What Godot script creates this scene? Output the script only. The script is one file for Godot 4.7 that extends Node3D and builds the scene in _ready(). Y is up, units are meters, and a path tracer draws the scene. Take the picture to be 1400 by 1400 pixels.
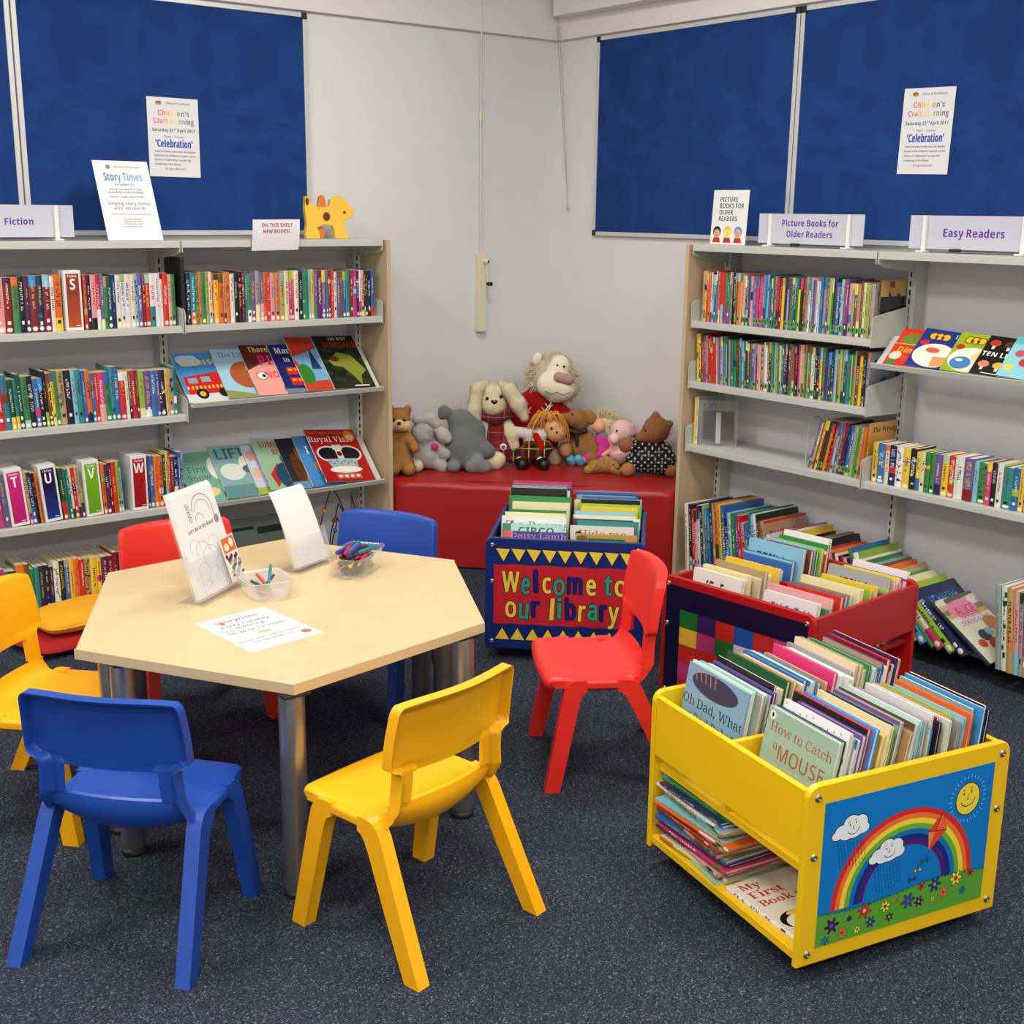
extends Node3D
# A children's corner in a library: shelving on two walls, book boxes, a table with small chairs, a bench of soft toys.

var rng := RandomNumberGenerator.new()
var mats := {}
var fonts := {}
var used := {}

func _ready() -> void:
	rng.seed = 4711
	set_camera_and_light()
	make_materials()
	build_room()
	build_boards()
	build_shelving()
	build_bench()
	build_tables()
	build_chairs()
	build_boxes()
	build_books()
	build_signs()
	build_table_things()
	build_wall_things()
	build_toys()
	finish_atlases()

# ---------------------------------------------------------------- camera, sky, light
func set_camera_and_light() -> void:
	var yaw := 0.66469
	var pitch := 0.2385
	var roll := 0.0118
	var f0 := Vector3(sin(yaw), 0, -cos(yaw))
	var r0 := Vector3(cos(yaw), 0, sin(yaw))
	var fw := f0 * cos(pitch) - Vector3.UP * sin(pitch)
	var up := Vector3.UP * cos(pitch) + f0 * sin(pitch)
	var rt := r0 * cos(roll) + up * sin(roll)
	var u2 := up * cos(roll) - r0 * sin(roll)
	var cam := Camera3D.new()
	cam.name = "camera"
	cam.fov = rad_to_deg(2.0 * atan(700.0 / 1696.68))
	cam.near = 0.05
	cam.far = 60.0
	add_child(cam)
	cam.transform = Transform3D(Basis(rt, u2, -fw), Vector3(-4.034, 1.55, 4.831))
	cam.current = true
	var env := Environment.new()
	env.background_mode = Environment.BG_COLOR
	env.background_color = Color(0.5, 0.55, 0.6)
	env.tonemap_mode = Environment.TONE_MAPPER_LINEAR
	env.tonemap_exposure = 1.26
	env.sdfgi_enabled = true
	env.ssao_enabled = true
	env.ssil_enabled = true
	var we := WorldEnvironment.new()
	we.name = "world_environment"
	we.environment = env
	add_child(we)
	# the fluorescent ceiling panels of the room: a lit diffuser and an area light of its size right under it
	for i in LAMPS.size():
		ceiling_light(LAMPS[i])

const CEIL := 2.95
const LAMPS := [Vector2(-1.55, 1.55), Vector2(-3.55, 1.55), Vector2(-5.35, 1.55), Vector2(-1.55, 3.75), Vector2(-3.55, 3.75), Vector2(-5.35, 3.75), Vector2(-1.55, 5.75), Vector2(-3.55, 5.75), Vector2(-5.35, 5.75)]
const LAMP_ENERGY := 2.45
const LAMP_COLOR := Color(1.0, 0.978, 0.94)

func ceiling_light(p: Vector2) -> void:
	var t := thing("ceiling_light", "flat white fluorescent panel set in the ceiling", "light", Vector3(p.x, CEIL, p.y), 0.0, "ceiling panels of the library")
	var b := MB.new()
	for s in [-1, 1]:
		b.box(Vector3(s * 0.31, -0.012, 0), Vector3(0.02, 0.024, 0.64))
		b.box(Vector3(0, -0.012, s * 0.31), Vector3(0.6, 0.024, 0.02))
	part("frame", b, plain("lamp_frame", Color(0.9, 0.9, 0.9), 0.5), t)
	var d := MB.new()
	d.box(Vector3(0, -0.006, 0), Vector3(0.6, 0.012, 0.6))
	var m := plain("lamp_glow", Color(0.95, 0.95, 0.95), 0.6)
	m.emission_enabled = true
	m.emission = LAMP_COLOR
	m.emission_energy_multiplier = 2.0
	part("diffuser", d, m, t)
	var l := AreaLight3D.new()
	l.name = "panel_light"
	l.area_size = Vector2(0.58, 0.58)
	l.area_normalize_energy = true
	l.light_energy = LAMP_ENERGY
	l.light_color = LAMP_COLOR
	l.shadow_enabled = true
	l.area_range = 14.0
	t.add_child(l, true)
	l.position = Vector3(0, -0.03, 0)
	l.rotation_degrees = Vector3(-90, 0, 0)

# ---------------------------------------------------------------- naming and tagging
func numbered(called: String) -> String:
	if not used.has(called):
		used[called] = 0
		return called
	used[called] += 1
	return "%s_%03d" % [called, used[called]]

func tag(o: Node, label: String, category: String, group := "") -> void:
	o.set_meta("label", label)
	o.set_meta("category", category)
	if group != "":
		o.set_meta("group", group)

func thing(called: String, label: String, category: String, at := Vector3.ZERO, turn := 0.0, group := "") -> Node3D:
	var o := Node3D.new()
	o.name = numbered(called)
	add_child(o)
	o.position = at
	o.rotation.y = turn
	tag(o, label, category, group)
	return o

func part(called: String, b: MB, m: Material, parent: Node) -> MeshInstance3D:
	return put(called, b.mesh(), m, parent)

func put(called: String, me: Mesh, m: Material, parent: Node) -> MeshInstance3D:
	var o := MeshInstance3D.new()
	o.mesh = me
	o.material_override = m
	o.cast_shadow = GeometryInstance3D.SHADOW_CASTING_SETTING_ON
	if parent == self:
		o.name = numbered(called)
		add_child(o)
	else:
		o.name = called
		parent.add_child(o, true)
	return o

func structure(called: String, b: MB, m: Material, label: String) -> MeshInstance3D:
	var o := part(called, b, m, self)
	o.set_meta("kind", "structure")
	o.set_meta("label", label)
	o.set_meta("category", called.split("_")[0])
	return o

# ---------------------------------------------------------------- mesh building
class MB:
	var v := PackedVector3Array()
	var n := PackedVector3Array()
	var t := PackedVector2Array()
	var ix := PackedInt32Array()
	var uv0 := Vector2(0, 0)

	func tri(a: int, b: int, c: int) -> void:
		var g := (v[b] - v[a]).cross(v[c] - v[a])
		if g.dot(n[a] + n[b] + n[c]) > 0.0:
			ix.append_array(PackedInt32Array([a, c, b]))
		else:
			ix.append_array(PackedInt32Array([a, b, c]))

	func vert(p: Vector3, nn: Vector3, uv := Vector2(-9, -9)) -> int:
		v.append(p)
		n.append(nn)
		t.append(uv0 if uv.x < -8.0 else uv)
		return v.size() - 1

	func quad(a: Vector3, b: Vector3, c: Vector3, d: Vector3, r := Rect2(-9, 0, 0, 0)) -> void:
		# a lower left, b lower right, c upper right, d upper left as seen from outside
		var nn := (b - a).cross(d - a).normalized()
		var k := v.size()
		if r.position.x < -8.0:
			vert(a, nn); vert(b, nn); vert(c, nn); vert(d, nn)
		else:
			vert(a, nn, Vector2(r.position.x, r.end.y))
			vert(b, nn, r.end)
			vert(c, nn, Vector2(r.end.x, r.position.y))
			vert(d, nn, r.position)
		tri(k, k + 1, k + 2)
		tri(k, k + 2, k + 3)

	func box(c: Vector3, s: Vector3, bas := Basis.IDENTITY, bev := 0.0) -> void:
		var h := s * 0.5
		var ax: Array[Vector3] = [Vector3.RIGHT, Vector3.UP, Vector3.BACK]
		var e := minf(bev, minf(h.x, minf(h.y, h.z)) * 0.95)
		var id := {}
		for a in 3:
			for sg in [-1, 1]:
				var q := []
				for w in [[-1, -1], [1, -1], [1, 1], [-1, 1]]:
					var p := Vector3.ZERO
					p[a] = h[a] * sg
					p[(a + 1) % 3] = (h[(a + 1) % 3] - e) * w[0]
					p[(a + 2) % 3] = (h[(a + 2) % 3] - e) * w[1]
					var nn := Vector3.ZERO
					nn[a] = sg
					var k := vert(c + bas * p, bas * nn)
					q.append(k)
					var sv := Vector3i.ZERO
					sv[a] = sg
					sv[(a + 1) % 3] = w[0]
					sv[(a + 2) % 3] = w[1]
					id["%d,%d,%d,%d" % [a, sv.x, sv.y, sv.z]] = k
				tri(q[0], q[1], q[2])
				tri(q[0], q[2], q[3])
		if e <= 0.0:
			return
		for a in 3:
			var b1 := (a + 1) % 3
			var b2 := (a + 2) % 3
			for s1 in [-1, 1]:
				for s2 in [-1, 1]:
					var lo := Vector3i.ZERO
					lo[b1] = s1
					lo[b2] = s2
					var hi := lo
					lo[a] = -1
					hi[a] = 1
					var k1: int = id["%d,%d,%d,%d" % [b1, lo.x, lo.y, lo.z]]
					var k2: int = id["%d,%d,%d,%d" % [b1, hi.x, hi.y, hi.z]]
					var k3: int = id["%d,%d,%d,%d" % [b2, hi.x, hi.y, hi.z]]
					var k4: int = id["%d,%d,%d,%d" % [b2, lo.x, lo.y, lo.z]]
					tri(k1, k2, k3)
					tri(k1, k3, k4)
		for sx in [-1, 1]:
			for sy in [-1, 1]:
				for sz in [-1, 1]:
					var w := "%d,%d,%d" % [sx, sy, sz]
					tri(id["0," + w], id["1," + w], id["2," + w])

	# rows of points, all of one length; normals smooth over the grid
	func grid(rows: Array, close_u := false, close_v := false, flip := false) -> void:
		var nr := rows.size()
		var nc: int = rows[0].size()
		var base := v.size()
		for i in nr:
			for j in nc:
				var i0 := i - 1
				var i1 := i + 1
				var j0 := j - 1
				var j1 := j + 1
				if close_v:
					i0 = (i0 + nr) % nr
					i1 = i1 % nr
				else:
					i0 = maxi(i0, 0)
					i1 = mini(i1, nr - 1)
				if close_u:
					j0 = (j0 + nc) % nc
					j1 = j1 % nc
				else:
					j0 = maxi(j0, 0)
					j1 = mini(j1, nc - 1)
				var du: Vector3 = rows[i][j1] - rows[i][j0]
				var dv: Vector3 = rows[i1][j] - rows[i0][j]
				var nn := du.cross(dv)
				if nn.length_squared() < 1e-16:
					nn = (rows[i1][(j + 1) % nc] as Vector3 - rows[i0][j]).cross(dv) if dv.length_squared() > 1e-14 else Vector3.UP
				nn = nn.normalized()
				if flip:
					nn = -nn
				vert(rows[i][j], nn, Vector2(float(j) / maxf(1, nc - 1), float(i) / maxf(1, nr - 1)))
		for i in (nr if close_v else nr - 1):
			for j in (nc if close_u else nc - 1):
				var a := base + i * nc + j
				var b := base + i * nc + (j + 1) % nc
				var c := base + ((i + 1) % nr) * nc + (j + 1) % nc
				var d := base + ((i + 1) % nr) * nc + j
				tri(a, b, c)
				tri(a, c, d)

	func fan(loop: Array, nn: Vector3) -> void:
		var c := Vector3.ZERO
		for p in loop:
			c += p
		c /= loop.size()
		var k := vert(c, nn)
		var f := v.size()
		for p in loop:
			vert(p, nn)
		for i in loop.size():
			tri(k, f + i, f + (i + 1) % loop.size())

	# swept elliptic tube; radii is a float or an array of Vector2 (along side, along up)
	func tube(path: Array, rad, seg := 10, caps := true, side := Vector3.ZERO, power := 1.0) -> void:
		var rows := []
		var m := path.size()
		var last := side
		for i in m:
			var dir: Vector3 = (path[mini(i + 1, m - 1)] - path[maxi(i - 1, 0)]).normalized()
			var sd := last
			if sd == Vector3.ZERO:
				sd = dir.cross(Vector3.UP if absf(dir.y) < 0.9 else Vector3.RIGHT)
			sd = (sd - dir * sd.dot(dir)).normalized()
			last = sd
			var up := sd.cross(dir).normalized()
			var r: Vector2 = Vector2(rad, rad) if not (rad is Array) else rad[i]
			var row := []
			for j in seg:
				var a := TAU * j / seg
				var ca := cos(a)
				var sa := sin(a)
				if power != 1.0:
					ca = signf(ca) * pow(absf(ca), power)
					sa = signf(sa) * pow(absf(sa), power)
				row.append(path[i] + sd * ca * r.x + up * sa * r.y)
			rows.append(row)
		var k0 := v.size()
		grid(rows, true, false)
		# outward normals
		var cen: Vector3 = path[0]
		if n[k0].dot(v[k0] - cen) < 0.0:
			for q in range(k0, v.size()):
				n[q] = -n[q]
			var ii := 0
			var first := ix.size() - (m - 1) * seg * 6
			ii = first
			while ii < ix.size():
				var s := ix[ii + 1]
				ix[ii + 1] = ix[ii + 2]
				ix[ii + 2] = s
				ii += 3
		if caps:
			fan(rows[0], (path[0] - path[1]).normalized())
			fan(rows[m - 1], (path[m - 1] - path[m - 2]).normalized())

	# profile of Vector2(radius, y) turned about the y axis through c
	func lathe(c: Vector3, prof: Array, seg := 20, bas := Basis.IDENTITY) -> void:
		var rows := []
		for p in prof:
			var row := []
			for j in seg:
				var a := TAU * j / seg
				row.append(c + bas * Vector3(cos(a) * p.x, p.y, sin(a) * p.x))
			rows.append(row)
		var k0 := v.size()
		var i0 := ix.size()
		grid(rows, true, false)
		var mid := prof.size() / 2
		var q := k0 + mid * seg
		if n[q].dot(bas * Vector3(1, 0, 0)) < 0.0 and prof[mid].x > 0.0:
			for w in range(k0, v.size()):
				n[w] = -n[w]
			while i0 < ix.size():
				var s := ix[i0 + 1]
				ix[i0 + 1] = ix[i0 + 2]
				ix[i0 + 2] = s
				i0 += 3

	# outline in x,y pulled from z0 to z1, put in place by xf; bev softens the rim on both ends
	func prism(poly: PackedVector2Array, z0: float, z1: float, xf := Transform3D.IDENTITY, bev := 0.0, uv := Rect2(-9, 0, 0, 0)) -> void:
		var pl := poly
		if Geometry2D.is_polygon_clockwise(pl):
			pl = pl.duplicate()
			pl.reverse()
		var m := pl.size()
		var inner := pl
		if bev > 0.0:
			var off := Geometry2D.offset_polygon(pl, -bev, Geometry2D.JOIN_MITER)
			if off.size() == 1 and off[0].size() == m:
				# match the start
				var best := 0
				var bd := 1e9
				for i in m:
					var d: float = off[0][i].distance_to(pl[0])
					if d < bd:
						bd = d
						best = i
				inner = PackedVector2Array()
				for i in m:
					inner.append(off[0][(best + i) % m])
			else:
				bev = 0.0
		var box2 := Rect2(pl[0], Vector2.ZERO)
		for p in pl:
			box2 = box2.expand(p)
		var tr := Geometry2D.triangulate_polygon(inner)
		for e in 2:
			var k := v.size()
			var z := z1 if e == 0 else z0
			var nn := xf.basis * Vector3(0, 0, 1 if e == 0 else -1)
			for p in inner:
				var w := Vector2(-9, -9)
				if uv.position.x > -8.0 and e == 0:
					w = uv.position + Vector2((p.x - box2.position.x) / box2.size.x, (box2.end.y - p.y) / box2.size.y) * uv.size
				vert(xf * Vector3(p.x, p.y, z), nn, w)
			var i := 0
			while i < tr.size():
				tri(k + tr[i], k + tr[i + 1], k + tr[i + 2])
				i += 3
		for i in m:
			var a := pl[i]
			var b := pl[(i + 1) % m]
			var ed := (b - a).normalized()
			var nn := xf.basis * Vector3(ed.y, -ed.x, 0)
			var k := vert(xf * Vector3(a.x, a.y, z0 + bev), nn)
			vert(xf * Vector3(b.x, b.y, z0 + bev), nn)
			vert(xf * Vector3(b.x, b.y, z1 - bev), nn)
			vert(xf * Vector3(a.x, a.y, z1 - bev), nn)
			tri(k, k + 1, k + 2)
			tri(k, k + 2, k + 3)
			if bev > 0.0:
				for e in 2:
					var z := z1 if e == 0 else z0
					var zi := z1 - bev if e == 0 else z0 + bev
					var nz := xf.basis * Vector3(0, 0, 1 if e == 0 else -1)
					var q := vert(xf * Vector3(a.x, a.y, zi), nn)
					vert(xf * Vector3(b.x, b.y, zi), nn)
					var ia := inner[i]
					var ib := inner[(i + 1) % m]
					vert(xf * Vector3(ib.x, ib.y, z), nz)
					vert(xf * Vector3(ia.x, ia.y, z), nz)
					tri(q, q + 1, q + 2)
					tri(q, q + 2, q + 3)

	# a moulded sheet: rows of front points, a mask of cells that are there, a thickness and a direction for each point
	func slab(rows: Array, back: Array, mask: Callable) -> void:
		var nr := rows.size()
		var nc: int = rows[0].size()
		for side in 2:
			var g: Array = rows if side == 0 else back
			var base := v.size()
			for i in nr:
				for j in nc:
					var du: Vector3 = g[i][mini(j + 1, nc - 1)] - g[i][maxi(j - 1, 0)]
					var dv: Vector3 = g[mini(i + 1, nr - 1)][j] - g[maxi(i - 1, 0)][j]
					var nn := du.cross(dv).normalized()
					if nn.dot(rows[i][j] - back[i][j]) < 0.0:
						nn = -nn
					vert(g[i][j], nn if side == 0 else -nn)
			for i in nr - 1:
				for j in nc - 1:
					if mask.call(i, j):
						var a := base + i * nc + j
						tri(a, a + 1, a + nc + 1)
						tri(a, a + nc + 1, a + nc)
		for i in nr - 1:
			for j in nc - 1:
				if not mask.call(i, j):
					continue
				var cen: Vector3 = (rows[i][j] + rows[i + 1][j + 1]) * 0.5
				for e in [[0, 0, 0, 1, -1, 0], [1, 0, 1, 1, 1, 0], [0, 0, 1, 0, 0, -1], [0, 1, 1, 1, 0, 1]]:
					var oi: int = i + e[4]
					var oj: int = j + e[5]
					if oi >= 0 and oi < nr - 1 and oj >= 0 and oj < nc - 1 and mask.call(oi, oj):
						continue
					var p: Vector3 = rows[i + e[0]][j + e[1]]
					var q: Vector3 = rows[i + e[2]][j + e[3]]
					var p2: Vector3 = back[i + e[0]][j + e[1]]
					var q2: Vector3 = back[i + e[2]][j + e[3]]
					var nn := (q - p).cross(p2 - p).normalized()
					if nn.dot((p + q) * 0.5 - cen) < 0.0:
						nn = -nn
					var k := vert(p, nn)
					vert(q, nn)
					vert(q2, nn)
					vert(p2, nn)
					tri(k, k + 1, k + 2)
					tri(k, k + 2, k + 3)

	func mesh() -> ArrayMesh:
		var a := []
		a.resize(Mesh.ARRAY_MAX)
		a[Mesh.ARRAY_VERTEX] = v
		a[Mesh.ARRAY_NORMAL] = n
		a[Mesh.ARRAY_TEX_UV] = t
		a[Mesh.ARRAY_INDEX] = ix
		var me := ArrayMesh.new()
		me.add_surface_from_arrays(Mesh.PRIMITIVE_TRIANGLES, a)
		return me

# ---------------------------------------------------------------- drawing prints
class Canvas:
	var img: Image
	var w: int
	var h: int

	func _init(ww: int, hh: int, c := Color.WHITE) -> void:
		w = ww
		h = hh
		img = Image.create_empty(w, h, false, Image.FORMAT_RGBA8)
		img.fill(c)

	func rect(x: float, y: float, ww: float, hh: float, c: Color) -> void:
		img.fill_rect(Rect2i(roundi(x), roundi(y), maxi(1, roundi(ww)), maxi(1, roundi(hh))), c)

	func poly(pts: PackedVector2Array, c: Color) -> void:
		var y0 := 1e9
		var y1 := -1e9
		for p in pts:
			y0 = minf(y0, p.y)
			y1 = maxf(y1, p.y)
		var m := pts.size()
		for y in range(maxi(0, floori(y0)), mini(h - 1, ceili(y1)) + 1):
			var yc := y + 0.5
			var xs: Array[float] = []
			for i in m:
				var a := pts[i]
				var b := pts[(i + 1) % m]
				if (a.y <= yc) != (b.y <= yc):
					xs.append(a.x + (yc - a.y) / (b.y - a.y) * (b.x - a.x))
			if xs.size() > 2:
				xs.sort()
			elif xs.size() == 2 and xs[0] > xs[1]:
				var s := xs[0]
				xs[0] = xs[1]
				xs[1] = s
			var i := 0
			while i + 1 < xs.size():
				var xa := maxi(0, ceili(xs[i] - 0.5))
				var xb := mini(w, ceili(xs[i + 1] - 0.5))
				if xb > xa:
					img.fill_rect(Rect2i(xa, y, xb - xa, 1), c)
				i += 2

	func ellipse(x: float, y: float, rx: float, ry: float, c: Color, turn := 0.0) -> void:
		var p := PackedVector2Array()
		var m := 28
		for i in m:
			var a := TAU * i / m
			p.append(Vector2(x, y) + Vector2(cos(a) * rx, sin(a) * ry).rotated(turn))
		poly(p, c)

	func line(pts: Array, wd: float, c: Color) -> void:
		for i in pts.size() - 1:
			var a: Vector2 = pts[i]
			var b: Vector2 = pts[i + 1]
			var d := (b - a).normalized() * wd * 0.5
			var o := Vector2(-d.y, d.x)
			poly(PackedVector2Array([a + o - d, b + o + d, b - o + d, a - o - d]), c)

	func arc(cx: float, cy: float, r: float, a0: float, a1: float, wd: float, c: Color, sq := 1.0) -> void:
		var p := PackedVector2Array()
		var m := 48
		for i in m + 1:
			var a := a0 + (a1 - a0) * i / m
			p.append(Vector2(cx + cos(a) * (r + wd * 0.5), cy + sin(a) * (r + wd * 0.5) * sq))
		for i in m + 1:
			var a := a1 + (a0 - a1) * i / m
			p.append(Vector2(cx + cos(a) * (r - wd * 0.5), cy + sin(a) * (r - wd * 0.5) * sq))
		poly(p, c)

	# letters from a font's outlines; returns the width
	func text(s: String, f: Font, x: float, y: float, size: float, c: Color, align := 0, wide := 1.0, turn := 0.0, colors: Array = []) -> float:
		var tm := TextMesh.new()
		tm.font = f
		tm.text = s
		tm.font_size = 48
		tm.pixel_size = size / 48.0
		tm.depth = 0.0
		tm.curve_step = 2.0
		tm.horizontal_alignment = HORIZONTAL_ALIGNMENT_LEFT
		var a := tm.get_mesh_arrays()
		if a.is_empty():
			return 0.0
		var vs: PackedVector3Array = a[Mesh.ARRAY_VERTEX]
		var ns: PackedVector3Array = a[Mesh.ARRAY_NORMAL]
		var id = a[Mesh.ARRAY_INDEX]
		var lo := 1e9
		var hi := -1e9
		for p in vs:
			lo = minf(lo, p.x)
			hi = maxf(hi, p.x)
		var x0 := x - lo * wide
		if align == 1:
			x0 = x - (lo + hi) * 0.5 * wide
		elif align == 2:
			x0 = x - hi * wide
		var cnt: int = vs.size() if id == null or id.size() == 0 else id.size()
		var i := 0
		# the mesh is centred on its line; half the capitals' height below the middle is the base line
		while i + 2 < cnt:
			var q := [0, 0, 0]
			for k in 3:
				q[k] = i + k if id == null or id.size() == 0 else id[i + k]
			i += 3
			if ns[q[0]].z < 0.5:
				continue
			var p := PackedVector2Array()
			for k in 3:
				var w3 := vs[q[k]]
				var p2 := Vector2((w3.x) * wide, -w3.y)
				p.append(Vector2(x0, y) + (p2.rotated(turn) if turn != 0.0 else p2))
			if colors.is_empty():
				poly(p, c)
			else:
				var u := clampf((vs[q[0]].x - lo) / (hi - lo), 0.0, 0.999)
				poly(p, colors[int(u * colors.size())])
		return (hi - lo) * wide

	func texture(shrink := 1) -> ImageTexture:
		if shrink > 1:
			img.resize(w / shrink, h / shrink, Image.INTERPOLATE_BILINEAR)
		return ImageTexture.create_from_image(img)

func font(which := "sans", bold := false) -> SystemFont:
	var key := which + str(bold)
	if not fonts.has(key):
		var f := SystemFont.new()
		f.font_names = PackedStringArray([{"sans": "Droid Sans", "serif": "Droid Serif", "mono": "Droid Sans Mono"}[which]])
		f.font_weight = 700 if bold else 400
		fonts[key] = f
	return fonts[key]

# ---------------------------------------------------------------- materials
func plain(key: String, c: Color, rough := 0.6, metal := 0.0) -> StandardMaterial3D:
	if not mats.has(key):
		var m := StandardMaterial3D.new()
		m.albedo_color = c
		m.roughness = rough
		m.metallic = metal
		mats[key] = m
	return mats[key]

func printed(key: String, tex: Texture2D, rough := 0.5) -> StandardMaterial3D:
	var m := StandardMaterial3D.new()
	m.albedo_texture = tex
	m.roughness = rough
	mats[key] = m
	return m

func noise_image(w: int, h: int, sd: int, sx: float, sy: float, c0: Color, c1: Color, oct := 4, gain := 1.0) -> Image:
	var nz := FastNoiseLite.new()
	nz.seed = sd
	nz.frequency = 1.0
	nz.fractal_octaves = oct
	var im := Image.create_empty(w, h, false, Image.FORMAT_RGB8)
	for y in h:
		for x in w:
			# wrapped on a torus so that the tile repeats
			var a := TAU * x / w
			var b := TAU * y / h
			var q := nz.get_noise_3d(cos(a) * sx + 7.0, sin(a) * sx, sin(b) * sy + cos(b) * sy * 1.7)
			im.set_pixel(x, y, c0.lerp(c1, clampf(0.5 + q * gain, 0, 1)))
	return im

func make_materials() -> void:
	# carpet: dark blue-grey loop pile flecked with lighter and darker yarn
	var im := Image.create_empty(512, 512, false, Image.FORMAT_RGB8)
	var hm := Image.create_empty(512, 512, false, Image.FORMAT_RGB8)
	var r := RandomNumberGenerator.new()
	r.seed = 91
	im.fill(Color(0.185, 0.2, 0.25))
	hm.fill(Color(0.5, 0.5, 0.5))
	for i in 30000:
		var x := r.randi_range(0, 511)
		var y := r.randi_range(0, 511)
		var q := r.randf()
		var c := Color(0.17, 0.185, 0.235).lerp(Color(0.24, 0.26, 0.32), r.randf())
		if q < 0.09:
			c = Color(0.43, 0.45, 0.49)
		elif q < 0.2:
			c = Color(0.31, 0.335, 0.395)
		elif q < 0.45:
			c = Color(0.125, 0.135, 0.175)
		var ww := r.randi_range(2, 5)
		var hh := r.randi_range(2, 4)
		im.fill_rect(Rect2i(x, y, ww, hh), c)
		var g := r.randf_range(0.2, 0.9)
		hm.fill_rect(Rect2i(x, y, ww, hh), Color(g, g, g))
	var m := StandardMaterial3D.new()
	m.albedo_texture = ImageTexture.create_from_image(im)
	m.roughness = 0.97
	m.metallic_specular = 0.2
	m.uv1_triplanar = true
	m.uv1_world_triplanar = true
	m.uv1_scale = Vector3(2.3, 2.3, 2.3)
	m.normal_enabled = true
	hm.bump_map_to_normal_map(3.0)
	m.normal_texture = ImageTexture.create_from_image(hm)
	m.normal_scale = 0.8
	mats["carpet"] = m
	# painted plaster
	m = StandardMaterial3D.new()
	m.albedo_texture = ImageTexture.create_from_image(noise_image(256, 256, 5, 2.2, 1.6, Color(0.862, 0.862, 0.862), Color(0.874, 0.872, 0.876), 4, 1.0))
	m.roughness = 0.55
	m.uv1_triplanar = true
	m.uv1_world_triplanar = true
	m.uv1_scale = Vector3(0.4, 0.4, 0.4)
	mats["plaster"] = m
	plain("trim_paint", Color(0.90, 0.885, 0.87), 0.45)
	plain("ceiling", Color(0.9, 0.9, 0.885), 0.8)
	# blue felt of the notice boards
	m = StandardMaterial3D.new()
	m.albedo_texture = ImageTexture.create_from_image(noise_image(256, 256, 8, 1.1, 1.1, Color(0.115, 0.225, 0.455), Color(0.125, 0.265, 0.51), 3, 1.1))
	m.roughness = 0.95
	m.metallic_specular = 0.25
	m.uv1_triplanar = true
	m.uv1_world_triplanar = true
	m.uv1_scale = Vector3(0.9, 0.9, 0.9)
	mats["felt"] = m
	plain("aluminium", Color(0.83, 0.83, 0.83), 0.42, 0.35)
	plain("black_plastic", Color(0.09, 0.09, 0.09), 0.5)
	plain("shelf_metal", Color(0.755, 0.765, 0.735), 0.42)
	plain("slot_shade", Color(0.06, 0.06, 0.06), 0.8)
	plain("shaded_wall_sheet", Color(0.83, 0.83, 0.865), 0.55)  # wall behind the shelves, bluish shade mixed into its colour
	# light oak end panels
	m = StandardMaterial3D.new()
	m.albedo_texture = ImageTexture.create_from_image(noise_image(256, 256, 21, 3.0, 0.5, Color(0.755, 0.66, 0.53), Color(0.80, 0.715, 0.59), 4, 1.0))
	m.roughness = 0.5
	m.uv1_triplanar = true
	m.uv1_scale = Vector3(2.2, 0.7, 2.2)
	mats["oak"] = m
	# pale maple of the table tops
	m = StandardMaterial3D.new()
	m.albedo_texture = ImageTexture.create_from_image(noise_image(512, 512, 33, 1.2, 3.0, Color(0.81, 0.715, 0.545), Color(0.835, 0.745, 0.58), 4, 0.9))
	m.roughness = 0.36
	m.uv1_triplanar = true
	m.uv1_scale = Vector3(1.1, 1.1, 1.1)
	mats["maple"] = m
	plain("maple_edge", Color(0.80, 0.69, 0.51), 0.45)
	plain("steel_leg", Color(0.62, 0.62, 0.62), 0.3, 0.85)
	plain("bolt", Color(0.62, 0.6, 0.55), 0.28, 0.9)
	# chairs of moulded plastic
	for c in [["chair_yellow", Color(0.98, 0.705, 0.04)], ["chair_blue", Color(0.105, 0.285, 0.65)], ["chair_red", Color(0.90, 0.185, 0.155)]]:
		var pm := plain(c[0], c[1], 0.34)
		pm.normal_enabled = true
		pm.normal_texture = fine_grain()
		pm.normal_scale = 0.12
		pm.uv1_triplanar = true
		pm.uv1_scale = Vector3(9, 9, 9)
	plain("box_yellow", Color(0.945, 0.765, 0.06), 0.36)
	plain("box_red", Color(0.69, 0.075, 0.085), 0.36)
	plain("box_blue", Color(0.06, 0.155, 0.43), 0.36)
	# red vinyl
	m = StandardMaterial3D.new()
	m.albedo_color = Color(0.63, 0.10, 0.10)
	m.roughness = 0.4
	m.normal_enabled = true
	m.normal_texture = fine_grain()
	m.normal_scale = 0.3
	m.uv1_triplanar = true
	m.uv1_scale = Vector3(7, 7, 7)
	mats["vinyl"] = m
	plain("paper", Color(0.90, 0.895, 0.885), 0.75)
	plain("pages", Color(0.80, 0.745, 0.62), 0.9)
	plain("pages_white", Color(0.89, 0.87, 0.81), 0.9)
	var a := plain("acrylic", Color(0.93, 0.95, 0.96, 0.07), 0.05)
	a.transparency = BaseMaterial3D.TRANSPARENCY_ALPHA
	a = plain("cloudy_plastic", Color(0.92, 0.91, 0.89, 0.30), 0.2)
	a.transparency = BaseMaterial3D.TRANSPARENCY_ALPHA
	a = plain("sign_plastic", Color(0.86, 0.85, 0.9), 0.3)

var grain_tex: ImageTexture
func fine_grain() -> ImageTexture:
	if grain_tex == null:
		var im := noise_image(256, 256, 77, 9.0, 7.0, Color(0.3, 0.3, 0.3), Color(0.7, 0.7, 0.7), 3, 1.0)
		im.bump_map_to_normal_map(4.0)
		grain_tex = ImageTexture.create_from_image(im)
	return grain_tex

# ---------------------------------------------------------------- the room
const X0 := -6.6
const Z1 := 7.2

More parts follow.
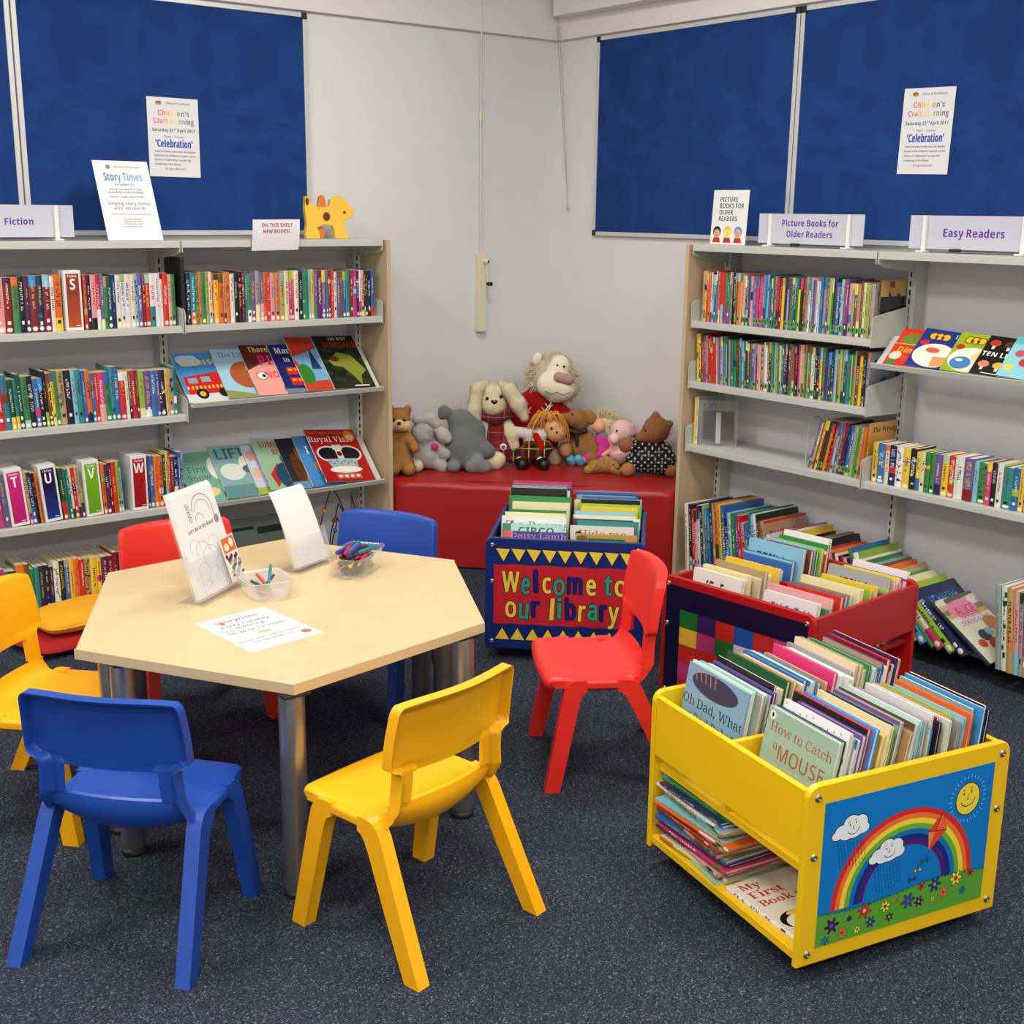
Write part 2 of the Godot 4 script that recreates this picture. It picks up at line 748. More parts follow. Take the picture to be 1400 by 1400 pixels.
func build_room() -> void:
	var b := MB.new()
	b.box(Vector3((X0 + 0.2) * 0.5, -0.05, (Z1 - 0.2) * 0.5), Vector3(-X0 + 0.6, 0.1, Z1 + 0.6))
	structure("floor", b, mats["carpet"], "dark blue-grey flecked carpet of the library")
	b = MB.new()
	b.box(Vector3((X0 + 0.2) * 0.5, CEIL + 0.05, (Z1 - 0.2) * 0.5), Vector3(-X0 + 0.6, 0.1, Z1 + 0.6))
	structure("ceiling", b, mats["ceiling"], "white ceiling above the children's corner")
	b = MB.new()
	b.box(Vector3((X0 + 0.1) * 0.5, CEIL * 0.5, -0.05), Vector3(-X0 + 0.3, CEIL, 0.1))
	structure("wall_back", b, mats["plaster"], "off-white plaster wall behind the paperback shelves")
	b = MB.new()
	b.box(Vector3(0.05, CEIL * 0.5, Z1 * 0.5), Vector3(0.1, CEIL, Z1))
	structure("wall_right", b, mats["plaster"], "off-white plaster wall behind the easy readers")
	b = MB.new()
	b.box(Vector3(X0 - 0.05, CEIL * 0.5, Z1 * 0.5), Vector3(0.1, CEIL, Z1))
	structure("wall_left", b, mats["plaster"], "off-white plaster wall at the far side of the room")
	b = MB.new()
	b.box(Vector3((X0 + 0.1) * 0.5, CEIL * 0.5, Z1 + 0.05), Vector3(-X0 + 0.3, CEIL, 0.1))
	structure("wall_front", b, mats["plaster"], "off-white plaster wall opposite the paperback shelves")
	# the thicker wall band above the boards and the boxed-in sill on the right wall
	b = MB.new()
	b.box(Vector3(X0 * 0.5, (2.335 + CEIL) * 0.5, 0.011), Vector3(-X0, CEIL - 2.335, 0.022), Basis.IDENTITY, 0.003)
	structure("trim_1", b, mats["trim_paint"], "white raised band along the top of the back wall")
	b = MB.new()
	b.box(Vector3(-0.011, (2.335 + CEIL) * 0.5, Z1 * 0.5 + 0.011), Vector3(0.022, CEIL - 2.335, Z1 - 0.022), Basis.IDENTITY, 0.003)
	structure("trim_2", b, mats["trim_paint"], "white raised band along the top of the right wall")
	b = MB.new()
	b.box(Vector3(-0.055, (2.432 + CEIL) * 0.5, Z1 * 0.5 + 0.03), Vector3(0.066, CEIL - 2.432, Z1 - 0.06), Basis.IDENTITY, 0.004)
	structure("trim_3", b, mats["trim_paint"], "white boxed-in sill above the boards of the right wall")

# ---------------------------------------------------------------- notice boards
func build_boards() -> void:
	var y0 := 1.438
	var y1 := 2.328
	for a in [[-3.755, -2.557], [-2.552, -1.364]]:
		board(Transform3D(Basis.IDENTITY, Vector3((a[0] + a[1]) * 0.5, y0, 0.0)), a[1] - a[0], y1 - y0, "blue felt notice board on the back wall, " + ("behind the Story Times leaflet" if a[1] > -2.0 else "behind the Fiction sign"))
	for a in [[0.296, 1.476], [1.480, 2.672], [2.676, 3.86]]:
		var w := "behind the older readers sign"
		if a[0] > 1.0:
			w = "carrying the craft poster"
		if a[0] > 2.0:
			w = "past the easy readers sign"
		board(Transform3D(Basis(Vector3.UP, -PI / 2), Vector3(0.0, y0, (a[0] + a[1]) * 0.5)), a[1] - a[0], y1 - y0, "blue felt notice board on the right wall, " + w)

func board(xf: Transform3D, w: float, h: float, label: String) -> void:
	var t := thing("notice_board", label, "notice board", Vector3.ZERO, 0.0, "blue notice boards")
	t.transform = xf
	var b := MB.new()
	b.box(Vector3(0, h * 0.5, 0.007), Vector3(w - 0.02, h - 0.02, 0.012))
	part("felt_panel", b, mats["felt"], t)
	var f := 0.019
	for s in [0, 1]:
		b = MB.new()
		b.box(Vector3(0, f * 0.5 + s * (h - f), 0.0095), Vector3(w, f, 0.017), Basis.IDENTITY, 0.002)
		part("frame_rail", b, mats["aluminium"], t)
		b = MB.new()
		b.box(Vector3((s * 2 - 1) * (w - f) * 0.5, h * 0.5, 0.0095), Vector3(f, h - 2 * f, 0.017), Basis.IDENTITY, 0.002)
		part("frame_rail", b, mats["aluminium"], t)
	for sx in [-1, 1]:
		for sy in [0, 1]:
			b = MB.new()
			b.box(Vector3(sx * (w - 0.026) * 0.5, 0.013 + sy * (h - 0.026), 0.0105), Vector3(0.027, 0.027, 0.020), Basis.IDENTITY, 0.003)
			part("corner_cap", b, mats["black_plastic"], t)

# ---------------------------------------------------------------- shelving
# local frame of a run: x along the wall (to the right as one faces it), y up, z out of the wall
func build_shelving() -> void:
	var ta := thing("shelving_unit", "grey metal shelving with an oak end panel, full of paperbacks, on the back wall", "shelving", Vector3.ZERO)
	shelf_run(ta, [-2.975, -2.078, -1.181], 1.0, [[1.105, 0.762, 0.405, 0.055], [1.105, 0.055]], [[], [0.792, 0.385]], 0.17)
	var tb := thing("shelving_unit", "grey metal shelving on the right wall, full of slim readers and hardbacks", "shelving", Vector3.ZERO)
	tb.transform = Transform3D(Basis(Vector3.UP, -PI / 2), Vector3.ZERO)
	# facing this wall, right is +z
	shelf_run(tb, [1.224, 2.118, 3.016], -1.0, [[1.116, 0.867, 0.600, 0.070], [0.600, 0.070]], [[], [1.022]], 0.105)

func shelf_run(t: Node3D, ups: Array, end_side: float, flat: Array, sloped: Array, run: float) -> void:
	var mt: Material = mats["shelf_metal"]
	var D := 0.272
	# uprights with slots
	for i in ups.size():
		var u: float = ups[i]
		var b := MB.new()
		b.box(Vector3(u, 0.71, 0.045), Vector3(0.036, 1.42, 0.07), Basis.IDENTITY, 0.003)
		b.box(Vector3(u, 0.02, 0.15), Vector3(0.03, 0.04, 0.25), Basis.IDENTITY, 0.003)
		var o := part("upright", b, mt, t)
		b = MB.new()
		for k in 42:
			b.box(Vector3(u - 0.003, 0.06 + k * 0.032, 0.0801), Vector3(0.0065, 0.019, 0.0008))  # black boxes stand in for the shade inside the punched holes
		var sl := part("shaded_slots", b, mats["slot_shade"], o)
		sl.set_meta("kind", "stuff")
	# oak end panel
	var e: float = ups[ups.size() - 1] + 0.0 if end_side > 0.0 else ups[0]
	var b2 := MB.new()
	b2.box(Vector3(e + end_side * 0.021, 0.712, 0.155), Vector3(0.019, 1.424, 0.292), Basis.IDENTITY, 0.0015)
	part("end_panel", b2, mats["oak"], t)
	for bay in ups.size() - 1:
		var x0: float = ups[bay] + 0.002
		var x1: float = ups[bay + 1] - 0.002
		# added sheet over the bare wall, its bluish shade put into the colour
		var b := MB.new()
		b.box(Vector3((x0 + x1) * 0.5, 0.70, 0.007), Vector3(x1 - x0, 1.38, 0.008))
		part("shaded_wall_sheet", b, mats["shaded_wall_sheet"], t)
		# canopy on top
		b = MB.new()
		b.box(Vector3((x0 + x1) * 0.5, 1.4185, 0.02 + D * 0.5), Vector3(x1 - x0, 0.012, D), Basis.IDENTITY, 0.002)
		b.box(Vector3((x0 + x1) * 0.5, 1.4105, 0.018 + D), Vector3(x1 - x0, 0.026, 0.010), Basis.IDENTITY, 0.002)
		part("canopy", b, mt, t)
		for s in [0, 1]:
			b = MB.new()
			var ex: float = (x0 + 0.003) if s == 0 else (x1 - 0.003)
			b.prism(PackedVector2Array([Vector2(0.03, 1.412), Vector2(D + 0.022, 1.423), Vector2(D + 0.022, 1.382), Vector2(D - 0.02, 1.368), Vector2(0.03, 1.345)]), -0.0015, 0.0015, Transform3D(Basis(Vector3(0, 0, 1), Vector3(0, 1, 0), Vector3(-1, 0, 0)), Vector3(ex, 0, 0)))
			part("canopy_bracket", b, mt, t)
		for y in flat[bay]:
			shelf(t, x0, x1, y, D - (0.075 if y < 0.1 and end_side < 0.0 else 0.0), end_side < 0.0)
		for y in sloped[bay]:
			sloped_shelf(t, x0, x1, y, run)
		# kick plate
		b = MB.new()
		b.box(Vector3((x0 + x1) * 0.5, 0.022, 0.06), Vector3(x1 - x0, 0.04, 0.01))
		part("kick_plate", b, mt, t)

func shelf(t: Node3D, x0: float, x1: float, y: float, D: float, tall_ends: bool) -> void:
	var mt: Material = mats["shelf_metal"]
	var b := MB.new()
	var z1 := 0.012 + D
	b.box(Vector3((x0 + x1) * 0.5, y - 0.004, (0.03 + z1) * 0.5), Vector3(x1 - x0 - 0.006, 0.008, z1 - 0.03), Basis.IDENTITY, 0.002)
	b.box(Vector3((x0 + x1) * 0.5, y - 0.0145, z1 - 0.004), Vector3(x1 - x0 - 0.006, 0.026, 0.009), Basis.IDENTITY, 0.003)
	b.box(Vector3((x0 + x1) * 0.5, y - 0.020, z1 - 0.0175), Vector3(x1 - x0 - 0.006, 0.008, 0.02), Basis.IDENTITY, 0.002)
	var o := part("shelf", b, mt, t)
	for s in [0, 1]:
		b = MB.new()
		var ex: float = (x0 + 0.0022) if s == 0 else (x1 - 0.0022)
		var hgt := 0.115 if tall_ends else 0.092
		var prof := PackedVector2Array([Vector2(0.05, y - 0.035), Vector2(z1 + 0.004, y - 0.03), Vector2(z1 + 0.004, y + hgt * 0.62), Vector2(z1 - 0.015, y + hgt * 0.72), Vector2(0.05, y + hgt)])
		b.prism(prof, -0.0015, 0.0015, Transform3D(Basis(Vector3(0, 0, 1), Vector3(0, 1, 0), Vector3(-1, 0, 0)), Vector3(ex, 0, 0)))
		part("shelf_end", b, mt, o)

func sloped_shelf(t: Node3D, x0: float, x1: float, y: float, run: float) -> void:
	# a plate falling to the front at 45 degrees, with an upturned lip that holds the books
	var b := MB.new()
	var xf := Transform3D(Basis(Vector3(0, 0, 1), Vector3(0, 1, 0), Vector3(-1, 0, 0)), Vector3((x0 + x1) * 0.5, 0, 0))
	var w := (x1 - x0) * 0.5 - 0.012
	b.prism(PackedVector2Array([Vector2(0.282, y), Vector2(0.282 - run, y + run), Vector2(0.278 - run, y + run - 0.004), Vector2(0.279, y - 0.006), Vector2(0.300, y - 0.004), Vector2(0.306, y + 0.014), Vector2(0.303, y + 0.016), Vector2(0.297, y + 0.001)]), -w, w, xf)
	var o := part("display_shelf", b, mats["shelf_metal"], t)
	for s in [-1, 1]:
		b = MB.new()
		b.prism(PackedVector2Array([Vector2(0.05, y + run - 0.03), Vector2(0.05, y - 0.03), Vector2(0.10, y - 0.03), Vector2(0.27, y - 0.008), Vector2(0.27, y + 0.002), Vector2(0.08, y + run - 0.016)]), -0.0015, 0.0015, Transform3D(xf.basis, Vector3((x0 + x1) * 0.5 + s * (w + 0.003), 0, 0)))
		part("shelf_end", b, mats["shelf_metal"], o)

# ---------------------------------------------------------------- corner bench
func build_bench() -> void:
	var t := thing("corner_bench", "red vinyl corner bench on which the soft toys sit", "bench", Vector3.ZERO)
	var outline := PackedVector2Array([Vector2(-0.025, -0.025), Vector2(-1.14, -0.025), Vector2(-1.14, -0.335), Vector2(-0.315, -1.185), Vector2(-0.025, -1.185)])
	# outline is x,-z; it is pulled along y
	var xf := Transform3D(Basis(Vector3(1, 0, 0), Vector3(0, 0, -1), Vector3(0, 1, 0)), Vector3.ZERO)
	var b := MB.new()
	var plinth := PackedVector2Array()
	for p in outline:
		plinth.append(p.lerp(Vector2(-0.5, -0.5), 0.03))
	b.prism(plinth, 0.0, 0.02, xf)
	part("plinth", b, mats["black_plastic"], t)
	# padded top: rings that round over the rim and swell a little in the middle
	b = MB.new()
	var dense := PackedVector2Array()
	var m := outline.size()
	for i in m:
		var a := outline[i]
		var c := outline[(i + 1) % m]
		var k := maxi(4, int(a.distance_to(c) / 0.035))
		for j in k:
			dense.append(a.lerp(c, float(j) / k))
	var cen := Vector2(-0.50, -0.50)
	var rows := []
	for q in [[0.0, 0.012], [0.0, 0.10], [0.0, 0.22], [0.0, 0.362], [0.004, 0.374], [0.012, 0.383], [0.024, 0.388], [0.06, 0.389], [0.14, 0.391], [0.30, 0.394], [0.6, 0.397], [0.9, 0.398]]:
		var row := []
		for i in dense.size():
			var p := dense[i]
			var d := (cen - p)
			var inset: float = q[0]
			var pp: Vector2 = p + d * (inset if inset > 0.1 else 0.0)
			if inset <= 0.1:
				pp = p + d.normalized() * inset * 1.2
			var wob := 0.0015 * sin(i * 0.9) * (1.0 if q[1] > 0.36 and inset < 0.1 else 0.0)
			row.append(Vector3(pp.x, q[1] + wob, -pp.y))
		rows.append(row)
	b.grid(rows, true, false, false)
	# outward
	if b.n[b.n.size() - 1].y < 0.0:
		b = MB.new()
		b.grid(rows, true, false, true)
	b.fan(rows[rows.size() - 1], Vector3.UP)
	part("seat_cushion", b, mats["vinyl"], t)

# ---------------------------------------------------------------- tables
func build_tables() -> void:
	var h := 0.53
	# two trapezoid tables pushed together along their long sides
	trapezoid_table([Vector2(-3.136, 2.011), Vector2(-2.827, 2.520), Vector2(-2.234, 2.4275), Vector2(-1.964, 1.911)], h, [Vector2(-3.046, 2.075), Vector2(-2.817, 2.486), Vector2(-2.285, 2.400), Vector2(-2.055, 1.985)], "maple trapezoid table carrying the Storytime notice")
	trapezoid_table([Vector2(-1.960, 1.9095), Vector2(-2.262, 1.396), Vector2(-2.842, 1.440), Vector2(-3.131, 2.0095)], h, [Vector2(-2.052, 1.865), Vector2(-2.310, 1.530), Vector2(-2.820, 1.545), Vector2(-3.030, 1.948)], "maple trapezoid table carrying the leaflet holders and pen tubs")

func trapezoid_table(c: Array, h: float, legs: Array, label: String) -> void:
	var mid := Vector2.ZERO
	for p in c:
		mid += p / 4.0
	var t := thing("trapezoid_table", label, "table", Vector3(mid.x, 0, mid.y))
	var pl := PackedVector2Array()
	for p in c:
		pl.append(Vector2(p.x - mid.x, -(p.y - mid.y)))
	var xf := Transform3D(Basis(Vector3(1, 0, 0), Vector3(0, 0, -1), Vector3(0, 1, 0)), Vector3.ZERO)
	var b := MB.new()
	b.prism(pl, h - 0.0265, h, xf, 0.0012)
	part("table_top", b, mats["maple"], t)
	for p in legs:
		var q := Vector3(p.x - mid.x, 0, p.y - mid.y)
		b = MB.new()
		b.lathe(q, [Vector2(0.0, 0.018), Vector2(0.0285, 0.018), Vector2(0.03, 0.022), Vector2(0.03, 0.26), Vector2(0.03, h - 0.034), Vector2(0.0, h - 0.034)], 28)
		var leg := part("leg", b, mats["steel_leg"], t)
		b = MB.new()
		b.lathe(q, [Vector2(0.0, 0.0), Vector2(0.028, 0.0), Vector2(0.031, 0.004), Vector2(0.031, 0.02), Vector2(0.0, 0.02)], 20)
		part("foot", b, mats["black_plastic"], leg)
		b = MB.new()
		b.box(q + Vector3(0, h - 0.0305, 0), Vector3(0.066, 0.007, 0.066), Basis.IDENTITY, 0.002)
		part("mounting_plate", b, mats["black_plastic"], leg)

# ---------------------------------------------------------------- chairs
func back_half_width(y: float) -> float:
	# outline of the chair's back, seen from the front
	var pts := [[0.30, 0.160], [0.335, 0.160], [0.36, 0.157], [0.40, 0.153], [0.428, 0.153], [0.436, 0.162], [0.441, 0.176], [0.448, 0.1815], [0.47, 0.182], [0.53, 0.179], [0.575, 0.1755], [0.586, 0.171], [0.5915, 0.164]]
	for i in pts.size() - 1:
		if y <= pts[i + 1][0]:
			return lerpf(pts[i][1], pts[i + 1][1], clampf((y - pts[i][0]) / (pts[i + 1][0] - pts[i][0]), 0, 1))
	return pts[pts.size() - 1][1]

func chair_meshes() -> Dictionary:
	var out := {}
	# seat: a dished sheet with a rounded front lip, sweeping up into the back
	var prof := [Vector2(0.174, 0.270), Vector2(0.187, 0.277), Vector2(0.196, 0.289), Vector2(0.1975, 0.303), Vector2(0.192, 0.314), Vector2(0.179, 0.3205), Vector2(0.15, 0.3225), Vector2(0.10, 0.3195), Vector2(0.05, 0.3150), Vector2(0.01, 0.3125), Vector2(-0.022, 0.3135), Vector2(-0.046, 0.3185), Vector2(-0.065, 0.3275), Vector2(-0.0785, 0.340), Vector2(-0.0865, 0.354)]
	var hw := [0.150, 0.160, 0.166, 0.169, 0.171, 0.1725, 0.174, 0.173, 0.171, 0.169, 0.1665, 0.164, 0.162, 0.160, 0.158]
	var us := [-1.0, -0.985, -0.955, -0.9, -0.75, -0.55, -0.3, 0.0, 0.3, 0.55, 0.75, 0.9, 0.955, 0.985, 1.0]
	var rows := []
	var back := []
	for i in prof.size():
		var r1 := []
		var r2 := []
		var tn: Vector2 = (prof[mini(i + 1, prof.size() - 1)] - prof[maxi(i - 1, 0)]).normalized()
		# outward of the sheet: up on the seat, forward on the lip and on the back
		var nn := Vector2(tn.y, -tn.x)
		for u in us:
			var x: float = u * hw[i]
			var a := absf(u)
			var drop := 0.0
			if a > 0.9:
				drop = pow((a - 0.9) / 0.1, 2.0) * 0.009
			var dish := 0.006 * (1.0 - a * a) * clampf((prof.size() - 1 - i) / 4.0, 0, 1) * (1.0 if i > 5 else 0.0)
			var z: float = prof[i].x
			var y: float = prof[i].y - dish
			# the front edge bows out in the middle, the back edge wraps forward at the sides
			var bow := 0.010 * (1.0 - a * a) * clampf((6.0 - i) / 3.0, 0, 1)
			var wrap := 0.022 * a * a * clampf((i - 9.0) / 5.0, 0, 1)
			var p := Vector3(x, y, z + wrap + bow) - Vector3(0, nn.y, nn.x) * drop
			r1.append(p)
			var th := 0.007
			if a > 0.94:
				th = 0.022
			r2.append(p - Vector3(0, nn.y, nn.x) * th)
		rows.append(r1)
		back.append(r2)
	var b := MB.new()
	b.slab(rows, back, func(_i, _j): return true)
	# skirt under the rear of the seat: from the lower edge of the grip slot down to the seat's underside
	rows = []
	back = []
	for i in 7:
		var v := i / 6.0
		var r1 := []
		var r2 := []
		for j in 25:
			var u := lerpf(-1.0, 1.0, j / 24.0)
			var a := absf(u)
			var y := 0.3525 - v * (0.058 + 0.020 * (1.0 - a * a)) - 0.004 * (1.0 - a * a)
			var z := -0.0925 + 0.022 * a * a - 0.006 * sin(v * PI) + 0.030 * v * v
			r1.append(Vector3(u * (0.160 - 0.004 * v), y, z))
			r2.append(Vector3(u * (0.158 - 0.004 * v), y + 0.001, z + 0.007))
		rows.append(r1)
		back.append(r2)
	b.slab(rows, back, func(_i, _j): return true)
	out["seat"] = b.mesh()
	# back: a curved panel on two stiles, a grip slot between the panel and the seat
	var ys := [0.315, 0.335, 0.348, 0.353, 0.357, 0.37, 0.39, 0.408, 0.414, 0.419, 0.428, 0.436, 0.441, 0.448, 0.458, 0.485, 0.51, 0.535, 0.555, 0.567, 0.576, 0.5825, 0.5865, 0.5915]
	var xs := [-1.0, -0.985, -0.968, -0.95, -0.90, -0.84, -0.78, -0.73, -0.71, -0.68, -0.60, -0.40, -0.2]
	var full := xs.duplicate()
	full.append(0.0)
	for i in range(xs.size() - 1, -1, -1):
		full.append(-xs[i])
	rows = []
	back = []
	var n := full.size()
	for i in ys.size():
		var y: float = ys[i]
		var s := clampf((y - 0.345) / 0.245, 0, 1)
		var zc := -0.087 - 0.012 * s - 0.024 * s * s
		if y < 0.345:
			zc += (0.345 - y) * 0.75
		var w := back_half_width(y)
		var r1 := []
		var r2 := []
		for j in n:
			var u: float = full[j]
			var a := absf(u)
			var x := u * w
			var z := zc + (0.022 + 0.008 * s) * a * a
			var edge := 0.0
			if a > 0.95:
				edge = pow((a - 0.95) / 0.05, 2.0) * 0.004
			if y > 0.58:
				edge = maxf(edge, pow((y - 0.58) / 0.0115, 2.0) * 0.004)
			var yy := y
			if y > 0.5:
				yy = y - 0.007 * a * a * a * a * clampf((y - 0.5) / 0.09, 0, 1)
			var p := Vector3(x, yy, z - edge)
			r1.append(p)
			# hollow behind, with a deep rim turned backwards along the top and the sides
			var th := 0.006
			if a > 0.966 or y > 0.582:
				th = 0.027
			if y < 0.446 and a > 0.94:
				th = 0.032
			elif y < 0.43 and a > 0.66:
				th = 0.012
			r2.append(p - Vector3(0, 0.0, th))
		rows.append(r1)
		back.append(r2)
	b = MB.new()
	b.slab(rows, back, func(i, j): return not (ys[i] >= 0.3525 and ys[i + 1] <= 0.4195 and absf(full[j]) < 0.725 and absf(full[j + 1]) < 0.725) and not (ys[i + 1] <= 0.353 and absf(full[j]) < 0.86 and absf(full[j + 1]) < 0.86))
	out["backrest"] = b.mesh()
	# side frames: flat-sided legs with rounded edges that splay out, joined by a rail under the seat's edge
	var front := PackedVector2Array([Vector2(0.157, 0.0), Vector2(0.1985, 0.0), Vector2(0.172, 0.150), Vector2(0.152, 0.262), Vector2(0.146, 0.288), Vector2(0.138, 0.303), Vector2(0.127, 0.312), Vector2(0.113, 0.3155), Vector2(0.085, 0.3155), Vector2(0.085, 0.2835), Vector2(0.094, 0.279), Vector2(0.101, 0.268), Vector2(0.106, 0.250), Vector2(0.130, 0.130)])
	var rear := PackedVector2Array([Vector2(-0.1585, 0.0), Vector2(-0.200, 0.0), Vector2(-0.140, 0.130), Vector2(-0.083, 0.255), Vector2(-0.070, 0.284), Vector2(-0.058, 0.302), Vector2(-0.044, 0.312), Vector2(-0.028, 0.3155), Vector2(0.0, 0.3155), Vector2(0.0, 0.2835), Vector2(-0.012, 0.279), Vector2(-0.024, 0.266), Vector2(-0.038, 0.242), Vector2(-0.096, 0.122)])
	var rail := PackedVector2Array([Vector2(-0.026, 0.2845), Vector2(-0.026, 0.3145), Vector2(0.111, 0.3145), Vector2(0.111, 0.2845)])
	for sx in [-1.0, 1.0]:
		var side := "l" if sx < 0.0 else "r"
		for q in [["leg_front_", front], ["leg_rear_", rear], ["rail_", rail]]:
			b = MB.new()
			# outline z,y pulled along x, then splayed
			var xf := Transform3D(Basis(Vector3(0, 0, 1), Vector3(0, 1, 0), Vector3(-1, 0, 0)), Vector3.ZERO)
			var half := 0.0155 if q[0] == "rail_" else 0.0165
			b.prism(q[1], -half, half, xf, 0.0105)
			for k in b.v.size():
				var p := b.v[k]
				b.v[k].x = p.x + sx * (0.1665 + (0.3155 - p.y) * 0.072)
			out[q[0] + side] = b.mesh()
	return out

func build_chairs() -> void:
	var me := chair_meshes()
	var list := [
		["chair_blue", Vector2(-3.157, 2.399), Vector2(0.751, -0.660), "blue plastic child's chair beside the yellow chairs, its back to the open floor"],
		["chair_yellow", Vector2(-2.641, 2.734), Vector2(-0.196, -0.980), "yellow plastic child's chair between the blue chair and the yellow book box"],
		["chair_red", Vector2(-1.754, 2.368), Vector2(-0.847, -0.532), "red plastic child's chair in front of the blue welcome book box"],
		["chair_yellow", Vector2(-3.137, 1.686), Vector2(0.69, 0.72), "yellow plastic child's chair at the table end by the lettered paperbacks"],
		["chair_red", Vector2(-2.552, 1.329), Vector2(-0.07, 0.997), "red plastic child's chair pushed in between the table and the paperback shelves"],
		["chair_blue", Vector2(-2.04, 1.563), Vector2(-0.90, 0.44), "blue plastic child's chair pushed in between the table and the red bench"]]
	for a in list:
		var f: Vector2 = a[2]
		var t := thing("child_chair", a[3], "chair", Vector3(a[1].x, 0, a[1].y), atan2(f.x, f.y), "moulded plastic chairs round the table")
		var m: Material = mats[a[0]]
		put("seat", me["seat"], m, t)
		put("backrest", me["backrest"], m, t)
		for k in ["leg_front_l", "leg_front_r", "leg_rear_l", "leg_rear_r"]:
			put("leg", me[k], m, t)
		put("side_rail", me["rail_l"], m, t)
		put("side_rail", me["rail_r"], m, t)

# ---------------------------------------------------------------- book boxes on castors
# local frame: x along the picture panel, y up, z out of the picture panel; the box lies behind it
func build_boxes() -> void:
	var y := book_box("box_yellow", Vector3(-2.178, 0, 3.425), -0.2045, 0.552, 0.575, "yellow wooden book box with a rainbow picture on its end", picture_rainbow())
	y.set_meta("group", "wooden book boxes on castors")
	var r := book_box("box_red", Vector3(-1.350, 0, 2.180), -1.505, 0.565, 0.555, "red wooden book box with a navy patchwork panel", picture_patchwork())
	r.set_meta("group", "wooden book boxes on castors")
	var b := book_box("box_blue", Vector3(-1.542, 0, 1.504), -0.778, 0.552, 0.54, "blue wooden book box that says Welcome to our library", picture_welcome())
	b.set_meta("group", "wooden book boxes on castors")

const BOX_TOP := 0.448
const BOX_FLOOR := 0.262
const BOX_SHELF := 0.078

func book_box(mk: String, at: Vector3, turn: float, w: float, l: float, label: String, pic: Texture2D) -> Node3D:
	var t := thing("book_box", label, "book box", at, turn)
	var m: Material = mats[mk]
	var y0 := 0.045
	var rr := 0.028
	var pl := PackedVector2Array([Vector2(0, y0), Vector2(w, y0)])
	for k in 7:
		var a := PI * 0.5 * k / 6.0
		pl.append(Vector2(w - rr + cos(a) * rr, BOX_TOP - rr + sin(a) * rr))
	for k in 7:
		var a := PI * 0.5 + PI * 0.5 * k / 6.0
		pl.append(Vector2(rr + cos(a) * rr, BOX_TOP - rr + sin(a) * rr))
	for s in [0, 1]:
		var b := MB.new()
		var z := -0.018 if s == 0 else -l
		b.prism(pl, z, z + 0.018, Transform3D.IDENTITY, 0.0025)
		var e := part("end_panel", b, m, t)
		if s == 0:
			b = MB.new()
			var q: float = {"box_yellow": 0.044, "box_red": 0.018, "box_blue": 0.03}[mk]
			var x0 := q
			var x1 := w - q
			var ya := y0 + minf(0.036, q * 0.9)
			var yb := BOX_TOP - maxf(0.026, q * 0.95)
			b.quad(Vector3(x0, ya, 0.0008), Vector3(x1, ya, 0.0008), Vector3(x1, yb, 0.0008), Vector3(x0, yb, 0.0008), Rect2(0, 0, 1, 1))
			b.uv0 = Vector2(0.01, 0.01)
			b.box(Vector3((x0 + x1) * 0.5, (ya + yb) * 0.5, 0.0003), Vector3(x1 - x0, yb - ya, 0.0009))
			part("picture_panel", b, printed("picture_" + mk, pic, 0.35), e)
		for bx in [0.024, w - 0.024]:
			for by in [0.072, 0.292, 0.422]:
				b = MB.new()
				var bb := Basis(Vector3(1, 0, 0), PI * 0.5) if s == 0 else Basis(Vector3(1, 0, 0), -PI * 0.5)
				b.lathe(Vector3(bx, by, 0.0 if s == 0 else -l), [Vector2(0.0085, 0.0), Vector2(0.008, 0.0025), Vector2(0.0045, 0.0045), Vector2(0.0028, 0.0045), Vector2(0.0025, 0.002), Vector2(0.0, 0.002)], 14, bb)
				part("bolt", b, mats["bolt"], e)
	var zi0 := -0.018
	var zi1 := -l + 0.018
	var zc := (zi0 + zi1) * 0.5
	var lz := zi0 - zi1
	for x in [0.009, w - 0.009]:
		var b := MB.new()
		b.box(Vector3(x, (0.287 + 0.437) * 0.5, zc), Vector3(0.016, 0.437 - 0.287, lz), Basis.IDENTITY, 0.003)
		part("side_panel", b, m, t)
	var b2 := MB.new()
	b2.box(Vector3(w * 0.5, BOX_FLOOR - 0.008, zc), Vector3(w - 0.036, 0.016, lz))
	part("compartment_floor", b2, m, t)
	b2 = MB.new()
	b2.box(Vector3(w * 0.5, BOX_SHELF - 0.011, zc), Vector3(w - 0.004, 0.022, lz), Basis.IDENTITY, 0.003)
	part("lower_shelf", b2, m, t)
	b2 = MB.new()
	b2.box(Vector3(w * 0.5, (BOX_SHELF + 0.246) * 0.5, zc), Vector3(0.016, 0.246 - BOX_SHELF, lz))
	part("centre_board", b2, m, t)
	b2 = MB.new()
	b2.box(Vector3(w * 0.5, (BOX_FLOOR + 0.428) * 0.5, zc), Vector3(w - 0.036, 0.428 - BOX_FLOOR, 0.014), Basis.IDENTITY, 0.002)
	part("divider", b2, m, t)
	b2 = MB.new()
	b2.box(Vector3(w * 0.5, (BOX_FLOOR + 0.385) * 0.5, zc), Vector3(0.014, 0.385 - BOX_FLOOR, lz), Basis.IDENTITY, 0.002)
	part("divider", b2, m, t)
	for x in [0.055, w - 0.055]:
		for z in [-0.06, -l + 0.06]:
			b2 = MB.new()
			b2.lathe(Vector3(x - 0.012, 0.021, z), [Vector2(0.0, 0.0), Vector2(0.018, 0.0), Vector2(0.021, 0.003), Vector2(0.021, 0.021), Vector2(0.018, 0.024), Vector2(0.0, 0.024)], 18, Basis(Vector3(0, 0, 1), -PI * 0.5))
			b2.box(Vector3(x, 0.0475, z), Vector3(0.04, 0.017, 0.05), Basis.IDENTITY, 0.002)
			part("castor", b2, mats["black_plastic"], t)
	return t

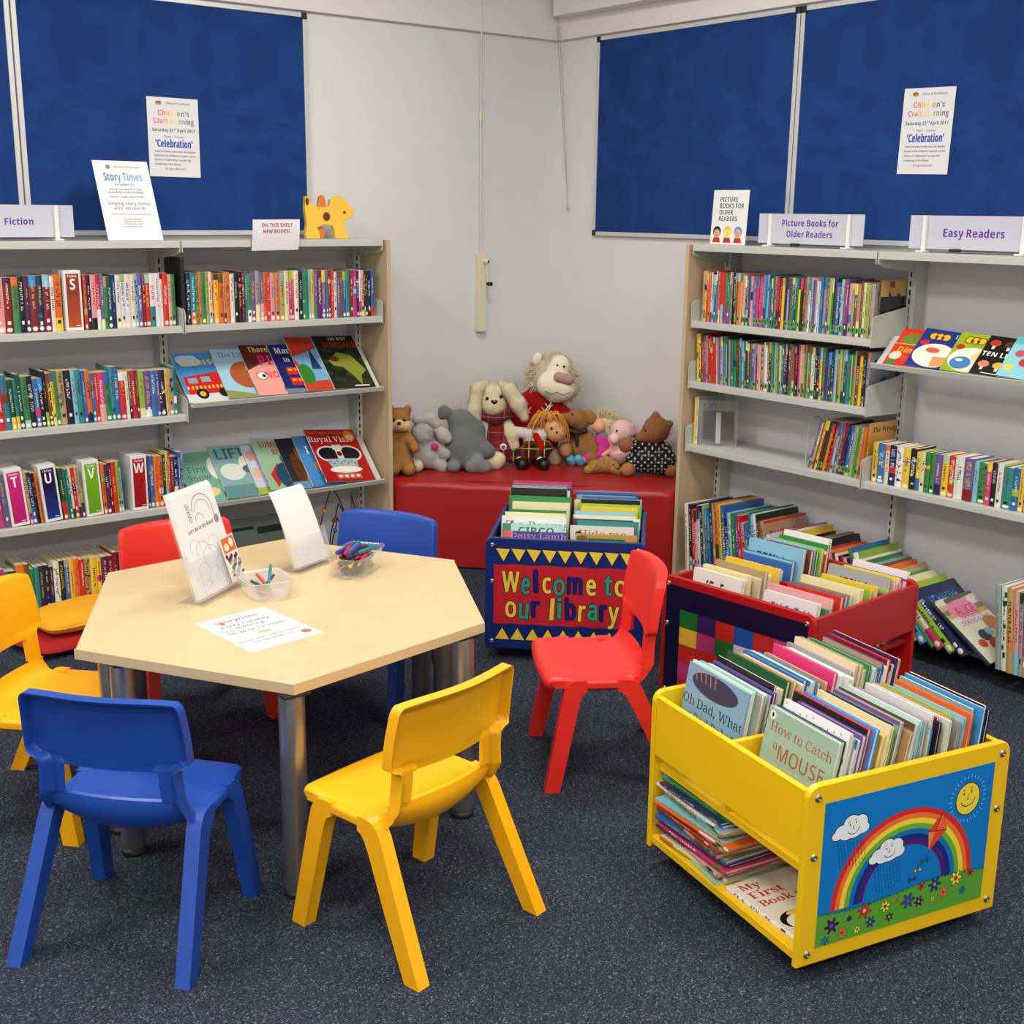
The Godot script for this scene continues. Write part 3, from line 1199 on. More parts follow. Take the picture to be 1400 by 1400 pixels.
func picture_rainbow() -> Texture2D:
	var W := 1100
	var H := 780
	var c := Canvas.new(W, H, Color(0.02, 0.475, 0.79))
	var ink := Color(0.06, 0.06, 0.10)
	var gx := 540.0
	var gy := 588.0
	# sun
	c.ellipse(932, 172, 84, 92, ink)
	c.ellipse(932, 172, 79, 87, Color(0.96, 0.86, 0.22))
	for k in 30:
		var a := TAU * k / 30.0
		var p := Vector2(932 + cos(a) * 108, 172 + sin(a) * 116)
		c.line([p, p + Vector2(cos(a), sin(a)) * (12 + 6 * (k % 2))], 3.0, Color(0.66, 0.86, 0.95))
	face(c, 932, 167, 1.15, ink, -0.15)
	# rainbow bands
	var cols := [Color(0.86, 0.17, 0.15), Color(0.95, 0.47, 0.2), Color(0.98, 0.86, 0.25), Color(0.43, 0.71, 0.18), Color(0.04, 0.45, 0.75), Color(0.07, 0.17, 0.52), Color(0.32, 0.10, 0.45)]
	for k in 7:
		c.arc(gx, gy + 10, 448 - k * 29.0, PI, TAU, 30.5, cols[k], 0.98)
	# meadow with a ragged top
	var g := PackedVector2Array([Vector2(0, H), Vector2(0, 600)])
	for k in 110:
		var x := k * 10.1
		g.append(Vector2(x, 598 + 18 * sin(x * 0.006) + (7 if k % 2 == 0 else -7)))
	g.append(Vector2(W, 600))
	g.append(Vector2(W, H))
	c.poly(g, Color(0.05, 0.2, 0.06))
	for k in g.size():
		g[k].y += 5.0
	c.poly(g, Color(0.36, 0.64, 0.20))
	# clouds and rain
	for q in [[172.0, 165.0], [418.0, 350.0]]:
		for k in 52:
			var rx: float = q[0] - 80 + (k % 9) * 20 + (k / 9) * 5
			var ry: float = q[1] + 66 + (k / 9) * 25 + (k % 3) * 7
			c.line([Vector2(rx, ry), Vector2(rx + 3, ry + 15)], 3.2, Color(0.05, 0.16, 0.35))
		for pass_ in 2:
			var ex := 4.5 if pass_ == 0 else 0.0
			var col := ink if pass_ == 0 else Color(0.93, 0.95, 0.97)
			for b in [[0, -22, 52, 46], [-55, 8, 46, 34], [55, -20, 44, 40], [-88, 26, 30, 24], [10, 26, 60, 30], [70, 14, 42, 30], [-30, 34, 40, 24]]:
				c.ellipse(q[0] + b[0], q[1] + b[1], b[2] + ex, b[3] + ex, col)
		face(c, q[0] + 12, q[1] + 0, 0.85, ink, -0.2)
	# kite with bows on its tail
	var kp := [Vector2(768, 212), Vector2(805, 315), Vector2(692, 420), Vector2(680, 300)]
	var tail := []
	for k in 26:
		var u := k / 25.0
		tail.append(Vector2(692 - u * 120 + 16 * sin(u * 9.0), 420 + u * 150))
	c.line(tail, 3.0, ink)
	for q in [[672.0, 462.0, Color(0.08, 0.45, 0.30)], [632.0, 505.0, Color(0.96, 0.84, 0.3)], [600.0, 550.0, Color(0.2, 0.2, 0.65)]]:
		for s in [-1, 1]:
			c.poly(PackedVector2Array([Vector2(q[0], q[1]), Vector2(q[0] + s * 26, q[1] - 15), Vector2(q[0] + s * 26, q[1] + 15)]), ink)
			c.poly(PackedVector2Array([Vector2(q[0] + s * 4, q[1]), Vector2(q[0] + s * 22, q[1] - 10), Vector2(q[0] + s * 22, q[1] + 10)]), q[2])
	c.poly(PackedVector2Array(kp), ink)
	var mid := Vector2(732, 308)
	var kc := [Color(0.94, 0.42, 0.2), Color(0.93, 0.27, 0.16), Color(0.95, 0.52, 0.3), Color(0.90, 0.24, 0.14)]
	for k in 4:
		var a: Vector2 = kp[k]
		var b: Vector2 = kp[(k + 1) % 4]
		var cc := (a + b + mid) / 3.0
		c.poly(PackedVector2Array([a.lerp(cc, 0.07), b.lerp(cc, 0.07), mid.lerp(cc, 0.05)]), kc[k])
	# flowers
	var fl := [[95, 680, 46, Color(0.30, 0.08, 0.36), Color(0.3, 0.35, 0.75)], [60, 752, 26, Color(0.1, 0.4, 0.7), Color(0.2, 0.6, 0.85)], [165, 735, 32, Color(0.93, 0.45, 0.25), Color(0.8, 0.2, 0.2)], [205, 668, 20, Color(0.1, 0.15, 0.45), Color(0.2, 0.3, 0.6)], [300, 650, 46, Color(0.88, 0.16, 0.14), Color(0.97, 0.75, 0.65)], [262, 745, 25, Color(0.95, 0.88, 0.35), Color(0.8, 0.5, 0.1)], [345, 725, 33, Color(0.08, 0.25, 0.55), Color(0.93, 0.45, 0.3)], [435, 660, 36, Color(0.97, 0.88, 0.3), Color(0.5, 0.15, 0.12)], [468, 728, 27, Color(0.18, 0.12, 0.1), Color(0.95, 0.85, 0.3)], [510, 640, 17, Color(0.9, 0.4, 0.2), Color(0.6, 0.2, 0.1)], [585, 668, 46, Color(0.08, 0.32, 0.68), Color(0.88, 0.2, 0.3)], [660, 690, 33, Color(0.28, 0.08, 0.33), Color(0.85, 0.5, 0.7)], [668, 605, 27, Color(0.8, 0.14, 0.2), Color(0.35, 0.1, 0.3)], [760, 618, 44, Color(0.08, 0.25, 0.6), Color(0.9, 0.5, 0.3)], [755, 700, 18, Color(0.85, 0.9, 0.35), Color(0.5, 0.6, 0.1)], [825, 680, 36, Color(0.93, 0.48, 0.26), Color(0.85, 0.25, 0.2)], [905, 618, 46, Color(0.98, 0.88, 0.3), Color(0.75, 0.25, 0.15)], [960, 700, 27, Color(0.08, 0.42, 0.68), Color(0.15, 0.55, 0.8)], [1005, 610, 26, Color(0.78, 0.14, 0.18), Color(0.45, 0.08, 0.15)]]
	for f in fl:
		for pass_ in 2:
			var rad: float = f[2] * (1.06 if pass_ == 0 else 0.92)
			var pts := PackedVector2Array()
			for k in 36:
				var a := TAU * k / 36.0
				var q := 0.72 + 0.28 * cos(a * 6.0 + f[0])
				pts.append(Vector2(f[0] + cos(a) * rad * q, f[1] + sin(a) * rad * q))
			c.poly(pts, ink if pass_ == 0 else f[3])
		c.ellipse(f[0], f[1], f[2] * 0.3, f[2] * 0.3, ink)
		c.ellipse(f[0], f[1], f[2] * 0.24, f[2] * 0.24, f[4])
	return c.texture()

func face(c: Canvas, x: float, y: float, s: float, ink: Color, turn: float) -> void:
	for e in [-1, 1]:
		var p := Vector2(e * 22, -26).rotated(turn) * s
		c.ellipse(x + p.x, y + p.y, 4.0 * s, 7.0 * s, ink)
		c.line([Vector2(x, y) + Vector2(e * 22 - 9, -42).rotated(turn) * s, Vector2(x, y) + Vector2(e * 22 + 8, -45).rotated(turn) * s], 3.0 * s, ink)
	var sm := []
	for k in 13:
		var a := lerpf(0.25, PI - 0.25, k / 12.0)
		sm.append(Vector2(x, y) + Vector2(cos(a) * 42, sin(a) * 36 + 4).rotated(turn) * s)
	c.line(sm, 4.5 * s, ink)
	c.line([Vector2(x, y) + Vector2(2, -14).rotated(turn) * s, Vector2(x, y) + Vector2(-5, 6).rotated(turn) * s, Vector2(x, y) + Vector2(5, 8).rotated(turn) * s], 3.5 * s, ink)

func picture_welcome() -> Texture2D:
	var W := 1100
	var H := 780
	var blue := Color(0.055, 0.15, 0.42)
	var c := Canvas.new(W, H, blue)
	var yel := Color(0.93, 0.80, 0.27)
	var ink := Color(0.03, 0.04, 0.10)
	for k in 9:
		var x := 12.0 + k * 120.0
		c.poly(PackedVector2Array([Vector2(x - 3, 14), Vector2(x + 122, 20), Vector2(x + 66, 134)]), ink)
		c.poly(PackedVector2Array([Vector2(x + 3, 18), Vector2(x + 114, 23), Vector2(x + 64, 122)]), yel)
		c.poly(PackedVector2Array([Vector2(x - 3, 764), Vector2(x + 122, 768), Vector2(x + 58, 652)]), ink)
		c.poly(PackedVector2Array([Vector2(x + 3, 760), Vector2(x + 114, 763), Vector2(x + 58, 664)]), yel)
	var edge := PackedVector2Array()
	for k in 23:
		edge.append(Vector2(k * 50.0, 146 + 4 * sin(k * 1.3)))
	for k in range(22, -1, -1):
		edge.append(Vector2(k * 50.0, 632 + 4 * sin(k * 1.7)))
	c.poly(edge, Color(0.76, 0.13, 0.19))
	var pal := [yel, Color(0.16, 0.62, 0.49), Color(0.06, 0.12, 0.45)]
	var f := font("sans")
	var rows := ["Welcome to", "our library"]
	# left and right edge of each letter, colour
	var w0 := [[62, 204, 0], [215, 290, 1], [312, 348, 2], [380, 450, 0], [466, 560, 1], [575, 692, 2], [720, 800, 0], [0, 0, 0], [858, 926, 1], [940, 1034, 0]]
	var w1 := [[91, 181, 0], [198, 278, 1], [297, 366, 2], [0, 0, 0], [442, 478, 0], [500, 534, 1], [562, 646, 2], [664, 724, 0], [735, 816, 1], [830, 888, 2], [896, 984, 0]]
	for r in 2:
		var lay: Array = w0 if r == 0 else w1
		for k in rows[r].length():
			var ch: String = rows[r][k]
			if ch == " ":
				continue
			var q: Array = lay[k]
			var y := 288.0 if r == 0 else 496.0
			y += 8.0 * sin(k * 2.1)
			var sz := 226.0
			var tilt := 0.05 * sin(k * 1.9)
			var cx: float = (q[0] + q[1]) * 0.5
			var wide: float = (q[1] - q[0] - 14.0) / glyph_width(ch, f, sz)
			for ring in [[11.0, ink], [5.5, pal[q[2]]]]:
				for e in 12:
					var o := Vector2(ring[0], 0).rotated(TAU * e / 12.0)
					c.text(ch, f, cx + o.x, y + o.y, sz, ring[1], 1, wide, tilt)
			c.text(ch, f, cx, y, sz, pal[q[2]], 1, wide, tilt)
	return c.texture()

func glyph_width(s: String, f: Font, size: float) -> float:
	var tm := TextMesh.new()
	tm.font = f
	tm.text = s
	tm.font_size = 48
	tm.pixel_size = size / 48.0
	tm.depth = 0.0
	return maxf(1.0, tm.get_aabb().size.x)

func picture_patchwork() -> Texture2D:
	# a plain mosaic of coloured squares on navy
	var c := Canvas.new(880, 640, Color(0.055, 0.045, 0.20))
	var cols := [Color(0.86, 0.70, 0.20), Color(0.70, 0.22, 0.45), Color(0.75, 0.16, 0.14), Color(0.10, 0.42, 0.18), Color(0.09, 0.32, 0.66), Color(0.80, 0.80, 0.82), Color(0.22, 0.12, 0.36), Color(0.05, 0.05, 0.06)]
	var order := [3, 6, 2, 4, 2, 1, 0, 1, 3, 5, 4, 0, 2, 2, 2, 1, 7, 6, 1, 3, 0, 6, 4, 1, 2, 5, 0, 3, 7, 4]
	for j in 5:
		for i in 6:
			c.rect(96 + i * 118, 130 + j * 100, 117, 99, cols[order[j * 6 + i]])
	return c.texture()

# ---------------------------------------------------------------- books
const PAL := {
	"r": [Color(0.80, 0.16, 0.15), "red"], "R": [Color(0.50, 0.10, 0.14), "dark red"], "o": [Color(0.92, 0.42, 0.13), "orange"], "O": [Color(0.46, 0.27, 0.16), "brown"],
	"y": [Color(0.92, 0.78, 0.20), "yellow"], "Y": [Color(0.90, 0.87, 0.68), "cream"], "g": [Color(0.18, 0.52, 0.28), "green"], "G": [Color(0.08, 0.28, 0.20), "dark green"],
	"l": [Color(0.58, 0.74, 0.22), "lime"], "t": [Color(0.15, 0.50, 0.52), "teal"], "c": [Color(0.52, 0.76, 0.84), "pale blue"], "b": [Color(0.17, 0.40, 0.68), "blue"],
	"B": [Color(0.10, 0.14, 0.33), "navy"], "p": [Color(0.40, 0.32, 0.56), "purple"], "P": [Color(0.33, 0.13, 0.31), "plum"], "m": [Color(0.82, 0.20, 0.45), "magenta"],
	"k": [Color(0.88, 0.62, 0.62), "pink"], "w": [Color(0.90, 0.90, 0.88), "white"], "s": [Color(0.60, 0.62, 0.64), "grey"], "K": [Color(0.09, 0.09, 0.10), "black"],
	"n": [Color(0.72, 0.58, 0.40), "tan"], "a": [Color(0.62, 0.80, 0.72), "mint"], "z": [Color(0.20, 0.58, 0.86), "sky blue"]}

var spine_atlas: Canvas
var spine_count := 0
var cover_atlas: Canvas
var cover_count := 0
var special_count := 0
var special_atlas: Canvas
var special_mat: StandardMaterial3D
var book_mat: StandardMaterial3D
var cover_mat: StandardMaterial3D
var page_mesh: ArrayMesh

const SW := 2048.0
const SH := 1024.0
const CW := 2048.0
const CH := 2048.0

func contrast(c: Color) -> Color:
	return Color(0.95, 0.94, 0.9) if c.get_luminance() < 0.42 else Color(0.12, 0.1, 0.14)

func new_spine(base: Color, slim: bool) -> Rect2:
	var k := spine_count
	spine_count += 1
	var x := (k % 128) * 16
	var y := (k / 128) * 128
	var c := spine_atlas
	c.rect(x, y, 16, 128, base)
	var keys := PAL.keys()
	var alt: Color = PAL[keys[rng.randi() % keys.size()]][0]
	var ink := contrast(base)
	var q := rng.randf()
	if q < 0.22:
		c.rect(x, y, 16, rng.randi_range(14, 34), alt)
	elif q < 0.42:
		var hh := rng.randi_range(20, 50)
		c.rect(x, y + 128 - hh, 16, hh, alt)
	elif q < 0.55:
		c.rect(x, y + rng.randi_range(24, 80), 16, rng.randi_range(5, 22), alt)
	elif q < 0.68:
		for j in 7:
			c.rect(x + rng.randi_range(0, 10), y + rng.randi_range(4, 116), rng.randi_range(3, 7), rng.randi_range(3, 9), alt)
	if not slim or rng.randf() < 0.6:
		# a title running down the spine: letter-sized strokes
		if rng.randf() < 0.35:
			ink = PAL["y"][0] if base.get_luminance() < 0.4 else PAL["R"][0]
		var ty := y + rng.randi_range(10, 30)
		var end := y + rng.randi_range(62, 92)
		var wd := rng.randi_range(4, 7)
		var tx := x + 8 - wd / 2
		while ty < end:
			var hh := rng.randi_range(2, 4)
			if rng.randf() < 0.84:
				c.rect(tx, ty, wd, 1, ink)
				c.rect(tx + (0 if rng.randf() < 0.5 else wd - 2), ty, 2, hh, ink)
				if rng.randf() < 0.4:
					c.rect(tx, ty + hh - 1, wd, 1, ink)
			ty += hh + 2
		if rng.randf() < 0.5:
			c.rect(x + 5, y + rng.randi_range(98, 104), 6, 8, contrast(base))
	if slim:
		# the library's animal stickers near the foot
		if rng.randf() < 0.6:
			c.rect(x, y + 106, 16, 14, Color(0.25, 0.5, 0.22).lerp(Color(0.75, 0.8, 0.6), rng.randf() * 0.6))
			c.rect(x + rng.randi_range(1, 8), y + 109, 6, 7, Color(0.1, 0.14, 0.1))
	else:
		if rng.randf() < 0.55:
			c.ellipse(x + 8, y + 119, 5, 5, Color(0.92, 0.9, 0.86))
	return Rect2((x + 1) / SW, (y + 1) / SH, 14 / SW, 126 / SH)

func new_cover(base: Color) -> Rect2:
	var k := cover_count
	cover_count += 1
	if k >= 448:
		k = k % 448
	var x := (k % 32) * 64
	var y := (k / 32) * 64
	var c := cover_atlas
	c.rect(x, y, 64, 64, base)
	var keys := PAL.keys()
	var a1: Color = PAL[keys[rng.randi() % keys.size()]][0]
	var a2: Color = PAL[keys[rng.randi() % keys.size()]][0]
	# artwork in the lower part, a title above
	c.ellipse(x + rng.randi_range(18, 46), y + rng.randi_range(38, 46), rng.randi_range(8, 15), rng.randi_range(7, 14), a1)
	c.ellipse(x + rng.randi_range(12, 50), y + rng.randi_range(44, 54), rng.randi_range(4, 9), rng.randi_range(4, 8), a2)
	if rng.randf() < 0.4:
		c.rect(x, y + 56, 64, 8, a1.lerp(base, 0.4))
	if rng.randf() < 0.25:
		c.rect(x, y, 64, rng.randi_range(3, 7), a2)
	var ink := contrast(base)
	if rng.randf() < 0.5:
		ink = a2 if absf(a2.get_luminance() - base.get_luminance()) > 0.25 else ink
	for ln in rng.randi_range(1, 2):
		var tx := x + rng.randi_range(8, 16)
		var end := x + rng.randi_range(42, 58)
		var ty := y + 10 + ln * 11
		while tx < end:
			var ww := rng.randi_range(2, 5)
			if rng.randf() < 0.85:
				c.rect(tx, ty, 1, 7, ink)
				c.rect(tx, ty + (0 if rng.randf() < 0.5 else 3), ww, 2, ink)
			tx += ww + 2
	return Rect2((x + 1) / CW, (y + 1) / CH, 62 / CW, 62 / CH)

func special(painter: Callable) -> Rect2:
	var k := special_count
	special_count += 1
	var x := (k % 8) * 256
	var y := (k / 8) * 320
	painter.call(special_atlas, float(x), float(y), 256.0, 316.0)
	return Rect2((x + 2) / CW, (y + 2) / CH, 252 / CW, 312 / CH)

# a book standing at its origin: spine at z 0 facing +z, thickness along x, front cover on +x
func make_book(called: String, th: float, h: float, d: float, spine: Rect2, front: Rect2, hard: bool, white_pages: bool, own_art := false) -> MeshInstance3D:
	var b := MB.new()
	var ct := 0.0018 if hard else 0.0007
	ct = minf(ct, th * 0.2)
	var x := th * 0.5
	b.uv0 = spine.position + Vector2(spine.size.x * 0.06, spine.size.y * 0.5)
	# spine, slightly rounded
	var bulge := minf(th * 0.16, 0.004)
	var r1 := Rect2(spine.position, Vector2(spine.size.x * 0.5, spine.size.y))
	var r2 := Rect2(spine.position + Vector2(spine.size.x * 0.5, 0), Vector2(spine.size.x * 0.5, spine.size.y))
	b.quad(Vector3(-x, 0, -bulge), Vector3(0, 0, 0), Vector3(0, h, 0), Vector3(-x, h, -bulge), r1)
	b.quad(Vector3(0, 0, 0), Vector3(x, 0, -bulge), Vector3(x, h, -bulge), Vector3(0, h, 0), r2)
	b.quad(Vector3(-x, h, -bulge - ct), Vector3(-x, h, -bulge), Vector3(0, h, 0), Vector3(0, h, -ct))
	b.quad(Vector3(0, h, -ct), Vector3(0, h, 0), Vector3(x, h, -bulge), Vector3(x, h, -bulge - ct))
	b.quad(Vector3(x - ct, 0, -bulge - ct), Vector3(-x + ct, 0, -bulge - ct), Vector3(-x + ct, h, -bulge - ct), Vector3(x - ct, h, -bulge - ct))
	# back cover board
	b.box(Vector3(-x + ct * 0.5, h * 0.5, -bulge * 0.5 - d * 0.5), Vector3(ct, h, d - bulge))
	# front cover board
	var o := MeshInstance3D.new()
	o.mesh = b.mesh()
	o.material_override = book_mat
	o.name = numbered(called)
	add_child(o)
	var f := MB.new()
	f.uv0 = front.position + Vector2(front.size.x * 0.02, front.size.y * 0.5)
	var fx := x - ct
	f.quad(Vector3(x, 0, -bulge), Vector3(x, 0, -d), Vector3(x, h, -d), Vector3(x, h, -bulge), front)
	f.quad(Vector3(fx, 0, -d), Vector3(fx, 0, -bulge), Vector3(fx, h, -bulge), Vector3(fx, h, -d))
	f.quad(Vector3(fx, h, -bulge), Vector3(x, h, -bulge), Vector3(x, h, -d), Vector3(fx, h, -d))
	f.quad(Vector3(fx, 0, -d), Vector3(x, 0, -d), Vector3(x, 0, -bulge), Vector3(fx, 0, -bulge))
	f.quad(Vector3(x, 0, -d), Vector3(fx, 0, -d), Vector3(fx, h, -d), Vector3(x, h, -d))
	put("front_cover", f.mesh(), special_mat if own_art else cover_mat, o)
	if page_mesh == null:
		var pb := MB.new()
		pb.box(Vector3(0, 0, 0), Vector3(1, 1, 1))
		page_mesh = pb.mesh()
	var ins := 0.003 if hard else 0.0006
	var pg := put("pages", page_mesh, mats["pages_white" if white_pages else "pages"], o)
	pg.transform = Transform3D(Basis.from_scale(Vector3(th - 2.0 * ct - 0.0002, h - 2.0 * ins, d - bulge - ct - ins - 0.0005)), Vector3(0, h * 0.5, -(bulge + ct + d - ins) * 0.5 - 0.0001))
	return o

func xf_a() -> Transform3D:
	return Transform3D.IDENTITY

func xf_b() -> Transform3D:
	return Transform3D(Basis(Vector3.UP, -PI / 2), Vector3.ZERO)

func word(ch: String) -> String:
	return PAL[ch][1]

# a row of books on a shelf: colours in order from left to right
func row(run: Transform3D, x0: float, x1: float, y: float, zf: float, cols: String, kind: String, h: Vector2, d: Vector2, lean: float, lean1: float, place: String, group: String, slim := false, hard := false, white := false, thick := Vector2(0.6, 1.4)) -> void:
	var n := cols.length()
	var ws := []
	var sum := 0.0
	for i in n:
		var w := rng.randf_range(thick.x, thick.y)
		ws.append(w)
		var ln := deg_to_rad(lerpf(lean, lean1, float(i) / maxf(1, n - 1)))
		sum += w / cos(ln)
	var x := x0
	var last_h := 0.0
	for i in n:
		var ln := deg_to_rad(lerpf(lean, lean1, float(i) / maxf(1, n - 1)))
		var slot: float = ws[i] / cos(ln) / sum * (x1 - x0)
		var th: float = slot * cos(ln) - 0.0007
		var ch := cols[i]
		var base: Color = PAL[ch][0]
		base = base.lerp(Color(rng.randf(), rng.randf(), rng.randf()), 0.08)
		var hh := rng.randf_range(h.x, h.y)
		if i > 0 and rng.randf() < 0.45:
			hh = last_h
		last_h = hh
		var dd := rng.randf_range(d.x, d.y)
		var o := make_book(kind.replace(" ", "_"), th, hh, dd, new_spine(base, slim), new_cover(base), hard, white)
		var pivot := Vector3(x, y + 0.0006, zf - rng.randf_range(0.0, 0.006))
		var bas := Basis(Vector3(0, 0, 1), ln)
		var off := bas * Vector3(th * 0.5, 0, 0)
		if ln < 0.0:
			pivot.x = x + slot
			off = bas * Vector3(-th * 0.5, 0, 0)
		o.transform = run * Transform3D(bas, pivot + off)
		x += slot
		var lc := word(cols[i - 1]) if i > 0 else "the end"
		var rc := word(cols[i + 1]) if i < n - 1 else "the end"
		tag(o, "%s %s between %s and %s %s" % [word(ch), kind, lc, rc, place], "book", group)

func build_books() -> void:
	spine_atlas = Canvas.new(int(SW), int(SH), Color(0.5, 0.5, 0.5))
	special_atlas = Canvas.new(2048, 2048, Color(0.5, 0.5, 0.5))
	special_mat = StandardMaterial3D.new()
	special_mat.roughness = 0.22
	cover_atlas = Canvas.new(int(CW), int(CH), Color(0.5, 0.5, 0.5))
	book_mat = StandardMaterial3D.new()
	book_mat.roughness = 0.38
	cover_mat = StandardMaterial3D.new()
	cover_mat.roughness = 0.25
	var a := xf_a()
	var b := xf_b()
	var zf := 0.264
	# back wall, top shelf
	row(a, -2.935, -2.526, 1.105, zf, "pmgorwtRbkRgKPRBRwo", "paperback", Vector2(0.194, 0.203), Vector2(0.125, 0.135), 0, 0, "beside the S block", "paperbacks on the shelf with the S block")
	row(a, -2.448, -2.096, 1.105, zf, "rKkrpgGBwwwYcpRrwwwrkg", "paperback", Vector2(0.190, 0.201), Vector2(0.125, 0.135), 0, 0, "beside the black folder", "paperbacks on the shelf with the S block")
	row(a, -2.050, -1.208, 1.105, zf, "BtgoglYoyonowKKRtgpsporkonYmmwKtgcypPpbRrwpObtRmBwkKKKb", "paperback", Vector2(0.188, 0.200), Vector2(0.125, 0.135), 0, 0, "under the New Books card", "paperbacks under the new books card")
	# second shelf
	row(a, -2.955, -2.110, 0.762, zf, "gbkroKnpRrtGtGgKbKKOygnKctbobrmgtbrwOrRlpbpBynt", "paperback", Vector2(0.176, 0.202), Vector2(0.125, 0.14), 3.5, 1.0, "over the U block", "paperbacks on the shelf over the U block")
	# third shelf, between the letter blocks
	row(a, -2.955, -2.770, 0.405, zf, "rkobPmp", "paperback", Vector2(0.178, 0.20), Vector2(0.125, 0.14), 5, 5, "beside the pink block", "paperbacks on the shelf with the U, V and W blocks")
	row(a, -2.700, -2.652, 0.405, zf, "nBKo", "paperback", Vector2(0.19, 0.20), Vector2(0.125, 0.14), 5, 5, "beside the U block", "paperbacks on the shelf with the U, V and W blocks")
	row(a, -2.576, -2.496, 0.405, zf, "GgtYrkn", "paperback", Vector2(0.185, 0.20), Vector2(0.125, 0.14), 4, 4, "between the U and V blocks", "paperbacks on the shelf with the U, V and W blocks")
	row(a, -2.424, -2.345, 0.405, zf, "oPRrlc", "paperback", Vector2(0.188, 0.20), Vector2(0.125, 0.14), 2, 2, "between the V and W blocks", "paperbacks on the shelf with the U, V and W blocks")
	row(a, -2.246, -2.100, 0.405, zf, "PbooGyrRBbs", "paperback", Vector2(0.185, 0.215), Vector2(0.125, 0.14), 0, 0, "beside the W block", "paperbacks on the shelf with the U, V and W blocks")
	# bottom shelf
	row(a, -2.950, -2.385, 0.055, zf, "rbBKnRmpboOgtBKBwKbyornyyPRR", "paperback", Vector2(0.178, 0.205), Vector2(0.13, 0.15), 1.0, 0.0, "over the cushions", "paperbacks on the lowest shelf of the back wall")
	row(a, -2.375, -2.110, 0.055, zf, "Rrrogs", "paperback", Vector2(0.178, 0.195), Vector2(0.13, 0.15), 0.0, 0.0, "behind the red chair", "paperbacks on the lowest shelf of the back wall")
	# right wall: slim readers
	row(b, 1.252, 2.092, 1.116, zf - 0.008, "nyroYcbtkrrrggbnKGKokyYPptkmbmmmmzzctpgsrRyBcRgtGgyKOsnwspkwwbsplgGbBcrpkscOnOYlnYs", "slim reader", Vector2(0.188, 0.205), Vector2(0.145, 0.165), 0, 0, "on the highest reader shelf", "slim readers on the upper shelf of the right wall", true)
	row(b, 1.243, 2.092, 0.867, zf - 0.008, "yyOrpkrrrrrknbktcGsgtgGmtcgBOtpsPkknwwmKgcngYtPBOgrRKmkYlOsgYwKBygPbBBcrlsGtlgnOyGKs", "slim reader", Vector2(0.180, 0.198), Vector2(0.145, 0.165), 4, 0, "on the second reader shelf", "slim readers on the second shelf of the right wall", true)
	row(b, 1.842, 2.086, 0.600, zf - 0.008, "pkgyRGoKrcbrOPBtbslgno", "slim reader", Vector2(0.185, 0.20), Vector2(0.145, 0.165), -14, -5, "leaning beside the hardbacks", "slim readers leaning on the third shelf", true)
	row(b, 2.136, 3.005, 0.600, zf - 0.004, "ybYBwyKyYggpyrwpcgmKwtbynrsBgYwrgb", "small hardback", Vector2(0.138, 0.150), Vector2(0.115, 0.125), 0, 0, "under the easy readers sign", "small hardbacks on the third shelf of the right wall", false, true, true)
	# large picture books on the lowest shelf of the right wall
	row(b, 1.300, 1.760, 0.070, 0.330, "wKrkwBlbbBnoybBcgprkbBtcwKOn", "picture book", Vector2(0.27, 0.325), Vector2(0.24, 0.27), 5, 10, "on the lowest shelf", "picture books on the lowest shelf of the right wall", false, true, true)
	row(b, 1.770, 2.230, 0.070, 0.330, "wkcsYKrwyrGgcotbKrynowrkmg", "picture book", Vector2(0.24, 0.30), Vector2(0.23, 0.27), 11, 20, "on the lowest shelf", "picture books on the lowest shelf of the right wall", false, true, true)
	row(b, 2.245, 2.660, 0.070, 0.330, "lgwksOoYngYlB", "picture book", Vector2(0.24, 0.29), Vector2(0.22, 0.26), 24, 52, "leaning under the pink lettered book", "picture books leaning on the lowest shelf of the right wall", false, true, true)
	row(b, 2.740, 3.0, 0.070, 0.330, "swnksrwrbskgwt", "picture book", Vector2(0.25, 0.29), Vector2(0.22, 0.26), 6, 2, "past the pink lettered book", "picture books at the end of the lowest shelf", false, true, true)
	boxed_books()
	display_books()
	single_books()

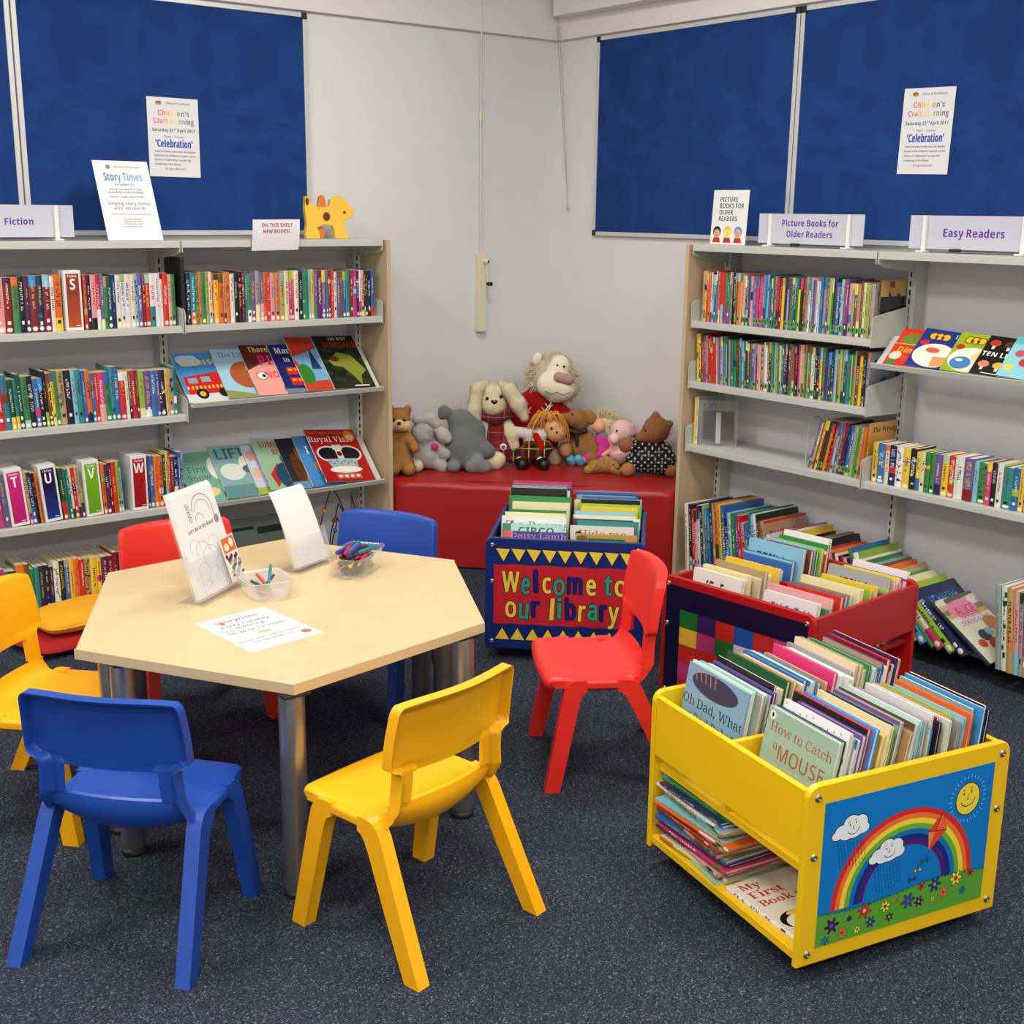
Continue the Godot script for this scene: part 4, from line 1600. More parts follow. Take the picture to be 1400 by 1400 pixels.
# books standing in a box: front covers face the open side, row runs in +x of the box
func box_row(bx: Transform3D, x0: float, x1: float, zc: float, along: int, cols: String, wid: Vector2, h: Vector2, lean: float, place: String, group: String, firsts: Array = [], th0 := 0.0) -> void:
	var n := cols.length()
	var ws := []
	var sum := 0.0
	for i in n:
		var w := rng.randf_range(0.6, 1.4)
		ws.append(w)
		sum += w
	var x := x0
	for i in n:
		var slot: float = ws[i] / sum * (x1 - x0)
		var ln := deg_to_rad(lean)
		var th := minf(slot * cos(ln) - 0.0006, 0.02)
		if th0 > 0.0:
			th = minf(th, th0)
		var ch := cols[i]
		var base: Color = PAL[ch][0].lerp(Color(rng.randf(), rng.randf(), rng.randf()), 0.07)
		var d := rng.randf_range(wid.x, wid.y)
		var hh := rng.randf_range(h.x, h.y)
		if along == 1 and i < firsts.size():
			hh = h.x - 0.016 + i * 0.021
		var front: Rect2
		var called := "picture_book"
		if i < firsts.size() and firsts[i] != null:
			front = special(firsts[i])
		else:
			front = new_cover(base)
		var o := make_book(called, th, hh, d, new_spine(base, true), front, th > 0.006, true, i < firsts.size() and firsts[i] != null)
		# turn so that the front cover faces -x of the row, tops leaning to +x
		var turn := Basis(Vector3.UP, PI)
		var tilt := Basis(Vector3(0, 0, 1), -ln)
		var jit := rng.randf_range(-0.012, 0.012)
		var p := Vector3(x + slot - th * 0.5, BOX_FLOOR + 0.0006 + sin(ln) * th * 0.5 + 0.0004, zc - d * 0.5 + jit)
		var local := Transform3D(tilt * turn, p)
		if along == 1:
			# the row runs to the back of the box instead: covers face the picture panel
			local = Transform3D(Basis(Vector3.UP, PI * 0.5), Vector3.ZERO) * local
		o.transform = bx * local
		x += slot
		var lc := word(cols[i - 1]) if i > 0 else "the board"
		var rc := word(cols[i + 1]) if i < n - 1 else "the board"
		tag(o, "%s picture book between %s and %s %s" % [word(ch), lc, rc, place], "book", group)

func boxed_books() -> void:
	var y := Transform3D(Basis(Vector3.UP, -0.2045), Vector3(-2.178, 0, 3.425))
	# near row: from the sage cover to the dark blue one
	box_row(y, 0.055, 0.262, -0.148, 0, "apwcwprzkyYlKswncw", Vector2(0.205, 0.24), Vector2(0.245, 0.272), 11, "in the yellow box", "picture books in the near row of the yellow box", [cover_mouse, cover_purple, cover_fish])
	box_row(y, 0.285, 0.482, -0.148, 0, "wcwsYwKrRwnYlswcowsnzwbB", Vector2(0.205, 0.24), Vector2(0.232, 0.264), 6, "in the yellow box", "picture books in the near row of the yellow box")
	box_row(y, 0.040, 0.262, -0.425, 0, "cwcswspKwYGnsYbwzsOnY", Vector2(0.205, 0.235), Vector2(0.245, 0.268), 10, "far row, yellow box", "picture books in the far row of the yellow box", [cover_wild])
	box_row(y, 0.285, 0.480, -0.425, 0, "mwwsYnYgcsbwrwBt", Vector2(0.205, 0.24), Vector2(0.25, 0.278), 9, "far row, yellow box", "picture books in the far row of the yellow box", [cover_penguin])
	var r := Transform3D(Basis(Vector3.UP, -1.505), Vector3(-1.350, 0, 2.180))
	# red box: covers face the patchwork panel; the four compartments
	# in the frame turned a quarter, x runs to the back of the box and z along the panel
	box_row(r, 0.035, 0.255, 0.150, 1, "wYlYnwyY", Vector2(0.17, 0.21), Vector2(0.185, 0.215), 8, "beside the Welcome box, in the red box", "board books in the red box", [], 0.018)
	box_row(r, 0.290, 0.520, 0.150, 1, "bcByOcglrgw", Vector2(0.18, 0.22), Vector2(0.215, 0.255), 8, "in the red box", "board books in the red box", [], 0.018)
	box_row(r, 0.035, 0.255, 0.425, 1, "wgkprtaY", Vector2(0.19, 0.225), Vector2(0.165, 0.205), 10, "in the red box", "board books in the red box", [], 0.018)
	box_row(r, 0.290, 0.520, 0.425, 1, "lygpskkobcw", Vector2(0.19, 0.225), Vector2(0.175, 0.215), 10, "in the red box", "board books in the red box", [], 0.018)
	var b := Transform3D(Basis(Vector3.UP, -0.778), Vector3(-1.542, 0, 1.504))
	box_row(b, 0.040, 0.255, 0.155, 1, "pawcyYYg", Vector2(0.205, 0.235), Vector2(0.205, 0.225), 12, "in the Welcome box", "picture books in the left half of the Welcome box", [cover_daisy, cover_circus, cover_zoo])
	box_row(b, 0.285, 0.505, 0.155, 1, "YgGKwsRswnm", Vector2(0.205, 0.235), Vector2(0.235, 0.285), 8, "far left, Welcome box", "picture books in the left half of the Welcome box")
	box_row(b, 0.045, 0.255, 0.405, 1, "nwtBwBsc", Vector2(0.21, 0.235), Vector2(0.205, 0.225), 12, "in the Welcome box", "picture books in the right half of the Welcome box", [cover_jomo, cover_hide])
	box_row(b, 0.285, 0.505, 0.405, 1, "ylnYbscBz", Vector2(0.21, 0.235), Vector2(0.225, 0.255), 8, "far right, Welcome box", "picture books in the right half of the Welcome box")
	# the stacks on the lower shelf of the yellow box
	var yy := BOX_SHELF + 0.0006
	var cols := "aYkBmPbOrnoclywbBgGysrKs"
	for i in cols.length():
		if i > 19:
			break
		var base: Color = PAL[cols[i]][0].lerp(Color(rng.randf(), rng.randf(), rng.randf()), 0.07)
		var th := rng.randf_range(0.004, 0.0115)
		if yy + th > 0.243:
			break
		var hh := rng.randf_range(0.235, 0.275)
		var dd := rng.randf_range(0.185, 0.215)
		var o := make_book("picture_book", th, hh, dd, new_spine(base, true), new_cover(base), th > 0.007, true)
		# lying flat: the front cover up, the spine to the open side
		var lie := Basis(Vector3(0, 0, 1), PI * 0.5)
		var turn := Basis(Vector3.UP, -PI * 0.5 + rng.randf_range(-0.10, 0.10))
		var bas := turn * lie
		var p := Vector3(0.012 + rng.randf_range(-0.012, 0.012), yy + th * 0.5, -0.412 + rng.randf_range(-0.008, 0.008))
		var cen := bas * Vector3(0, hh * 0.5, -dd * 0.5)
		var want := Vector3(p.x + dd * 0.5, p.y, p.z)
		o.transform = y * Transform3D(bas, want - Vector3(cen.x, 0, cen.z))
		yy += th + 0.0006
		tag(o, "%s picture book over %s in the stack under the yellow box's row" % [word(cols[i]), word(cols[i - 1]) if i > 0 else "the board"], "book", "stack of books on the lower shelf of the yellow box")
	var ob := make_book("picture_book", 0.012, 0.235, 0.215, new_spine(PAL["w"][0], true), special(cover_baby), true, true, true)
	var bas2 := flat_basis(0.05)
	ob.transform = y * Transform3D(bas2, Vector3(0.024, BOX_SHELF + 0.0068, -0.030))
	tag(ob, "white picture book My First Book lying alone on the yellow box's shelf", "book")

# a book lying with its front cover up; turn says where the head of the cover points
func flat_basis(turn: float) -> Basis:
	# book x (front cover) -> up, book y (head) -> -z, book -z (fore edge) -> right
	var base := Basis(Vector3(0, 1, 0), Vector3(0, 0, -1), Vector3(-1, 0, 0))
	return Basis(Vector3.UP, turn) * base

func display_books() -> void:
	# books laid face out on the sloping shelves; right ones overlap left ones
	var row1 := [[-2.070, 0.20, 0.245, cover_engine, "picture book with a red fire engine on a blue cover"], [-1.906, 0.20, 0.25, cover_little, "pale blue picture book with a brown round head, beside the fire engine"], [-1.778, 0.20, 0.26, cover_nose, "pink picture book with a big letters and a round eye"], [-1.647, 0.175, 0.255, cover_bus, "navy picture book with red buses, next to the pink one"], [-1.559, 0.19, 0.285, cover_red, "tall red and blue picture book with a green bush"], [-1.428, 0.208, 0.285, cover_dino, "dark green picture book with a dinosaur, by the oak end panel"]]
	slope_row(xf_a(), row1, 0.792)
	var row2 := [[-2.075, 0.20, 0.25, cover_first, "mint green picture book beside the W shelf, on the lower slope"], [-1.931, 0.20, 0.26, cover_lift, "grey-teal picture book with a white bird"], [-1.788, 0.14, 0.25, cover_kids, "lilac picture book with children's heads, between grey-teal and mint ones"], [-1.743, 0.18, 0.265, cover_lumber, "mint picture book with red title letters and a blue figure"], [-1.627, 0.17, 0.262, cover_squirrel, "dark picture book with a brown animal, on the lower slope"], [-1.544, 0.17, 0.262, cover_i, "sky blue picture book half hidden by the red crown book"], [-1.488, 0.262, 0.275, cover_royal, "red picture book with a jewelled crown, Royal Visit"]]
	slope_row(xf_a(), row2, 0.385)
	var row3 := [[2.163, 0.155, 0.17, cover_di, "red picture book with a green animal, on the slope by the reader shelf"], [2.260, 0.165, 0.17, cover_zoo_blue, "blue-edged picture book with a cardboard box and letter O eyes"], [2.399, 0.160, 0.17, cover_zoo_green, "lime green picture book with a blue bird, letter O eyes"], [2.511, 0.165, 0.165, cover_ten, "black picture book with lettered white title Ten Little"], [2.609, 0.17, 0.17, cover_cyan, "pale turquoise picture book with small round figures"], [2.75, 0.17, 0.17, cover_red, "red and blue picture book at the far end of the slope"]]
	slope_row(xf_b(), row3, 1.022)

func slope_row(run: Transform3D, list: Array, y: float) -> void:
	for i in list.size():
		var q: Array = list[i]
		var th := 0.0075
		var base := Color(0.8, 0.8, 0.8)
		var o := make_book("picture_book", th, q[2], q[1], new_spine(base, true), special(q[3]), true, true, true)
		# up the slope is (0, 1, -1), out of it (0, 1, 1)
		var up := Vector3(0, 1, -1).normalized()
		var nrm := Vector3(0, 1, 1).normalized()
		# book: x (front) -> nrm, y -> up, -z (towards fore edge) -> +x
		var bas := Basis(nrm, up, Vector3(-1, 0, 0))
		var gap: float = (list[i + 1][0] - q[0]) if i < list.size() - 1 else q[1]
		var tilt := 0.0
		if i > 0:
			tilt = asin(minf(0.3, (th + 0.001) / (q[0] - list[i - 1][0]))) * 0.98
		bas = Basis(up, tilt) * bas
		var lift := 0.0015 + th * 0.5
		if i > 0:
			lift += sin(tilt) * q[1]
		var p := Vector3(q[0], y, 0.2825) + nrm * lift + up * 0.009
		o.transform = run * Transform3D(bas, p)
		tag(o, q[4], "book", "picture books shown face out on sloping shelves")

func single_books() -> void:
	var b := xf_b()
	# the fanned book with the pink title panel on the lowest shelf
	var o := make_book("picture_book", 0.016, 0.285, 0.235, new_spine(Color(0.2, 0.25, 0.3), true), special(cover_alice), true, true, true)
	var bas := Basis(Vector3(0, 0, 1), deg_to_rad(57.0))
	o.transform = b * Transform3D(bas, Vector3(2.716, 0.0712 + 0.016 * 0.5 * sin(deg_to_rad(57.0)) - 0.001, 0.325))
	tag(o, "picture book with a pink Alice title panel leaning on the lowest shelf", "book")
	# the dark reader at the end of the upper reader shelf and the tan one at the end of the third
	o = make_book("slim_reader", 0.006, 0.205, 0.15, new_spine(Color(0.3, 0.25, 0.1), true), special(cover_dark), false, true, true)
	o.transform = b * Transform3D(Basis.IDENTITY, Vector3(2.099, 1.1168, 0.235))
	tag(o, "slim reader with a black and gold cover at the end of its shelf", "book")
	o = make_book("slim_reader", 0.010, 0.205, 0.16, new_spine(Color(0.8, 0.6, 0.2), true), special(cover_wrong), false, true, true)
	o.transform = b * Transform3D(Basis(Vector3(0, 0, 1), -0.06), Vector3(2.0925, 0.6012, 0.24))
	tag(o, "tan slim reader titled The Wrong beside the small hardbacks", "book")
	# the yellow and white books at the near end of the third shelf
	o = make_book("slim_reader", 0.012, 0.20, 0.16, new_spine(PAL["y"][0], true), new_cover(PAL["y"][0]), false, true)
	o.transform = b * Transform3D(Basis.IDENTITY, Vector3(1.245, 0.6008, 0.255))
	tag(o, "yellow slim book beside the oak end panel, over the picture books", "book")
	o = make_book("slim_reader", 0.008, 0.20, 0.16, new_spine(PAL["w"][0], true), new_cover(PAL["s"][0]), false, true)
	o.transform = b * Transform3D(Basis.IDENTITY, Vector3(1.257, 0.6008, 0.255))
	tag(o, "white slim book between the yellow one and the clear wallet", "book")
	# clear wallet with a dark sleeve
	var w := thing("plastic_wallet", "clear plastic wallet with a dark sleeve on the third shelf", "wallet", Vector3.ZERO)
	w.transform = b * Transform3D(Basis(Vector3(0, 0, 1), 0.02) * Basis(Vector3.UP, -0.9), Vector3(1.268, 0.601, 0.25))
	var m := MB.new()
	m.box(Vector3(0, 0.095, -0.08), Vector3(0.018, 0.19, 0.16), Basis.IDENTITY, 0.003)
	part("pouch", m, mats["acrylic"], w)
	m = MB.new()
	m.box(Vector3(0, 0.085, -0.08), Vector3(0.010, 0.12, 0.125), Basis.IDENTITY, 0.001)
	part("sleeve", m, plain("sleeve", Color(0.20, 0.19, 0.18), 0.5), w)
	m = MB.new()
	m.box(Vector3(0.0055, 0.075, -0.08), Vector3(0.001, 0.13, 0.02))
	part("strap", m, plain("strap", Color(0.7, 0.72, 0.74), 0.5), w)
	# taller volumes and dividers that stick up out of the rows
	var e := thing("shelf_divider", "tall black divider between the S shelf and the shelf under the New Books card", "divider", Vector3(-2.068, 1.1056, 0.0))
	m = MB.new()
	m.box(Vector3(0, 0.128, 0.195), Vector3(0.016, 0.255, 0.15), Basis.IDENTITY, 0.002)
	part("plate", m, mats["black_plastic"], e)
	m = MB.new()
	m.box(Vector3(0.0, 0.03, 0.2705), Vector3(0.010, 0.03, 0.0012))
	part("sticker", m, mats["paper"], e)
	# book stop with an arched wire on the third shelf
	e = thing("book_stop", "grey arched book stop before the leaning readers", "book stop", Vector3.ZERO)
	e.transform = b * Transform3D(Basis.IDENTITY, Vector3(1.80, 0.6006, 0.0))
	m = MB.new()
	var arch := []
	for k in 15:
		var t := PI * k / 14.0
		arch.append(Vector3(0, 0.10 + 0.085 * sin(t) if k > 0 and k < 14 else 0.003, 0.16 - 0.05 * cos(t)))
	m.tube(arch, 0.0022, 8)
	part("arch", m, mats["shelf_metal"], e)
	m = MB.new()
	m.box(Vector3(0.03, 0.001, 0.16), Vector3(0.08, 0.0016, 0.11))
	part("base", m, mats["shelf_metal"], e)
	# letter blocks
	letter_block(-2.487, 1.105, 0.0, "S", Color(0.55, 0.20, 0.11), Color(0.72, 0.33, 0.12), 0.216)
	letter_block(-2.735, 0.405, deg_to_rad(4.5), "T", Color(0.80, 0.15, 0.50), Color(0.72, 0.12, 0.42), 0.214)
	letter_block(-2.614, 0.405, deg_to_rad(4.5), "U", Color(0.10, 0.08, 0.26), Color(0.12, 0.25, 0.62), 0.214)
	letter_block(-2.460, 0.405, deg_to_rad(2.5), "V", Color(0.44, 0.68, 0.12), Color(0.40, 0.63, 0.12), 0.214)
	letter_block(-2.283, 0.405, 0.0, "W", Color(0.66, 0.10, 0.12), Color(0.60, 0.07, 0.10), 0.214)

func letter_block(x: float, y: float, lean: float, letter: String, c0: Color, c1: Color, h: float) -> void:
	var t := thing("letter_block", "white index block with a letter %s for the fiction shelf" % letter, "index block", Vector3(x, y + 0.0006 + (absf(sin(lean)) * 0.033), 0.266), 0.0, "letter blocks among the paperbacks")
	t.rotation.z = lean
	var b := MB.new()
	b.box(Vector3(0, h * 0.5, -0.06), Vector3(0.064, h, 0.12), Basis.IDENTITY, 0.002)
	part("block", b, plain("white_plastic", Color(0.9, 0.9, 0.89), 0.3), t)
	var c := Canvas.new(120, 400, c0)
	for k in 40:
		c.rect(0, 150 + k * 6.25, 120, 7, c0.lerp(c1, k / 39.0))
	for k in 8:
		c.poly(PackedVector2Array([Vector2(60, 400), Vector2(-40 + k * 28, 170), Vector2(-28 + k * 28, 160)]), c0.lerp(c1, 0.5))
	c.text("Fiction", font("sans", true), 60, 18, 26, Color(0.95, 0.9, 0.88), 1)
	c.text(letter, font("sans", true), 60, 80, 112, Color(0.97, 0.97, 0.97), 1)
	c.rect(70, 384, 40, 6, Color(0.9, 0.9, 0.9))
	b = MB.new()
	b.quad(Vector3(-0.0235, 0.012, 0.0006), Vector3(0.0235, 0.012, 0.0006), Vector3(0.0235, h - 0.012, 0.0006), Vector3(-0.0235, h - 0.012, 0.0006), Rect2(0, 0, 1, 1))
	part("printed_face", b, printed("letter_" + letter, c.texture(), 0.3), t)

func finish_atlases() -> void:
	book_mat.albedo_texture = spine_atlas.texture()
	cover_mat.albedo_texture = cover_atlas.texture()
	special_mat.albedo_texture = special_atlas.texture()

# ---------------------------------------------------------------- printed covers
func cover_mouse(c: Canvas, x: float, y: float, w: float, h: float) -> void:
	c.rect(x, y, w, h, Color(0.60, 0.72, 0.66))
	c.rect(x, y + h * 0.45, w, h * 0.55, Color(0.66, 0.74, 0.66))
	var f := font("serif")
	var ink := Color(0.62, 0.33, 0.22)
	c.text("How to Catch", f, x + w * 0.52, y + 52, 36, ink, 1, 1.0)
	c.text("a", f, x + w * 0.2, y + 98, 32, ink, 1)
	c.text("MOUSE", font("sans"), x + w * 0.58, y + 112, 58, ink, 1, 0.9)
	c.ellipse(x + 20, y + 22, 11, 13, Color(0.93, 0.93, 0.9))
	c.ellipse(x + 20, y + 22, 4, 7, Color(0.1, 0.1, 0.1))
	c.ellipse(x + 60, y + 190, 26, 20, Color(0.85, 0.6, 0.2))
	c.ellipse(x + 150, y + 230, 50, 36, Color(0.55, 0.52, 0.48))

func cover_purple(c: Canvas, x: float, y: float, w: float, h: float) -> void:
	c.rect(x, y, w, h, Color(0.36, 0.25, 0.48))
	c.text("PAPER", font("sans"), x + w * 0.6, y + 120, 64, Color(0.92, 0.9, 0.94), 1)
	c.ellipse(x + w * 0.8, y + 50, 16, 16, Color(0.85, 0.65, 0.3))

func cover_fish(c: Canvas, x: float, y: float, w: float, h: float) -> void:
	c.rect(x, y, w, h, Color(0.90, 0.92, 0.94))
	for k in 20:
		c.ellipse(x + 12 + (k * 53) % int(w - 20), y + 10 + (k * 31) % 60, 3, 3, Color(0.75, 0.6, 0.6))
	c.ellipse(x + w * 0.62, y + 74, w * 0.36, 36, Color(0.14, 0.36, 0.50))
	c.text("STARFISH", font("sans", true), x + w * 0.62, y + 70, 30, Color(0.75, 0.86, 0.9), 1)

func cover_wild(c: Canvas, x: float, y: float, w: float, h: float) -> void:
	c.rect(x, y, w, h, Color(0.50, 0.66, 0.78))
	c.ellipse(x + w * 0.48, y + 42, w * 0.38, 34, Color(0.26, 0.24, 0.34))
	for k in 5:
		c.line([Vector2(x + 30 + k * 22, y + 4), Vector2(x + 44 + k * 20, y + 40)], 4, Color(0.72, 0.5, 0.42))
	var ink := Color(0.10, 0.16, 0.30)
	c.text("Oh Dad, What", font("serif"), x + w * 0.5, y + 105, 38, ink, 1)
	c.text("a Bad Baby!", font("serif"), x + w * 0.5, y + 150, 36, Color(0.16, 0.22, 0.36), 1)
	for k in 30:
		c.ellipse(x + (k * 37) % int(w), y + 180 + (k * 17) % 60, 7, 6, Color(0.80, 0.80, 0.72))

func cover_penguin(c: Canvas, x: float, y: float, w: float, h: float) -> void:
	c.rect(x, y, w, h, Color(0.92, 0.55, 0.68))
	c.rect(x, y, w, 52, Color(0.88, 0.22, 0.50))
	for k in 24:
		c.ellipse(x + w * 0.5 + (k * 41) % int(w * 0.5), y + 70 + (k * 29) % 120, 10, 10, Color(0.95, 0.68, 0.78))
	for q in [[50, 150, 26, 62], [112, 130, 38, 84], [178, 160, 24, 54]]:
		c.ellipse(x + q[0], y + q[1], q[2] + 6, q[3] + 6, Color(0.35, 0.08, 0.10))
		c.ellipse(x + q[0], y + q[1], q[2], q[3], Color(0.62, 0.76, 0.80))
	c.poly(PackedVector2Array([Vector2(x + 80, y + 60), Vector2(x + 112, y + 44), Vector2(x + 96, y + 214), Vector2(x + 74, y + 210)]), Color(0.55, 0.10, 0.14))

func cover_daisy(c: Canvas, x: float, y: float, w: float, h: float) -> void:
	c.rect(x, y, w, h, Color(0.26, 0.27, 0.56))
	c.rect(x, y, 40, h, Color(0.88, 0.36, 0.42))
	c.text("Daisy Lamb", font("serif"), x + w * 0.55, y + 26, 40, Color(0.86, 0.55, 0.68), 1)

func cover_circus(c: Canvas, x: float, y: float, w: float, h: float) -> void:
	c.rect(x, y, w, h, Color(0.62, 0.82, 0.78))
	c.rect(x, y, 36, h, Color(0.25, 0.52, 0.38))
	c.text("CIRCO", font("sans", true), x + w * 0.56, y + 38, 52, Color(0.28, 0.36, 0.36), 1)

func cover_zoo(c: Canvas, x: float, y: float, w: float, h: float) -> void:
	c.rect(x, y, w, h, Color(0.86, 0.89, 0.88))
	c.text("Z", font("serif", true), x + 34, y + 46, 58, Color(0.72, 0.14, 0.14), 1)
	c.text("oo Poems", font("serif"), x + w * 0.58, y + 46, 52, Color(0.45, 0.47, 0.48), 1)

func cover_jomo(c: Canvas, x: float, y: float, w: float, h: float) -> void:
	c.rect(x, y, w, h, Color(0.72, 0.55, 0.22))
	c.ellipse(x + w * 0.1, y + 30, 24, 20, Color(0.4, 0.35, 0.15))
	c.rect(x + w * 0.2, y + 26, w * 0.6, 66, Color(0.08, 0.42, 0.30))
	c.text("JOMO!", font("sans", true), x + w * 0.5, y + 58, 46, Color(0.9, 0.9, 0.82), 1)

func cover_hide(c: Canvas, x: float, y: float, w: float, h: float) -> void:
	c.rect(x, y, w, h, Color(0.80, 0.78, 0.73))
	c.text("Hide me,", font("serif"), x + w * 0.52, y + 44, 48, Color(0.50, 0.34, 0.30), 1)
	c.ellipse(x + 34, y + 44, 14, 14, Color(0.28, 0.2, 0.16))

func cover_baby(c: Canvas, x: float, y: float, w: float, h: float) -> void:
	c.rect(x, y, w, h, Color(0.90, 0.88, 0.82))
	c.text("My", font("serif", true), x + 22, y + 36, 42, Color(0.72, 0.22, 0.16))
	c.text("First", font("serif", true), x + 22, y + 82, 46, Color(0.72, 0.22, 0.16))
	c.text("Book of", font("serif", true), x + 22, y + 128, 42, Color(0.72, 0.22, 0.16))
	c.text("Baby", font("serif"), x + 120, y + 174, 46, Color(0.25, 0.38, 0.36))
	c.text("Animals", font("serif"), x + 120, y + 218, 40, Color(0.25, 0.38, 0.36))
	c.ellipse(x + 70, y + 235, 56, 44, Color(0.09, 0.09, 0.09))
	c.ellipse(x + 62, y + 248, 36, 36, Color(0.92, 0.90, 0.84))
	c.ellipse(x + 76, y + 204, 26, 12, Color(0.90, 0.76, 0.35))

func cover_engine(c: Canvas, x: float, y: float, w: float, h: float) -> void:
	c.rect(x, y, w, h, Color(0.25, 0.55, 0.80))
	for k in 6:
		c.ellipse(x + 50 + k * 12, y + 40 + (k % 2) * 18, 34, 26, Color(0.72, 0.82, 0.90))
	c.rect(x, y + h * 0.82, w, h * 0.2, Color(0.80, 0.82, 0.82))
	c.text("Fire RESCUE", font("sans", true), x + w * 0.62, y + 66, 44, Color(0.95, 0.78, 0.2), 1)
	c.poly(PackedVector2Array([Vector2(x + 20, y + 150), Vector2(x + 200, y + 130), Vector2(x + 246, y + 190), Vector2(x + 246, y + 262), Vector2(x + 20, y + 262)]), Color(0.78, 0.13, 0.13))
	c.rect(x + 40, y + 160, 50, 34, Color(0.55, 0.62, 0.68))
	c.rect(x + 110, y + 155, 50, 34, Color(0.55, 0.62, 0.68))
	for k in 10:
		c.rect(x + 22 + k * 22, y + 212, 11, 18, Color(0.95, 0.80, 0.2))
	c.ellipse(x + 90, y + 262, 32, 32, Color(0.08, 0.08, 0.09))
	c.ellipse(x + 90, y + 262, 16, 16, Color(0.93, 0.68, 0.2))
	c.ellipse(x + 205, y + 262, 28, 28, Color(0.08, 0.08, 0.09))

func cover_little(c: Canvas, x: float, y: float, w: float, h: float) -> void:
	c.rect(x, y, w, h, Color(0.62, 0.78, 0.86))
	c.text("The Little", font("serif"), x + w * 0.5, y + 40, 42, Color(0.30, 0.42, 0.52), 1)
	c.ellipse(x + 150, y + 170, 88, 84, Color(0.66, 0.35, 0.20))
	c.ellipse(x + 190, y + 130, 30, 24, Color(0.86, 0.80, 0.42))
	c.ellipse(x + 196, y + 132, 10, 8, Color(0.25, 0.16, 0.1))
	c.poly(PackedVector2Array([Vector2(x, y + h), Vector2(x, y + 260), Vector2(x + 150, y + 290), Vector2(x + w, y + h)]), Color(0.55, 0.58, 0.32))

func cover_nose(c: Canvas, x: float, y: float, w: float, h: float) -> void:
	c.rect(x, y, w, h, Color(0.93, 0.62, 0.58))
	c.poly(PackedVector2Array([Vector2(x, y), Vector2(x + w, y), Vector2(x + w, y + 80), Vector2(x + 90, y + 120), Vector2(x, y + 160)]), Color(0.36, 0.16, 0.13))
	c.text("There", font("sans", true), x + w * 0.42, y + 32, 44, Color(0.90, 0.76, 0.4), 1)
	c.text("PIG", font("sans", true), x + 150, y + 100, 84, Color(0.90, 0.16, 0.48), 1)
	c.text("NOSE", font("sans", true), x + 160, y + 190, 54, Color(0.85, 0.24, 0.42), 1)
	c.ellipse(x + 70, y + 195, 32, 24, Color(0.2, 0.1, 0.1))
	c.ellipse(x + 70, y + 195, 28, 21, Color(0.95, 0.94, 0.9))
	c.ellipse(x + 80, y + 195, 10, 10, Color(0.12, 0.08, 0.08))

func cover_bus(c: Canvas, x: float, y: float, w: float, h: float) -> void:
	c.rect(x, y, w, h, Color(0.11, 0.15, 0.42))
	c.text("Man", font("serif", true), x + 90, y + 42, 52, Color(0.92, 0.92, 0.94), 1)
	c.text("to", font("serif", true), x + 90, y + 100, 44, Color(0.92, 0.92, 0.94), 1)
	for k in 2:
		c.rect(x + 60, y + 150 + k * 66, 180, 48, Color(0.78, 0.16, 0.13))
		for j in 4:
			c.rect(x + 72 + j * 42, y + 158 + k * 66, 28, 16, Color(0.95, 0.62, 0.25))
	c.rect(x, y + 286, w, 30, Color(0.45, 0.5, 0.55))

func cover_red(c: Canvas, x: float, y: float, w: float, h: float) -> void:
	c.rect(x, y, w, h, Color(0.78, 0.24, 0.16))
	c.poly(PackedVector2Array([Vector2(x, y + 120), Vector2(x + 170, y + 70), Vector2(x + w, y + 140), Vector2(x + w, y + 250), Vector2(x + 70, y + 260)]), Color(0.45, 0.68, 0.82))
	c.poly(PackedVector2Array([Vector2(x + 130, y + 60), Vector2(x + 160, y + 190), Vector2(x + 96, y + 190)]), Color(0.16, 0.22, 0.36))
	c.ellipse(x + 45, y + 220, 46, 60, Color(0.22, 0.50, 0.20))
	c.ellipse(x + 200, y + 110, 22, 22, Color(0.92, 0.92, 0.9))

func cover_dino(c: Canvas, x: float, y: float, w: float, h: float) -> void:
	c.rect(x, y, w, h, Color(0.11, 0.13, 0.09))
	for k in 24:
		c.ellipse(x + (k * 67) % int(w), y + 50 + (k * 43) % 240, 22, 12, Color(0.17, 0.21, 0.11))
	c.text("THE BEST", font("sans", true), x + 150, y + 20, 26, Color(0.85, 0.8, 0.7), 1)
	c.text("DINOSAUR", font("sans", true), x + 152, y + 56, 46, Color(0.62, 0.12, 0.12), 1, 0.85)
	c.poly(PackedVector2Array([Vector2(x + 40, y + 150), Vector2(x + 110, y + 100), Vector2(x + 190, y + 120), Vector2(x + 244, y + 210), Vector2(x + 200, y + 240), Vector2(x + 180, y + 300), Vector2(x + 150, y + 240), Vector2(x + 110, y + 190), Vector2(x + 60, y + 180)]), Color(0.52, 0.56, 0.20))
	c.ellipse(x + 80, y + 140, 30, 16, Color(0.40, 0.18, 0.10))
	c.rect(x + 130, y + 296, 90, 8, Color(0.85, 0.85, 0.8))

func cover_first(c: Canvas, x: float, y: float, w: float, h: float) -> void:
	c.rect(x, y, w, h, Color(0.45, 0.66, 0.58))
	c.text("First", font("serif"), x + 90, y + 110, 48, Color(0.42, 0.30, 0.26), 1)
	c.text("Snow", font("serif"), x + 90, y + 160, 48, Color(0.42, 0.30, 0.26), 1)
	c.ellipse(x + 190, y + 110, 40, 70, Color(0.86, 0.88, 0.84))
	c.ellipse(x + 110, y + 250, 60, 30, Color(0.90, 0.78, 0.55))

func cover_lift(c: Canvas, x: float, y: float, w: float, h: float) -> void:
	c.rect(x, y, w, h, Color(0.52, 0.66, 0.66))
	c.text("LIFT", font("sans", true), x + 110, y + 52, 86, Color(0.22, 0.42, 0.46), 1)
	c.ellipse(x + 90, y + 160, 70, 50, Color(0.84, 0.87, 0.83))
	c.ellipse(x + 180, y + 120, 40, 50, Color(0.88, 0.88, 0.84))
	c.ellipse(x + 190, y + 150, 40, 24, Color(0.36, 0.38, 0.40))
	c.rect(x, y + 240, w, 76, Color(0.38, 0.55, 0.56))

